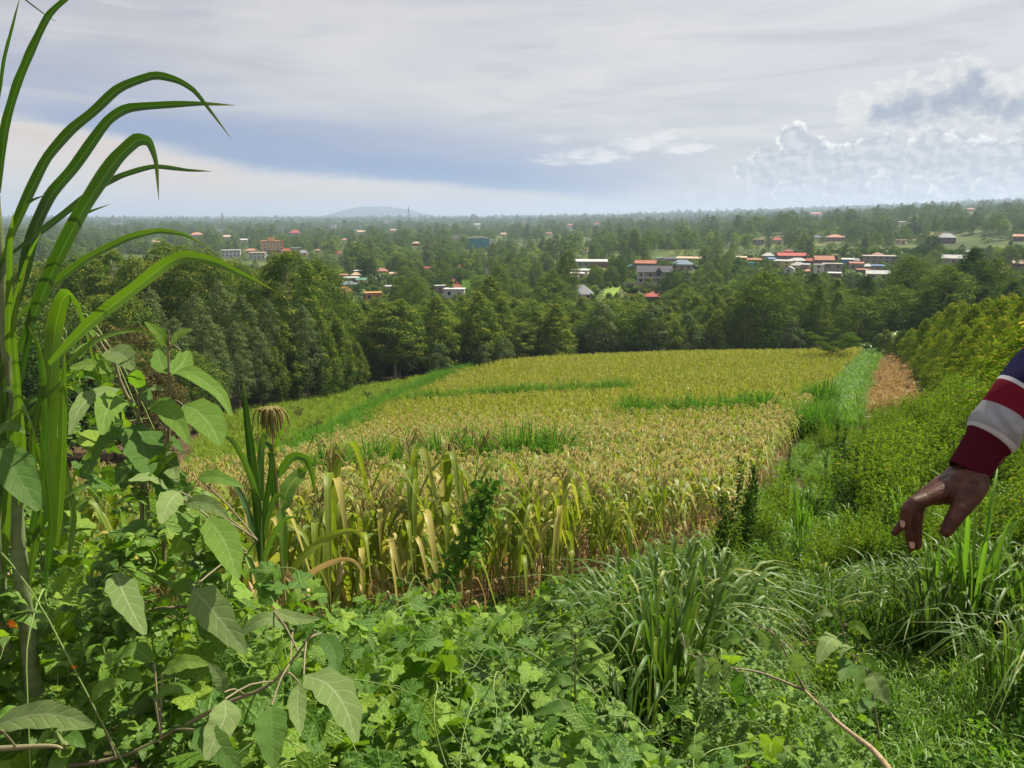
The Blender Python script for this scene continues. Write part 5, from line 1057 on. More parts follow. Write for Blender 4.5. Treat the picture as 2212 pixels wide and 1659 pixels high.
# low hedges and gardens under the trees of the middle distance
bs = [proto('hedge_bush', bush(16, 1.8, 1.2, 700, .30, 150 + k, [scrub_l, scrub_d, euc_o][k], .16)) for k in range(3)]
P = poly_ud([(-200, 128), (650, 128), (1130, 145), (1850, 150), (2500, 120), (2500, 460), (-200, 460)]); q = fill(P, .085); zz = H(q[:, 0], q[:, 1])
dep = q[:, 1] * cos(PITCH) - (zz - 1.6) * sin(PITCH); U = CX + F * q[:, 0] / dep; VB = np.array([proj((a_, b_, c_ + 1.2))[1] for (a_, b_), c_ in zip(q, zz)])
bad = np.zeros(len(q), bool)
for u0, u1, vt, vb, d in HBa: bad |= (q[:, 1] < d + 4) & (U > u0 - 3) & (U < u1 + 3) & (VB < vb + 0)
q = q[~bad]; zz = zz[~bad]; n = len(q); print('bushes', n)
scatter('garden_shrubbery', bs, np.stack([q[:, 0], q[:, 1], zz], 1), np.stack([np.zeros(n), np.zeros(n), rng.uniform(0, 6.28, n)], 1), rng.uniform(.5, 1.5, n), rng.integers(0, 3, n), 'low shrubs, hedges and garden growth under the valley trees')
import re
def beside(group, heads):
    L = [o for o in COL.objects if o.parent is None and o.get('group') == group]
    HL = [(b, o['label']) for o, b in HOBJ]
    for o in L:
        u, v = proj(o.location); best = min(HL, key=lambda q: abs((q[0][0] + q[0][1]) / 2 - u) + 1.5 * abs(q[0][3] - v)); b = best[0]
        hd = ' '.join(re.split(r",| (?:in|of|at|above|below|behind|beyond|before|beside|right|left|among|standing|touching|on|with|to|cut|high|rising|near|just) ", best[1])[0].split()[:7])
        side = 'left of' if u < b[0] else 'right of' if u > b[1] else ('in front of' if v > b[3] else 'behind')
        nm = o.name.split('.')[0].replace('_', ' ')
        if nm == 'broadleaf tree': nm = 'small bushy tree' if o.scale[2] < .6 else 'broad tree'
        o['label'] = heads.get(nm, nm) + ' ' + side + ' the ' + hd
beside('garden trees between the houses', {'eucalyptus tree': 'garden eucalyptus', 'acacia tree': 'flat-topped tree'})
beside('banana plants between the houses', {'banana plant': 'banana plant with ragged leaves'})
# ------------------------------------------------------------------ haze
mz_, t = mat('haze_air'); vs_ = node(t, 'ShaderNodeVolumePrincipled'); vs_.inputs['Color'].default_value = (.58, .75, 1.0, 1); vs_.inputs['Density'].default_value = HAZE; vs_.inputs['Anisotropy'].default_value = .2
ov_ = t.nodes.new('ShaderNodeOutputMaterial'); t.links.new(vs_.outputs[0], ov_.inputs['Volume']); mz_.cycles.homogeneous_volume = True if hasattr(mz_.cycles, 'homogeneous_volume') else None
mb = MB(); box(mb, -14500, 14500, -14500, 14500, -60, 185); hz = part('haze', mb.mesh('haze', mz_, smooth=False)); tag(hz, 'thin blue haze over the plain', None, None, 'stuff')
# ------------------------------------------------------------------ foreground: vines, broad-leaved shrub, cane, grass clumps
def palm_mat(name, c1, c2, trans=.32):
    m, t = mat(name); r = attr(t); q = orand(t); f = (r * .2 + (q * q) * .8).clamp(); c = mixc(t, f, c1, c2)
    uvn = E(t, t.nodes.new('ShaderNodeUVMap').outputs[0]); U, V_, _ = sep(t, uvn); x = (U - .5).ab() * 2.0; y = (V_ - .5) * 2.0
    a = x._m('ARCTAN2', y); rr_ = (x * x + y * y)._m('SQRT'); dm = None
    for th_ in (0.0, .95, 1.95):
        s_ = (a - th_); d_ = s_._m('SINE').ab() * rr_ + s_.ab().ss(.9, 1.5) * 1.0
        dm = d_ if dm is None else dm.mn(d_)
    vt = dm.ss(.028, .006); c = mixc(t, vt * .22, c, tuple(min(1, k * 2.0 + .03) for k in c2))
    vo = t.nodes.new('ShaderNodeTexVoronoi'); vo.inputs['Scale'].default_value = 11; vo.feature = 'DISTANCE_TO_EDGE'; t.links.new(uvn.s, vo.inputs['Vector']); ve = E(t, vo.outputs['Distance'])
    c = mixc(t, ve.ss(.08, .0) * .06, c, tuple(min(1, k * 1.7) for k in c2))
    hole = noise(t, xyz(t, U * 5.0, V_ * 5.0, q * 50.0), 1, 2, .5).ss(.68, .72); c = mixc(t, hole * .35, c, (.25, .24, .06))
    bn = t.nodes.new('ShaderNodeBump'); bn.inputs['Strength'].default_value = .35; bn.inputs['Distance'].default_value = .008
    t.links.new((ve.ss(0, .3) + dm.ss(0, .06)).s, bn.inputs['Height'])
    p = node(t, 'ShaderNodeBsdfPrincipled'); t.links.new(c.s, p.inputs['Base Color']); p.inputs['Roughness'].default_value = .5; p.inputs['Specular IOR Level'].default_value = .28; t.links.new(bn.outputs[0], p.inputs['Normal'])
    tr = node(t, 'ShaderNodeBsdfTranslucent', Color=mixc(t, 1.0, c, (1.3, 1.35, .4), 'MULTIPLY')); mx = t.nodes.new('ShaderNodeMixShader'); mx.inputs[0].default_value = trans
    t.links.new(p.outputs[0], mx.inputs[1]); t.links.new(tr.outputs[0], mx.inputs[2]); out(t, mx.outputs[0]); return m
vine_m = palm_mat('vine_leaf', (.045, .125, .018), (.23, .38, .045), .42)
vine_y = palm_mat('vine_young_leaf', (.14, .26, .03), (.27, .39, .05), .46)
sol_m = leaf_mat('broad_leaf', (.09, .18, .030), (.17, .28, .05), trans=.40, vein=1.1, rough=.75, spec=.15, vc=(.34, .42, .22), tc_=(1.1, 1.3, .35))
sol_g = leaf_mat('felted_leaf', (.12, .185, .06), (.19, .26, .09), trans=.28, vein=1.1, rough=.85, spec=.1, vc=(.42, .45, .32), tc_=(1.1, 1.3, .5))
sol_d = leaf_mat('deep_green_shaded_leaf', (.05, .12, .022), (.10, .19, .035), trans=.36, vein=1.1, rough=.6, spec=.2, vc=(.15, .24, .10), tc_=(1.1, 1.3, .35))  # darker copy of broad_leaf: deep green, with some leaves' shade in the colour
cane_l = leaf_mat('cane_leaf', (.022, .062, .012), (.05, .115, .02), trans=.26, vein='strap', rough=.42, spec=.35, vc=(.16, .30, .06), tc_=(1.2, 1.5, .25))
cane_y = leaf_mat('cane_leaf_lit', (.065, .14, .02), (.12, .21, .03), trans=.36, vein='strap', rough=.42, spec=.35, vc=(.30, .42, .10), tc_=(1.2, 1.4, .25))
wood_m = plain('dry_wood', (.42, .33, .20), (.26, .19, .11), 14, .8, .2, stretch=(6, 6, .6), bump=.4)
vstem_m = plain('vine_stem_green', (.15, .25, .06), (.24, .32, .10), 8, .55, .3)
pstem_m = plain('purplish_stem', (.22, .22, .11), (.15, .11, .08), 10, .6, .3)
def vine_leaf(seed, mt, size=1.0):
    r = np.random.default_rng(seed); n = 36; th = np.linspace(-pi, pi, n + 1)[:-1]; rings = (0.0, .3, .62, .85, 1.0)
    rr_ = .60 + .0 * th
    for a, A in ((0, .46), (.95, .30), (-.95, .30), (1.95, .24), (-1.95, .24)): rr_ = np.maximum(rr_, .58 + A * np.exp(-((th - a) / .42) ** 2))
    rr_ *= 1 - .82 * np.exp(-((np.abs(th) - pi) / .28) ** 2); ed = rr_ * (1 + .045 * np.sign(np.sin(th * 17 + seed)))
    V = [(0, 0, 0)]; uv = [(.5, .5)]; cup = r.uniform(-.22, .12); fold = r.uniform(.0, .18); tw = r.uniform(-.15, .15)
    for q in rings[1:]:
        for k in range(n):
            R_ = (ed[k] if q == 1.0 else rr_[k]) * q; x = R_ * sin(th[k]); y = R_ * cos(th[k])
            z = cup * R_ * R_ * .8 + abs(x) * fold + .022 * sin(th[k] * 6 + seed) * q * q + tw * x * y * .6 - .25 * max(0, y) ** 2
            V.append((x * .5, y * .5, z * .5)); uv.append((x * .5 + .5, y * .5 + .5))
    f = [(0, 1 + k, 1 + (k + 1) % n) for k in range(n)]
    for j in range(len(rings) - 2):
        for k in range(n): a = 1 + j * n + k; b = 1 + j * n + (k + 1) % n; f.append((a, a + n, b + n, b))
    f = [f_ for f_ in f if not (f_[0] % n == 0 and False)]
    mb = MB().add(V, f, uv, .5); tube(mb, smooth_path([(0, 0, 0), (0, -.12, -.18), (0, -.18, -.62)], 5), .010, 4, .5, cap=False, mi=1)
    return proto('vine_leaf', mb.mesh('vine_leaf', [mt, vstem_m]))
vl = [vine_leaf(k, vine_m if k < 6 else vine_y) for k in range(8)]
herb_m = leaf_mat('herb_leaf', (.035, .10, .017), (.19, .33, .04), trans=.36, vein=1.2, rough=.5, spec=.3, vc=(.20, .32, .09))
def sprig(seed):
    r = random.Random(seed); mb = MB()
    for k in range(9):
        ph = k * 2.4 + r.uniform(-.4, .4); h_ = np.array((cos(ph), sin(ph), 0)); z = -.9 + .12 * k; l = r.uniform(.55, .95) * (1.1 - .06 * k); b = np.array((0, 0, z))
        blade(mb, smooth_path([b, b + h_ * l * .25 + (0, 0, .12), b + h_ * l * .65 + (0, 0, .16), b + h_ * l + (0, 0, -.02)], 8), l * r.uniform(.42, .55), np.cross(h_, (0, 0, 1.)), .12, r.random(), 0, .08, cols=4, prof=lambda t: np.sin(pi * np.clip(t * .96 + .02, 0, 1)) ** .8)
    tube(mb, [(0, 0, -1.1), (.03, 0, -.5), (0, 0, .1)], [.022, .02, .012], 5, .5, mi=1)
    return proto('sprig', mb.mesh('sprig', [herb_m, vstem_m]))
vl += [sprig(k + 5) for k in range(4)]
CAN = {-150: [(1.0, .5), (1.2, .92), (1.4, 1.12), (2.0, 1.25), (3.0, .95), (3.8, .6), (5, .35), (6.5, .2)], 300: [(1.0, .45), (1.2, .72), (1.5, 1.0), (1.9, 1.3), (2.6, 1.3), (3.2, .8), (3.8, .6), (5, .4), (6.5, .2)],
       560: [(1.0, .4), (1.25, .66), (1.7, .95), (2.4, .95), (3.0, .72), (3.8, .5), (5, .4), (6.5, .2)], 900: [(1.0, .25), (1.4, .5), (2.2, .66), (3, .7), (4, .72), (5.2, .72), (6.2, .35), (9, .25)],
       1200: [(1.0, .2), (1.4, .45), (2.2, .55), (3, .6), (4, .66), (5.5, .66), (7, .35), (10, .3)], 1420: [(1.0, .2), (1.6, .35), (2.2, .42), (3, .35), (4, .25), (6, .2), (9, .2)], 1620: [(1.0, .2), (1.6, .4), (2.1, .55), (2.6, .66), (3.0, .5), (3.4, .2), (9, .15)],
       1850: [(1.0, .15), (1.6, .35), (2.1, .45), (2.5, .4), (3, .12), (9, .1)], 2050: [(1, .05), (9, .05)]}
cu = np.array(sorted(CAN)); cg_ = np.geomspace(1.0, 10, 40); CT = np.array([np.interp(cg_, *zip(*CAN[u])) for u in cu])
def canopy(x, y):
    z = H(x, y); dep = y * cos(PITCH) - (z + .3 - 1.6) * sin(PITCH); u = CX + F * x / dep; fi = np.clip(np.interp(u, cu, np.arange(len(cu))), 0, len(cu) - 1.001)
    i = fi.astype(int); q = fi - i; gj = np.clip(np.interp(y, cg_, np.arange(40)), 0, 38.99); j = gj.astype(int); p = gj - j
    h = (CT[i, j] * (1 - p) + CT[i, j + 1] * p) * (1 - q) + (CT[i + 1, j] * (1 - p) + CT[i + 1, j + 1] * p) * q
    return z + h * (1 + .30 * np.sin(x * 4.1 + 1.5 * np.sin(y * 3.1)) * np.sin(y * 3.7 + 1) + .20 * np.sin(x * 9 + 2) * np.sin(y * 8.3)), h
def udpoly(pts, zoff=.4):
    r = []
    for u, d in pts: z = Hs((u - CX) / F * d, d) + zoff - 1.6; r.append(((u - CX) / F * (d * cos(PITCH) - z * sin(PITCH)), d))
    return np.array(r)
VP = udpoly([(-220, 1.0), (1900, 1.0), (1960, 1.7), (1900, 2.5), (1700, 3.05), (1520, 3.1), (1420, 2.6), (1330, 3.2), (1290, 5), (1300, 7.5), (1100, 8.2), (900, 7), (600, 5.6), (-220, 5.8)])
q = fill(VP, 760); wgt = np.clip(1.15 - (q[:, 1] - 1) / 14, .5, 1); q = q[rng.random(len(q)) < wgt]
cz, ch = canopy(q[:, 0], q[:, 1]); e = .06; nx = -(canopy(q[:, 0] + e, q[:, 1])[0] - cz) / e; ny = -(canopy(q[:, 0], q[:, 1] + e)[0] - cz) / e
n = len(q); dpt = rng.random(n) ** 1.2 * .46 * np.minimum(1, ch / .5); pz = cz - dpt + rng.normal(0, .02, n)
az_ = rng.uniform(0, 6.28, n); ti = rng.normal(0, .42, n)
rx = np.clip(-ny * .35, -.9, .9) + rng.normal(0, .40, n) - .15; ry = np.clip(nx * .35, -.9, .9) + rng.normal(0, .40, n)
sz = rng.uniform(.05, .145, n) * (1 - .25 * (np.sin(q[:, 0] * 2.3 + 1) * np.sin(q[:, 1] * 1.9) > .1)) * np.where(rng.random(n) < .06, 1.35, 1) * np.clip(.85 + q[:, 1] * .03, .85, 1.1); idx = np.where(rng.random(n) < .18, rng.integers(6, 8, n), rng.integers(0, 6, n))
sp_ = (np.sin(q[:, 0] * 1.7 + .5) * np.sin(q[:, 1] * 2.1 + 2) + rng.normal(0, .35, n) > .35) | (rng.random(n) < .10)
idx = np.where(sp_ & (rng.random(n) < .7), rng.integers(8, 12, n), idx); sz = np.where(idx >= 8, sz * .62, sz)
big = (q[:, 0] > udpoly([(1450, 2.2)])[0, 0]); sz = np.where(big, sz * .58, sz)
rx = np.where(idx >= 8, rx * .4, rx); ry = np.where(idx >= 8, ry * .4, ry); sz = sz * np.clip((q[:, 1] - .5) / .9, .6, 1); print('vine leaves', n)
scatter('vine_ground_cover', vl, np.stack([q[:, 0], q[:, 1], pz], 1), np.stack([rx, ry, az_], 1), sz * 1.25, idx, 'dense mat of lobed climbing vine leaves smothering the near bank')
# wiry vine stems, tendrils and buds lying over the leaves
mb = MB(); k = 0
while k < 260:
    p0 = VP.min(0) + rng.random(2) * (VP.max(0) - VP.min(0))
    if not inpoly(np.array([p0[0]]), np.array([p0[1]]), VP)[0]: continue
    a = rng.uniform(0, 6.28); L_ = rng.uniform(.25, .8); m_ = 9; P = []; x, y = p0; lift = rng.uniform(.01, .16)
    for i in range(m_):
        t_ = i / (m_ - 1); c0 = float(canopy(np.array([x]), np.array([y]))[0][0]); P.append((x, y, c0 - .03 + lift * sin(pi * min(1, t_ * 1.1)) + (.05 * t_)))
        a += rng.normal(0, .35); x += cos(a) * L_ / m_; y += sin(a) * L_ / m_
    P = smooth_path(P, 22)
    if rng.random() < .45:
        e_ = P[-1]; tt = np.linspace(0, 1, 16); w_ = .02 * (1 - tt * .5); up = rng.uniform(.04, .12)
        P = np.vstack([P, np.stack([e_[0] + w_ * np.sin(tt * 14), e_[1] + .03 * tt, e_[2] + w_ * (1 - np.cos(tt * 14)) + up * tt], 1)[1:]])
    tube(mb, P, np.linspace(.0022, .0008, len(P)) * rng.uniform(.5, 1.3), 5, rng.random(), cap=False); k += 1
tag(part('vine_stems', mb.mesh('vine_stems', vstem_m)), 'wiry pale green vine stems and curling tendrils over the leaf mat', None, None, 'stuff')
# low herbs and short grass to the right and in the gaps
hb = [proto('herb', bush(9, .34, .20, 260, .042, 170 + k, [scrub_d, napier_b, scrub_l][k % 3], .25)) for k in range(4)]
HP = poly_ud([(1150, 5.5), (1290, 3.2), (1420, 2.4), (1500, 1.6), (1800, 1.3), (2500, 1.3), (2700, 6), (2600, 14), (1600, 17), (1250, 13), (950, 9.4), (700, 7.3)])
q = fill(HP, 16); n = len(q)
scatter('low_herbs', hb, np.stack([q[:, 0], q[:, 1], H(q[:, 0], q[:, 1])], 1), np.stack([rng.normal(0, .15, n), rng.normal(0, .15, n), rng.uniform(0, 6.28, n)], 1), rng.uniform(.5, 1.25, n) * np.clip(.55 + q[:, 1] * .06, .6, 1.2), rng.integers(0, 4, n), 'low leafy herbs between the grass clumps')
gsh = [proto('short_grass', tuft(34, .20, .11, .0065, 4, .6, 180 + k, cols=1, sprd2=1.2).mesh('short_grass', napier_b)) for k in range(3)]
q = fill(poly_ud([(1500, 3.0), (1750, 2.7), (1950, 1.5), (2800, 1.4), (2800, 4.6), (2000, 4.8), (1600, 4.2)]), 130); n = len(q)
scatter('short_grass', gsh, np.stack([q[:, 0], q[:, 1], H(q[:, 0], q[:, 1])], 1), np.stack([rng.normal(0, .2, n), rng.normal(0, .2, n), rng.uniform(0, 6.28, n)], 1), rng.uniform(.6, 1.3, n), rng.integers(0, 3, n), 'short fine bright grass on the near bank at the right')
# arching grass clumps
gc = [tuft(100, 1.02, .20, .026, 9, .62, 200 + k, cols=2, sprd2=1.1).mesh('grass_clump', napier_l) for k in range(4)]
gcs = [tuft(60, .8, .16, .018, 8, .6, 210 + k, cols=2, sprd2=1.2).mesh('grass_clump', napier_l) for k in range(2)]
gct = [tuft(26, 1.3, .10, .034, 9, .25, 220 + k, cols=2, sprd2=.45).mesh('grass_clump', napier_b) for k in range(2)]
for me, u, d, s, lab in [(gc[0], 1440, 3.5, .95, 'nearest arching blue-green grass clump, in the middle of the bank'), (gc[1], 1370, 4.2, 1.0, 'grass clump just left behind the nearest middle clump'), (gc[2], 1510, 4.2, 1.0, 'grass clump just right behind the nearest middle clump'), (gc[3], 1440, 5.0, 1.05, 'grass clump at the back of the middle group'), (gc[0], 1350, 5.3, .9, 'leftmost back clump of the middle grass group'), (gcs[0], 1290, 4.8, .8, 'small grass clump at the left end of the middle group'), (gc[1], 1540, 5.2, .9, 'right back clump of the middle grass group'),
                          (gct[0], 1352, 6.2, .95, 'tall upright dark grass blades between the maize and the middle clumps'), (gct[1], 1385, 6.8, .8, 'shorter upright grass blades beside the tall ones'),
                          (gc[2], 2010, 4.0, .76, 'largest dark green grass clump under the pointing hand'), (gc[3], 2110, 4.2, .80, 'grass clump right of the largest one under the hand'), (gc[0], 1910, 4.5, .66, 'grass clump left of the largest one under the hand'), (gc[1], 2200, 4.0, .78, 'grass clump cut by the right edge of the picture'), (gct[0], 2085, 3.9, .86, 'tall broad upright blades rising just below the thumb'), (gct[1], 2015, 4.2, .80, 'upright blades rising just below the fingertips'),
                          (gcs[1], 1800, 5.0, .7, 'thin arching grass clump left of the hand group'), (gcs[0], 1760, 5.6, .8, 'small pale grass clump in the herbs right of the middle group'), (gc[3], 1880, 5.6, .55, 'back left clump of the hand group'), (gc[1], 2010, 5.4, .55, 'back middle clump of the hand group'), (gcs[1], 2160, 3.2, .75, 'low sprawling clump at the lower right'), (gcs[0], 2230, 3.0, .8, 'low clump at the right edge near the short grass'),
                          (gcs[1], 1640, 4.6, .7, 'low clump between the middle and the right grass groups'), (gcs[1], 1350, 3.0, .7, 'low grass clump beside the thin dark-stemmed plant'), (gct[1], 1725, 13.0, 1.0, 'upright grass tuft on the slope left of the hand'), (gct[0], 1940, 10.5, .8, 'upright grass tuft on the slope behind the hand group')]:
    g = G(u, d); o = part('grass_clump', me); o.location = g; o.rotation_euler = (0, 0, rng.uniform(0, 6.28)); o.scale = (s,) * 3; tag(o, lab, 'grass clump')
# broad leaves of the near shrubs
def lobeprof(seed, ov=0.0):
    ph = seed * 1.7
    return lambda t: np.clip(np.sin(pi * np.clip(t * .93 + .045, 0, 1)) ** .62 * (1.22 - .55 * t) * (1 + .075 * np.sin(t * 21 + ph)), 0.02, None) * np.minimum(1, t * 7 + .05)
def bleaf(mb, pts, wpx, dd, seed, d0, side=None, stalk=True, mi=0, fold=.14, wave=.12):
    """a broad leaf through picture points (u, v, distance)"""
    P = smooth_path([Pt(u, v, d) for u, v, d in pts], 13); w_ = wpx / F * d0 / cos(PITCH)
    T_ = P[-1] - P[0]; vw = EYE - P.mean(0); vw = vw / np.linalg.norm(vw)
    sd = np.cross(T_, vw + np.array((.25 * sin(seed * 3), 0, .5 + .25 * cos(seed * 5)))) if side is None else side
    sd = sd / np.linalg.norm(sd)
    blade(mb, P, w_, sd, fold, (seed * .37) % 1, .25 * sin(seed * 7), wave, prof=lobeprof(seed), mi=mi, cols=8)
def shrub(name, label, stems, leaves, d0, stem_mat, cat='shrub', rad=.006):
    """stems: lists of (u, v, d); leaves: (points, width px, kind)"""
    b0 = Pt(*stems[0][0]); base = np.array((b0[0], b0[1], Hs(b0[0], b0[1]))); o = empty(name, base); tag(o, label, cat)
    for s in stems:
        mb = MB(); P = smooth_path([Pt(*p) for p in s], 16) - base; tube(mb, P, np.linspace(rad, rad * .35, 16), 7, .5); part('stem', mb.mesh('stem', stem_mat), o)
    for k, (pts, wpx, kd) in enumerate(leaves):
        mb = MB(); bleaf(mb, pts, wpx, None, k + len(leaves), pts[0][2]); mb.v = [v - base for v in mb.v]
        p0 = np.array(Pt(*pts[0])) - base; best = None
        for s in stems:
            for p in smooth_path([Pt(*p) for p in s], 16):
                q_ = p - base; dd = np.linalg.norm(q_ - p0)
                if best is None or dd < best[0]: best = (dd, q_)
        if .004 < best[0] < .25: tube(mb, smooth_path([best[1], (best[1] + p0) / 2 + (0, 0, .012), p0], 5), .0022, 5, .5, cap=False, mi=1)
        part('leaf', mb.mesh('leaf', [{'g': sol_g, 'm': sol_m, 'd': sol_d}[kd], stem_mat]), o)
    return o
def c2(*pp, d=1.9, dd=0.0): n_ = len(pp); return [(x * .3307, 658.3 + y * .3307, d + dd * (i / (n_ - 1))) for i, (x, y) in enumerate(pp)]
def c3(*pp, d=1.5, dd=0.0): n_ = len(pp); return [(x * .3472, 1097.2 + y * .3472, d + dd * (i / (n_ - 1))) for i, (x, y) in enumerate(pp)]
def c6(*pp, d=2.3, dd=0.0): n_ = len(pp); return [(1426.4 + x * .3552, 1097.2 + y * .3552, d + dd * (i / (n_ - 1))) for i, (x, y) in enumerate(pp)]
def c5(*pp, d=2.4, dd=0.0): n_ = len(pp); return [(713.2 + x * .3472, 1206.9 + y * .3472, d + dd * (i / (n_ - 1))) for i, (x, y) in enumerate(pp)]
shrub('broad_leaf_shrub', 'tall shrub with big wavy-edged leaves and two bare tips against the wood',
  [c2((930, 1700), (925, 1200), (905, 780), (890, 690), (800, 540), (745, 350), (690, 300), (650, 230), (630, 190)), c2((1070, 1700), (1080, 1200), (1098, 960), (1105, 700), (1105, 480), (1100, 320), (1102, 170)), c2((1000, 1650), (905, 760), (915, 620), (925, 540))],
  [(c2((690, 300), (800, 330), (870, 425), dd=-.1), 52, 'g'), (c2((735, 440), (600, 395), (455, 415), dd=-.05), 32, 'm'), (c2((905, 550), (890, 480), (895, 425), dd=-.1), 34, 'm'), (c2((800, 545), (620, 590), (520, 680), (455, 850), dd=-.2), 40, 'g'),
   (c2((890, 680), (790, 620), (700, 680), (665, 850), dd=-.2), 60, 'm'), (c2((960, 660), (1060, 660), (1160, 770), (1240, 910), dd=-.2), 46, 'm'), (c2((1195, 655), (1290, 700), (1380, 800), (1440, 920), dd=-.1), 82, 'm'), (c2((1115, 470), (1200, 430), (1330, 500), (1440, 590), (1515, 730), dd=-.15), 40, 'm'),
   (c2((1105, 455), (1050, 390), (1030, 290), dd=.1), 44, 'm'), (c2((1115, 450), (1190, 390), (1230, 300), dd=.1), 48, 'm'), (c2((1090, 262), (1040, 190), (945, 112), dd=-.05), 27, 'm'), (c2((1112, 265), (1165, 200), (1258, 160), dd=-.05), 22, 'g'), (c2((905, 775), (925, 880), (950, 1000), (965, 1115), dd=-.25), 84, 'd'),
   (c2((850, 820), (760, 840), (670, 900), (603, 1022), dd=-.1), 36, 'd'), (c2((925, 590), (990, 545), (1065, 558), dd=-.1), 24, 'g'), (c2((1060, 965), (1110, 1040), (1160, 1180), dd=-.2), 40, 'g'), (c2((905, 600), (980, 600), (1020, 690), dd=.1), 46, 'd'), (c2((1110, 900), (1180, 940), (1230, 1060), dd=.1), 46, 'd'),
   (c2((650, 235), (600, 180), (585, 165), dd=0), 12, 'm'), (c2((1180, 300), (1160, 370), (1120, 440), dd=-.1), 14, 'm'), (c2((1100, 1000), (1060, 1120), (1090, 1300), dd=-.2), 60, 'd'), (c2((930, 1000), (850, 1080), (800, 1200), dd=-.2), 60, 'd')], 1.9, pstem_m)
shrub('broad_leaf_shrub', 'sprawling shrub branch with grey felted leaves hanging over the vines in the lower left',
  [c3((600, 700), (900, 640), (1300, 560), (1600, 200), d=1.7), c3((1000, 1430), (1400, 1220), (1700, 1080), (1960, 760), d=1.5), c3((300, 1618), (700, 1560), (1000, 1440), d=1.4), c3((-50, 1500), (300, 1480), (400, 1500), d=1.25)],
  [(c2((1100, 1205), (980, 1130), (840, 1150), d=1.7, dd=-.1), 30, 'g'), (c2((1170, 1220), (1100, 1300), (1050, 1430), d=1.6, dd=-.1), 52, 'g'), (c2((1205, 1290), (1350, 1300), (1495, 1392), d=1.6, dd=-.1), 38, 'g'), (c2((1290, 1130), (1420, 1130), (1590, 1190), d=1.7), 34, 'm'),
   (c3((1290, 60), (1400, 220), (1480, 440), d=1.6, dd=-.15), 70, 'm'), (c3((720, 400), (780, 560), (900, 790), d=1.5, dd=-.15), 66, 'g'), (c3((1200, 500), (1330, 650), (1530, 900), d=1.5, dd=-.1), 78, 'g'), (c3((-60, 1360), (200, 1290), (400, 1300), (592, 1357), d=1.2, dd=-.02), 64, 'g'), (c3((420, 1480), (350, 1380), (560, 1370), d=1.2), 24, 'g'),
   (c3((1400, 1190), (1400, 1300), (1340, 1430), (1285, 1570), d=1.35, dd=-.1), 70, 'g'), (c3((1690, 1230), (1690, 1400), (1700, 1620), d=1.35, dd=-.1), 76, 'd'), (c3((1890, 1040), (2040, 1100), (2150, 1250), (2215, 1460), d=1.4, dd=-.15), 88, 'g'), (c3((1860, 1090), (1850, 1250), (1870, 1400), d=1.5, dd=-.1), 44, 'g'),
   (c3((1825, 755), (1650, 690), (1440, 830), d=1.6, dd=-.05), 34, 'g'), (c3((1390, 1150), (1370, 1060), (1300, 965), d=1.45), 34, 'g'), (c3((1010, 1025), (1150, 960), (1300, 975), d=1.45), 40, 'm'), (c3((960, 960), (830, 880), (700, 975), d=1.45), 44, 'm'), (c3((1210, 1380), (1330, 1470), (1500, 1640), d=1.3, dd=-.05), 70, 'd'),
   (c3((1700, 640), (1850, 690), (1990, 690), d=1.6), 30, 'g'), (c3((960, 1180), (1080, 1120), (1210, 1150), d=1.4), 30, 'm'), (c3((560, 1200), (650, 1110), (780, 1080), d=1.4), 40, 'm'), (c3((2000, 780), (2080, 900), (2080, 1050), d=1.6, dd=-.1), 44, 'd'), (c2((0, 940), (90, 1080), (255, 1345), d=1.35, dd=-.05), 88, 'd'), (c2((-30, 850), (60, 790), (168, 835), d=1.4), 30, 'd'), (c2((20, 880), (60, 960), (100, 1100), d=1.4), 30, 'd')], 1.5, pstem_m)
shrub('broad_leaf_shrub', 'young upright shrub with few pale leaves at the lower right', [c6((1330, 1400), (1300, 1200), (1262, 1000), (1150, 880), (1110, 740), (1062, 600))],
  [(c6((1052, 652), (990, 640), (915, 680)), 18, 'g'), (c6((1130, 712), (1210, 720), (1280, 800)), 24, 'm'), (c6((1075, 785), (1020, 820), (955, 945), dd=-.1), 44, 'g'), (c6((1175, 842), (1120, 850), (1095, 905), dd=-.05), 22, 'g'), (c6((1110, 905), (1130, 980), (1095, 1060), dd=-.1), 40, 'd'), (c6((1180, 950), (1210, 1010), (1200, 1100), dd=-.1), 32, 'd'), (c6((1200, 900), (1290, 960), (1370, 1080)), 26, 'm'), (c6((1280, 1000), (1320, 1080), (1395, 1200), dd=-.1), 48, 'g'), (c6((1290, 1170), (1250, 1190), (1200, 1240), dd=-.1), 32, 'd'), (c6((1070, 610), (1060, 580), (1075, 560)), 10, 'm'), (c6((1140, 880), (1150, 850), (1170, 800)), 14, 'm')], 2.3, pstem_m, rad=.004)
shrub('broad_leaf_shrub', 'wilting grey-leaved branch draped with vines, left of the young upright shrub', [c6((880, 1110), (800, 960), (700, 780), (560, 700), d=2.4), c6((880, 1110), (600, 1000), (350, 960), (150, 880), d=2.4)],
  [(c6((250, 900), (235, 1000), (240, 1120), d=2.35, dd=-.05), 28, 'g'), (c6((310, 900), (330, 960), (300, 1040), d=2.35), 30, 'g'), (c6((390, 930), (400, 1000), (390, 1070), d=2.35), 24, 'g'), (c6((480, 1000), (470, 1100), (510, 1250), d=2.3), 34, 'd'), (c6((690, 770), (700, 820), (730, 880), d=2.35), 28, 'g'), (c6((800, 880), (830, 930), (820, 1000), d=2.3), 40, 'g'), (c6((500, 790), (430, 800), (360, 850), d=2.4), 26, 'm'), (c6((600, 740), (640, 800), (630, 860), d=2.4), 28, 'g'), (c6((130, 760), (160, 820), (150, 860), d=2.45), 20, 'g'), (c6((560, 1130), (550, 1200), (560, 1290), d=2.3), 30, 'd'), (c6((340, 1000), (330, 1060), (350, 1130), d=2.35), 28, 'g')], 2.4, pstem_m, rad=.005)
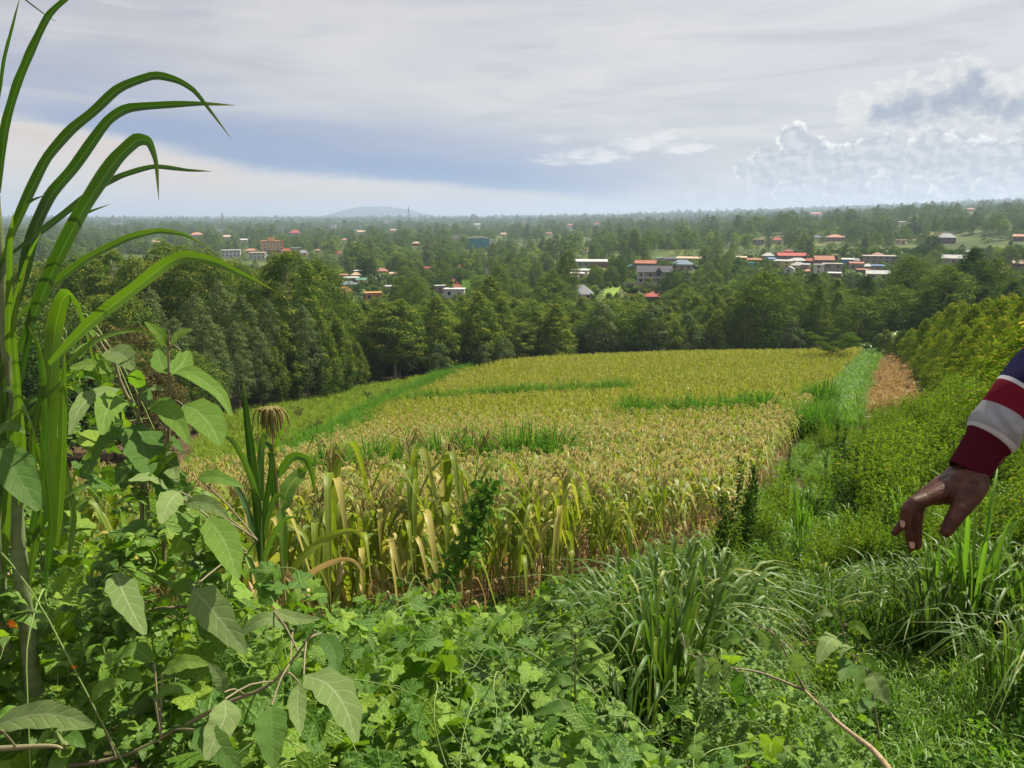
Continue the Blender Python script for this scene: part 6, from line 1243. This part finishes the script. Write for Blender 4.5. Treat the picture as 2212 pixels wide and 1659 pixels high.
shrub('thin_seedling', 'thin plant with a straight near-black stem and whitish bud in the lower centre', [c5((1530, 1230), (1525, 900), (1524, 600), (1525, 480))],
  [(c5((1535, 575), (1610, 530), (1700, 590)), 24, 'm'), (c5((1530, 640), (1440, 640), (1345, 680)), 20, 'd'), (c5((1545, 705), (1650, 690), (1735, 790), dd=-.05), 26, 'm'), (c5((1520, 790), (1430, 750), (1335, 815)), 30, 'd'), (c5((1530, 820), (1590, 870), (1620, 960)), 34, 'm'), (c5((1520, 930), (1420, 920), (1260, 980)), 36, 'd'), (c5((1530, 1000), (1620, 1040), (1720, 1110)), 40, 'm'), (c5((1515, 500), (1450, 475), (1385, 510)), 14, 'g'), (c5((1520, 490), (1500, 440), (1485, 425)), 9, 'g'), (c5((1530, 490), (1560, 450), (1585, 430)), 9, 'g')], 2.4, pstem_m, 'plant', .0045)
mb = MB(); P = smooth_path([Pt(*p) for p in c6((880, 1110), (985, 1215), (1100, 1320), (1200, 1400), (1300, 1480), (1430, 1640), d=2.32, dd=-.45)], 24); tube(mb, P, np.linspace(.0035, .010, 24), 8, .5)
tag(part('dead_branch', mb.mesh('dead_branch', wood_m)), 'dry tan branch lying slantwise in the lower right corner', 'branch')
# the big cane at the left
def c1(*pp): return [(x * .4628, y * .4628) for x, y in pp]
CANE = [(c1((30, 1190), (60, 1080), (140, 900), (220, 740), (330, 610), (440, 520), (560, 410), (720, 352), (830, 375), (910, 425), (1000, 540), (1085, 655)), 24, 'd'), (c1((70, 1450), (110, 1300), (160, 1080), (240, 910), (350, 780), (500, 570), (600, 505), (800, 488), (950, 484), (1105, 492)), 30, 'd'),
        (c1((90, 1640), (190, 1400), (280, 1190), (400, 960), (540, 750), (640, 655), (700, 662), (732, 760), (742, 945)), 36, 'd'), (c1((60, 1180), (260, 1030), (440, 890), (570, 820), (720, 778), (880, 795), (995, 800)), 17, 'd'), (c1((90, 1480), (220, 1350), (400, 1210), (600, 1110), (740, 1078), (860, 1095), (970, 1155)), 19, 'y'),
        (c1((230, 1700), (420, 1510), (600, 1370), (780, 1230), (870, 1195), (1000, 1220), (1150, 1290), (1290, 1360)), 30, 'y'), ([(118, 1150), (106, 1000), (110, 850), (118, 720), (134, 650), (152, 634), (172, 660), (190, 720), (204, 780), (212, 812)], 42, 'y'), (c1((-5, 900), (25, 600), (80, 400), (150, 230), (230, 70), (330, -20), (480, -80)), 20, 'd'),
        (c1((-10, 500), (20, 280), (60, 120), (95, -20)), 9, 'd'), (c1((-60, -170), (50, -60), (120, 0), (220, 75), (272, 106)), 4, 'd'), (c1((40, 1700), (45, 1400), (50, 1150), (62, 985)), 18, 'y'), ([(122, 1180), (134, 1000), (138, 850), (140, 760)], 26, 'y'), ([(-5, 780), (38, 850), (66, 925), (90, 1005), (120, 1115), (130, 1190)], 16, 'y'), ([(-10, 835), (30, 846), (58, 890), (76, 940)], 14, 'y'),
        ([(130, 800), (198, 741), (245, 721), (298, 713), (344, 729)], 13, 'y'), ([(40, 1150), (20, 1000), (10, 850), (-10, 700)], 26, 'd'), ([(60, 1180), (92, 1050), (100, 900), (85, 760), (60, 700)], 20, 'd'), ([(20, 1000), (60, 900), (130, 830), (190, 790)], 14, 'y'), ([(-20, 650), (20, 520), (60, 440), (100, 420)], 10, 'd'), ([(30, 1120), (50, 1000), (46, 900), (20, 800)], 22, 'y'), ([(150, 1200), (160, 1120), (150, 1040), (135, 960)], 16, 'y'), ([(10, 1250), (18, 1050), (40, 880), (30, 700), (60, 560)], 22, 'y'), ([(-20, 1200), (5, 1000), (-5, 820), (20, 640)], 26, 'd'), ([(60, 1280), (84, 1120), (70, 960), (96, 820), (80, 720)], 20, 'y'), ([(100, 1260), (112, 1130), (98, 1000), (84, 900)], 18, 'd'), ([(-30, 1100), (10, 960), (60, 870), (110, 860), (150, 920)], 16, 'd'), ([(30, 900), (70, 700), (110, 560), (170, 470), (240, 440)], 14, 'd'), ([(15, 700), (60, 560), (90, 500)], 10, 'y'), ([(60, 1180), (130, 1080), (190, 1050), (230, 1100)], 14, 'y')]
b0 = Pt(45, 1230, 1.5); base = np.array((b0[0], b0[1], Hs(b0[0], b0[1]))); o = empty('cane_plant', base); tag(o, 'tall cane with long arching strap leaves towering over the left edge', 'cane')
for pts, r0 in (([(75, 1500), (45, 1230), (28, 1000), (15, 760), (2, 560), (-8, 420)], .017), ([(10, 1400), (-10, 1100), (-20, 800), (-24, 600)], .014)):
    mb = MB(); P = smooth_path([Pt(u, v, 1.5) for u, v in pts], 26) - base; rad = np.linspace(r0, r0 * .35, 26) * (1 + .10 * (np.arange(26) % 5 == 0)); tube(mb, P, rad, 10, .5); part('stalk', mb.mesh('stalk', plain('cane_stalk', (.10, .15, .05), (.20, .24, .12), 9, .5, .3, stretch=(1, 1, 4))), o)
for k, (pts, wpx, kd) in enumerate(CANE):
    dl = 1.5 + .12 * sin(k * 2.3); mb = MB(); nn_ = len(pts)
    C_ = np.array([Pt(u, v, 1.5 + (dl - 1.5) * min(1, i / 3) - .05 * i / nn_) for i, (u, v) in enumerate(pts)]) - base; tt_ = np.linspace(0, nn_ - 1, 44); P = .55 * smooth_path(C_, 44) + .45 * np.stack([np.interp(tt_, np.arange(nn_), C_[:, i]) for i in range(3)], 1)
    vw = np.array((.15, -1., .35)); T_ = P[3] - P[0]; blade(mb, P, wpx / F * 1.36, np.cross(T_, vw), .30, (k * .31) % 1, 0, .03, prof=lambda t: np.minimum(1, t * 4 + .45) * (1 - t ** 2.6) ** .9 * (1 + .05 * np.sin(t * 40 + k)), cols=6)
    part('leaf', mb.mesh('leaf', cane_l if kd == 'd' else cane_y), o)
def c4(*pp): return [(493.7 + x * .372, 822.9 + y * .372) for x, y in pp]
def reed(name, label, cat, d, stalk, leaves, mats, r0):
    b0 = Pt(*stalk[0], d); base = np.array((b0[0], b0[1], Hs(b0[0], b0[1]))); o = empty(name, base); tag(o, label, cat)
    mb = MB(); P = smooth_path([base] + [Pt(u, v, d) for u, v in stalk[1:]], 20) - base; tube(mb, P, np.linspace(r0, r0 * .4, 20), 8, .5); part('stalk', mb.mesh('stalk', mats[0]), o)
    for k, (pts, wpx, m_) in enumerate(leaves):
        dl = d + .15 * sin(k * 2.1); mb = MB(); P = smooth_path([Pt(u, v, d + (dl - d) * min(1, i / 2)) for i, (u, v) in enumerate(pts)], 30) - base
        blade(mb, P, wpx / F * d * 1.05, np.cross(P[4] - P[0], (.2, -1., .4)), .3, (k * .41) % 1, .2 * sin(k), .05, cols=4); part('leaf', mb.mesh('leaf', m_), o)
    return o, base
o, base = reed('cane_plant', 'smaller cane with blue-green upright blades at the edge of the maize', 'cane', 3.2, c4((215, 1500), (205, 1250), (195, 950), (190, 700)),
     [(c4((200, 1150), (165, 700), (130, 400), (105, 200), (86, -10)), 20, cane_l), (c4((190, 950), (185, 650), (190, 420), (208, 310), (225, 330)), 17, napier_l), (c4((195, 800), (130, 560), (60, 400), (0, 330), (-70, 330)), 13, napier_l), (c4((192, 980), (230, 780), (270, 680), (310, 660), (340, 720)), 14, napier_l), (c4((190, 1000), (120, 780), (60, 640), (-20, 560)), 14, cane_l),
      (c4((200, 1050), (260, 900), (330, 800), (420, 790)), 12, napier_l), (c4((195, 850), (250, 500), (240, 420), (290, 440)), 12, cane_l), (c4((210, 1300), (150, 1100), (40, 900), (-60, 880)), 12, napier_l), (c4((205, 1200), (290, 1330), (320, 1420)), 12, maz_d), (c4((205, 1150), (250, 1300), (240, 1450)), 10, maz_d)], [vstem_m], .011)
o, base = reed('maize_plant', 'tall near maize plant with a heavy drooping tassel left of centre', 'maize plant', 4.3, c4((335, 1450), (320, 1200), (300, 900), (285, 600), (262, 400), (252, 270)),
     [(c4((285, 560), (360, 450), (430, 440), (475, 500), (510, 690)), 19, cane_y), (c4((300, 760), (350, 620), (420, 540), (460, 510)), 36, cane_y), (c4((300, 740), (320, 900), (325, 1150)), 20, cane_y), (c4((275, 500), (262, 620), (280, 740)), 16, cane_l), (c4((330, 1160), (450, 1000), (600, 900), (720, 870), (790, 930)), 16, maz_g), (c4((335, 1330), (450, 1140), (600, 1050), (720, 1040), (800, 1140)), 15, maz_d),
      (c4((262, 420), (240, 380), (180, 330)), 12, cane_l), (c4((310, 1000), (240, 1080), (200, 1250)), 18, maz_g), (c4((262, 400), (300, 320), (335, 220)), 8, cane_y), (c4((320, 1100), (400, 1200), (440, 1350)), 16, maz_d)], [maz_s], .013)
mb = MB(); t0 = Pt(*c4((250, 280))[0], 4.3) - base
for k in range(70):
    ph = rng.uniform(0, 6.28); l = rng.uniform(.06, .12); h_ = np.array((cos(ph), sin(ph) * .8, 0)) * rng.uniform(.3, 1)
    tube(mb, smooth_path([t0, t0 + h_ * l * .5 + (0, 0, .12), t0 + h_ * l + (0, 0, .10), t0 + h_ * l * 1.2 + (0, 0, .10 - rng.uniform(.04, .16))], 8), np.array([.002, .003, .0042, .0045, .0045, .004, .0035, .002]), 5, rng.random(), cap=False)
part('tassel', mb.mesh('tassel', maz_t), o)
mb = MB(); P = np.array([Pt(*c4(p)[0], 4.25) - base for p in ((425, 1170), (432, 1195), (440, 1225), (448, 1260), (455, 1285))]); tube(mb, P, [.012, .030, .034, .027, .006], 10, .5); part('cob', mb.mesh('cob', maz_c), o)
for u, v, d, k, lab in [(735, 950, 7.6, 0, 'maize plant standing high with curled tassel left of centre'), (833, 985, 8.5, 1, 'maize plant with dark stalk and open tassel near the centre'), (910, 950, 9.2, 2, 'maize plant with bleached tassel near the centre'), (1018, 955, 9.6, 4, 'tallest central maize plant with a dark folded tassel'), (965, 985, 9.4, 5, 'maize plant with looping brown tassel beside the tallest central one'), (1207, 1000, 11.5, 3, 'maize plant rising above the right front rows'), (1160, 1030, 11, 6, 'slender maize plant left of the one above the right front rows')]:
    x, y = X_at(u, d), d; ht = Pt(u, v, d)[2] - Hs(x, y); put_maize(x, y, k, ht / 2.2, lab, None)
# bindweed climbing a leaning dead stem in front of the maize
b0 = G(940, 5.6); o = empty('climbing_vine', b0); tag(o, 'dark leafy vine climbing a leaning stem up into the maize at the centre', 'vine'); mb, lf = MB(), MB(); vine_lf = leaf_mat('bindweed_leaf', (.04, .11, .02), (.12, .23, .04), trans=.4, simple=True)
P = smooth_path([b0, Pt(965, 1250, 5.6), Pt(1010, 1180, 5.7), Pt(1035, 1110, 5.8), Pt(1058, 1040, 5.9)], 20) - b0; tube(mb, P, np.linspace(.012, .004, 20), 5, .5); part('stem', mb.mesh('stem', bark_d), o)
n = 420; q_ = rng.random(n); c = np.stack([np.interp(q_, np.linspace(0, 1, 20), P[:, i]) for i in range(3)], 1) + rng.normal(0, .055, (n, 3)); leaf_quads(lf, c, rng.normal(size=(n, 3)) * .6 + (0, -.5, .6), .075 * rng.uniform(.6, 1.2, n), rng.random(n), .8); part('foliage', lf.mesh('foliage', vine_lf, smooth=False), o)
# small flowers
m_or = plain('orange_petal', (.85, .25, .02), (.75, .18, .01), 5, .6, .2); m_ye = plain('yellow_petal', (.8, .62, .05), (.7, .55, .05), 5, .6, .2)
def flower(u, v, d, m, s, label, name='orange_flower'):
    mb = MB(); p = Pt(u, v, d)
    for k in range(6):
        a = k * pi / 3; dr = np.array((cos(a), -.3, sin(a))); sd = np.array((-sin(a), 0, cos(a)))
        mb.add([(0, 0, 0), dr * s * .6 + sd * s * .3, dr * s, dr * s * .6 - sd * s * .3], [(0, 1, 2, 3)], None, rng.random())
    tube(mb, [(0, 0, 0), (0, .01, -s * 1.5)], s * .15, 5, .5)
    q_ = part(name, mb.mesh(name, m, smooth=False)); q_.location = p; tag(q_, label, 'flower')
flower(27, 1346, 1.35, m_or, .010, 'orange flower among the vines at the left edge'); flower(160, 1440, 1.4, m_or, .005, 'tiny orange bud in the lower left vines')
flower(876, 1308, 4.5, m_ye, .014, 'yellow flower on the vines in front of the maize', 'yellow_flower'); flower(815, 1500, 2.2, m_ye, .008, 'yellow bud in the lower vines', 'yellow_flower')
# ------------------------------------------------------------------ the person at the right edge, pointing down the slope
def capsule(mb, a, b, ra, rb, seg=14):
    a = np.asarray(a, float); b = np.asarray(b, float); ax = b - a; L = np.linalg.norm(ax) + 1e-9; ax /= L
    t = [];
    for k in range(6): q = -pi / 2 + pi / 2 * k / 5; t.append((sin(q) * ra, cos(q) * ra))
    for k in range(6): q = pi / 2 * k / 5; t.append((L + sin(q) * rb, cos(q) * rb))
    ref = np.array((0, 0, 1.)) if abs(ax[2]) < .9 else np.array((1., 0, 0)); n_ = np.cross(ax, ref); n_ /= np.linalg.norm(n_); m_ = np.cross(ax, n_)
    an = np.linspace(0, 2 * pi, seg, endpoint=False); V = []
    for h, r in t: V.append(a + ax * h + max(r, 1e-5) * (np.cos(an)[:, None] * n_ + np.sin(an)[:, None] * m_))
    V = np.concatenate(V); k = len(t); i = np.arange(k - 1)[:, None] * seg; j = np.arange(seg)[None]; jj = (j + 1) % seg
    mb.add(V, np.stack([i + j, i + jj, i + seg + jj, i + seg + j], -1).reshape(-1, 4), None, .5)
    mb.add(V[:seg], np.arange(seg)[::-1][None], None, .5); mb.add(V[-seg:], np.arange(seg)[None], None, .5)
def chain(mb, P, Rr):
    for a, b, ra, rb in zip(P[:-1], P[1:], Rr[:-1], Rr[1:]): capsule(mb, a, b, ra, rb)
def fuse(mb, voxel, smooth, name):
    me = mb.mesh(name, []); o = bpy.data.objects.new(name, me); COL.objects.link(o)
    m = o.modifiers.new('r', 'REMESH'); m.mode = 'VOXEL'; m.voxel_size = voxel; m.use_smooth_shade = True
    s = o.modifiers.new('s', 'SMOOTH'); s.iterations = smooth; s.factor = .5
    bpy.context.view_layer.update(); ev = o.evaluated_get(bpy.context.evaluated_depsgraph_get()); me2 = bpy.data.meshes.new_from_object(ev); bpy.data.objects.remove(o)
    co = np.empty(len(me2.vertices) * 3, np.float32); me2.vertices.foreach_get('co', co); n = len(me2.polygons)
    f = [tuple(p.vertices) for p in me2.polygons]; bpy.data.meshes.remove(me2); return co.reshape(-1, 3), f
def hp(cx_, cy_, d): return Pt(1865.2 + cx_ * .281, 768.0 + cy_ * .281, d)
PX = .000214
BASE = np.array((1.42, 1.34, Hs(1.42, 1.34)))
hand = MB()
wr = hp(815, 925, 1.255); elb = hp(1600, -110, 1.30)
# forearm and wrist
chain(hand, [elb, (elb * .5 + wr * .5) , wr * .9 + elb * .1, wr], [.034, .031, .027, .026])
chain(hand, [wr + (0, -.010, 0), hp(760, 990, 1.235)], [.024, .026]); chain(hand, [wr + (0, .014, 0), hp(740, 960, 1.285)], [.022, .024])
mcp = [hp(480, 1100, 1.222), hp(462, 1082, 1.245), hp(458, 1085, 1.268), hp(480, 1105, 1.290)]
for k, m_ in enumerate(mcp):
    st_ = wr + (0, -.014 + .012 * k, 0); mid = st_ * .45 + m_ * .55 + (.000, 0, .004 - .003 * abs(k - 1.2)); chain(hand, [st_, mid, m_], [.021, .0175, .0125 if k else .0135])
# thumb side muscle, web, thumb
chain(hand, [wr + (0.004, -.012, -.010), hp(800, 1060, 1.215), hp(745, 1180, 1.195)], [.022, .0235, .0155]); chain(hand, [hp(760, 1050, 1.222), hp(640, 1090, 1.232)], [.021, .013]); chain(hand, [hp(700, 1040, 1.245), hp(560, 1090, 1.245)], [.02, .014])
chain(hand, [hp(745, 1180, 1.195), hp(688, 1268, 1.187), hp(636, 1352, 1.182)], [.0150, .0125, .0098]); chain(hand, [hp(684, 1272, 1.187), hp(668, 1300, 1.185)], [.0128, .0118])
# four fingers: knuckle, middle joint, end joint, tip
FI = [([hp(390, 1132, 1.216), hp(338, 1188, 1.213), hp(324, 1250, 1.212), hp(322, 1308, 1.211)], [.0118, .0105, .0092, .0072]),
      ([hp(420, 1165, 1.238), hp(402, 1270, 1.232), hp(408, 1375, 1.229), hp(412, 1462, 1.228)], [.0112, .0104, .0093, .0074]),
      ([hp(398, 1180, 1.262), hp(362, 1285, 1.258), hp(356, 1390, 1.254), hp(370, 1476, 1.252)], [.0108, .0100, .0088, .0068]),
      ([hp(400, 1165, 1.286), hp(338, 1250, 1.288), hp(288, 1312, 1.290), hp(240, 1362, 1.291)], [.0100, .0092, .0082, .0064])]
for k, (P, r_) in enumerate(FI): chain(hand, [mcp[k]] + P, [.0132] + r_)
hV, hF = fuse(hand, .0015, 4, 'hand')
# the rest of the body (mostly outside the picture)
B = BASE; sh = np.array((1.22, 1.34, B[2] + 1.42)); sh2 = np.array((1.62, 1.30, B[2] + 1.42)); neck = np.array((1.42, 1.32, B[2] + 1.46)); head = np.array((1.40, 1.34, B[2] + 1.63))
bd = MB()
chain(bd, [elb, (elb + sh) / 2, sh], [.043, .050, .058]); chain(bd, [sh, neck, sh2], [.06, .075, .06])
chain(bd, [neck, head - (0, 0, .05)], [.055, .055]); capsule(bd, head + (0, -.012, .02), head + (0, .02, .01), .088, .085); capsule(bd, head + (-.01, .05, -.05), head + (-.012, .06, -.085), .055, .04)
capsule(bd, head + (-.008, .098, -.005), head + (-.008, .112, -.03), .010, .015)                                                            # nose
capsule(bd, head + (-.03, .092, -.066), head + (.014, .092, -.066), .011, .011)                                                            # mouth
for sx in (-1, 1): capsule(bd, head + (sx * .086, .005, .0), head + (sx * .088, .002, -.03), .016, .012); capsule(bd, head + (sx * .035 - .008, .082, .028), head + (sx * .045 - .008, .078, .028), .012, .012)
for z, w_, t_ in ((1.36, .13, .10), (1.24, .13, .105), (1.10, .115, .10), (.98, .12, .105), (.88, .125, .11)): chain(bd, [np.array((1.42 - w_ * .6, 1.32, B[2] + z)), np.array((1.42 + w_ * .6, 1.32, B[2] + z))], [t_, t_])
for sx in (-1, 1):
    hip = np.array((1.42 + sx * .09, 1.32, B[2] + .88)); kn = np.array((1.42 + sx * .11, 1.35, B[2] + .48)); an_ = np.array((1.42 + sx * .12, 1.32, B[2] + .08)); chain(bd, [hip, kn, (kn * .65 + an_ * .35), an_], [.085, .057, .055, .036]); chain(bd, [an_ - (0, .03, .03), an_ + (0, .15, -.045)], [.04, .03])
e2 = np.array((1.70, 1.28, B[2] + 1.14)); w2 = np.array((1.70, 1.38, B[2] + .90)); chain(bd, [sh2, e2, w2], [.055, .042, .027]); chain(bd, [w2, w2 + (0, .02, -.09)], [.028, .026])
for k in range(4): p0 = w2 + (0, -.018 + .019 * k + .02, -.10); chain(bd, [p0, p0 + (-.004, .004, -.035), p0 + (-.016, .006, -.062 - .006 * (k in (1, 2)))], [.011, .0095, .0075])
chain(bd, [w2 + (-.01, .045, -.05), w2 + (-.02, .07, -.085)], [.012, .009])
bV, bF = fuse(bd, .007, 6, 'torso')
m_skin, t = mat('dark_skin'); tcn = t.nodes.new('ShaderNodeTexCoord'); v_ = E(t, tcn.outputs['Object'])
n1 = noise(t, v_, 60, 4, .6); n2_ = noise(t, v_, 420, 3, .6); cs = mixc(t, n1.ss(.3, .7), (.045, .015, .0085), (.088, .032, .017)); cs = mixc(t, noise(t, v_, 22, 2).ss(.45, .7) * .4, cs, (.024, .008, .005))
p_ = node(t, 'ShaderNodeBsdfPrincipled'); t.links.new(cs.s, p_.inputs['Base Color']); p_.inputs['Roughness'].default_value = .48; p_.inputs['Specular IOR Level'].default_value = .28; p_.inputs['Subsurface Weight'].default_value = 0.0
b_ = t.nodes.new('ShaderNodeBump'); b_.inputs['Strength'].default_value = .6; b_.inputs['Distance'].default_value = .002; t.links.new((n1 * .7 + n2_ * .5).s, b_.inputs['Height']); t.links.new(b_.outputs[0], p_.inputs['Normal']); out(t, p_.outputs[0])
per = empty('person', BASE); tag(per, 'person in striped sweatshirt reaching in from the right edge with a loosely curled hand', 'person')
mb = MB().add(hV - BASE, hF, None, .5).add(bV - BASE, bF, None, .4); body = part('body', mb.mesh('body', m_skin), per)
m_nail = plain('nail', (.42, .27, .22), (.5, .34, .28), 50, .3, .5)
def nail(p, dr, nr, s):
    mb = MB(); dr = dr / np.linalg.norm(dr); nr = nr - dr * np.dot(nr, dr); nr /= np.linalg.norm(nr); sd = np.cross(dr, nr); V = []
    for i in range(6):
        for j in range(5):
            a = (j - 2) / 2; t_ = i / 5; V.append(p - BASE + dr * s * (t_ * 1.3 - .2) + sd * a * s * .5 * (1 - .25 * t_ ** 3) + nr * (.0010 - a * a * s * .16))
    f = [(i * 5 + j, i * 5 + j + 1, i * 5 + j + 6, i * 5 + j + 5) for i in range(5) for j in range(4)]; mb.add(V, f, None, .5); part('fingernail', mb.mesh('fingernail', m_nail), body)
nail(hp(300, 1275, 1.208), hp(322, 1308, 1.211) - hp(324, 1250, 1.212), hp(200, 1270, 1.19) - hp(324, 1270, 1.212), .009)
nail(hp(372, 1440, 1.222), hp(412, 1462, 1.228) - hp(408, 1375, 1.229), hp(300, 1430, 1.18) - hp(410, 1430, 1.228), .009)
# sleeve of the pointing arm: rings with colour bands
def cloth(nm, c, sc_=900, b=.25):
    return plain(nm, c, tuple(k * .75 for k in c), sc_, .95, .05, bump=b)
mar = cloth('maroon_rib', (.075, .008, .018)); cri = cloth('crimson_cloth', (.16, .012, .026)); whi = cloth('white_cloth', (.55, .55, .57)); whi_shaded = cloth('shaded_white_cloth', (.33, .335, .36)); nav = cloth('navy_cloth', (.018, .018, .06)); jeans = cloth('dark_trousers', (.03, .035, .05))  # the grey band is white cloth with its shade put into the colour
RG = [(795, 905, 148, 0), (800, 897, 156, 0), (830, 850, 157, 0), (868, 790, 158, 0), (905, 730, 162, 0), (940, 672, 168, 0), (948, 660, 178, 1), (962, 636, 196, 1), (968, 628, 205, 2), (985, 600, 214, 2), (1002, 568, 220, 2), (1018, 532, 212, 2), (1036, 498, 200, 2), (1056, 462, 190, 2), (1062, 452, 186, 3), (1090, 405, 184, 3), (1120, 358, 182, 3), (1150, 312, 180, 3), (1158, 300, 181, 1), (1170, 280, 181, 1), (1176, 270, 180, 4), (1232, 212, 184, 4), (1290, 152, 188, 4), (1340, 102, 192, 4), (1352, 90, 193, 3), (1415, 30, 200, 3), (1475, -35, 208, 3), (1486, -46, 209, 1), (1502, -62, 210, 1), (1510, -70, 211, 2), (1560, -110, 220, 2), (1620, -130, 228, 2)]
sl_ = [hp(x + (14 if m else 0), y, 1.255 + (1.30 - 1.255) * min(1, max(0, (905 - y) / 1015))) for x, y, r, m in RG]; rad = [r * PX for *_, r, m in RG]; mt = [m for *_, m in RG]
n_up = 9
for k in range(1, n_up + 1):
    t_ = k / n_up; sl_.append(np.array(hp(1620, -130, 1.30)) * (1 - t_) + (sh + (-.02, 0, .0)) * t_); rad.append(.050 + .022 * t_); mt.append([3, 3, 4, 4, 1, 3, 3, 4, 4][k - 1])
sl_ = np.array(sl_); rad = np.array(rad); seg = 72; an = np.linspace(0, 2 * pi, seg, endpoint=False); M0 = len(sl_); NR = 150
cum = np.concatenate([[0], np.cumsum(np.linalg.norm(np.diff(sl_, axis=0), axis=1))]); tq = np.concatenate([np.linspace(0, .34, 110), np.linspace(.343, cum[-1], 40)]) if cum[-1] > .36 else np.linspace(0, cum[-1], NR)
k_ = np.ones(7) / 7; cs_ = np.stack([np.interp(tq, cum, sl_[:, i]) for i in range(3)], 1); rs_ = np.interp(tq, cum, rad); mt0 = mt; mt = [mt0[min(M0 - 1, int(np.searchsorted(cum, q, 'right')) - 1)] for q in tq]
for _ in range(3):
    for i in range(3): cs_[3:-3, i] = np.convolve(cs_[:, i], k_, 'valid')
rs_[3:-3] = np.convolve(rs_, k_, 'valid'); V = []; T_ = np.gradient(cs_, axis=0); T_ /= np.linalg.norm(T_, axis=1)[:, None]; N_ = np.array((0., -1., 0.)); ncuff = sum(1 for m in mt if m == 0)
ag = (an + pi) % (2 * pi) - pi
for i, (c, r) in enumerate(zip(cs_, rs_)):
    N_ = N_ - T_[i] * np.dot(N_, T_[i]); N_ /= np.linalg.norm(N_); B_ = np.cross(T_[i], N_); m = mt[i]; s_ = tq[i] * 100
    w_ = min(1, max(0, (i - ncuff) / 8)); rr_ = r * (1 + (1 - w_) * .006 * np.sin(an * 34) + w_ * (.045 * np.sin(an * 2 + s_ * .30) + .028 * np.sin(an * 3 - s_ * .55 + 1) + .12 * np.exp(-((ag - .1 + .28 * (s_ - 9)) / .26) ** 2) * np.exp(-((s_ - 9) / 2.2) ** 2) - .15 * np.exp(-((ag + .35 + .30 * (s_ - 9)) / .20) ** 2) * np.exp(-((s_ - 9) / 2.4) ** 2) + .10 * np.exp(-((ag - .9 - .2 * (s_ - 13)) / .25) ** 2) * np.exp(-((s_ - 13) / 3) ** 2) - .10 * np.exp(-((ag - .5 - .2 * (s_ - 13)) / .2) ** 2) * np.exp(-((s_ - 13) / 3) ** 2)))
    V.append(c + T_[i] * (np.sin(an) * r * -.06)[:, None] + rr_[:, None] * (np.cos(an)[:, None] * N_ * .92 + np.sin(an)[:, None] * B_) - BASE)
V = np.concatenate(V); mats = [mar, whi, whi_shaded, cri, nav]
def rings(i0, i1, nm, parent):
    mb = MB()
    i = np.arange(i1 - i0)[:, None] * seg; j = np.arange(seg)[None]; k = (j + 1) % seg
    mb.add(V[i0 * seg:(i1 + 1) * seg], np.stack([i + j, i + k, i + seg + k, i + seg + j], -1).reshape(-1, 4), None, .5, np.repeat(mt[i0:i1], seg))
    me = mb.mesh(nm, mats); o = part(nm, me, parent); s = o.modifiers.new('thick', 'SOLIDIFY'); s.thickness = .0016; s.offset = -1; return o
slv = rings(ncuff, len(cs_) - 1, 'sleeve', per); rings(0, ncuff, 'cuff', slv)
# shirt body, trousers, hair, shoes
def garment(nm, chains, voxel, m_, parent):
    mb = MB(); [chain(mb, P, r_) for P, r_ in chains]; v, f = fuse(mb, voxel, 4, nm); return part(nm, MB().add(v - BASE, f, None, .5).mesh(nm, m_), parent)
ms, t = mat('striped_sweatshirt'); tcn = t.nodes.new('ShaderNodeTexCoord'); x_, y_, z_ = sep(t, E(t, tcn.outputs['Object'])); q_ = (z_ * 4.2)._m('FRACT')
c_ = mixc(t, q_.ss(.34, .345), (.33, .022, .045), (.018, .018, .06)); c_ = mixc(t, q_.ss(.68, .685), c_, (.50, .51, .54)); c_ = mixc(t, ((z_ * 4.2 + .66)._m('FRACT')).ss(.03, .025), c_, (.68, .68, .7))
p_ = node(t, 'ShaderNodeBsdfPrincipled', Roughness=.95); t.links.new(c_.s, p_.inputs['Base Color']); out(t, p_.outputs[0])
tw = [([np.array((1.42 - w_ * .6, 1.32, B[2] + z)), np.array((1.42 + w_ * .6, 1.32, B[2] + z))], [t_ + .02, t_ + .02]) for z, w_, t_ in ((1.36, .13, .10), (1.24, .13, .105), (1.10, .125, .105), (.98, .13, .11), (.90, .13, .11))]
garment('shirt', tw + [([sh + (.03, 0, -.01), neck - (0, 0, .03), sh2], [.072, .085, .072]), ([sh2, e2, w2], [.07, .056, .042])], .008, ms, per)
garment('trousers', [([np.array((1.34, 1.32, B[2] + .88)), np.array((1.50, 1.32, B[2] + .88))], [.12, .12])] + [([np.array((1.42 + s * .09, 1.32, B[2] + .86)), np.array((1.42 + s * .11, 1.35, B[2] + .48)), np.array((1.42 + s * .12, 1.32, B[2] + .10))], [.105, .075, .06]) for s in (-1, 1)], .009, jeans, per)
garment('hair', [([head + (0, -.03, .045), head + (0, .03, .05)], [.088, .078])], .006, plain('black_hair', (.012, .01, .01), (.03, .025, .02), 200, .9, .1, bump=.8), per)
for s in (-1, 1): garment('shoe', [([np.array((1.42 + s * .12, 1.27, B[2] + .045)), np.array((1.42 + s * .12, 1.47, B[2] + .035))], [.048, .04])], .006, plain('shoe_leather', (.03, .025, .02), (.05, .04, .03), 20, .6, .3), per)
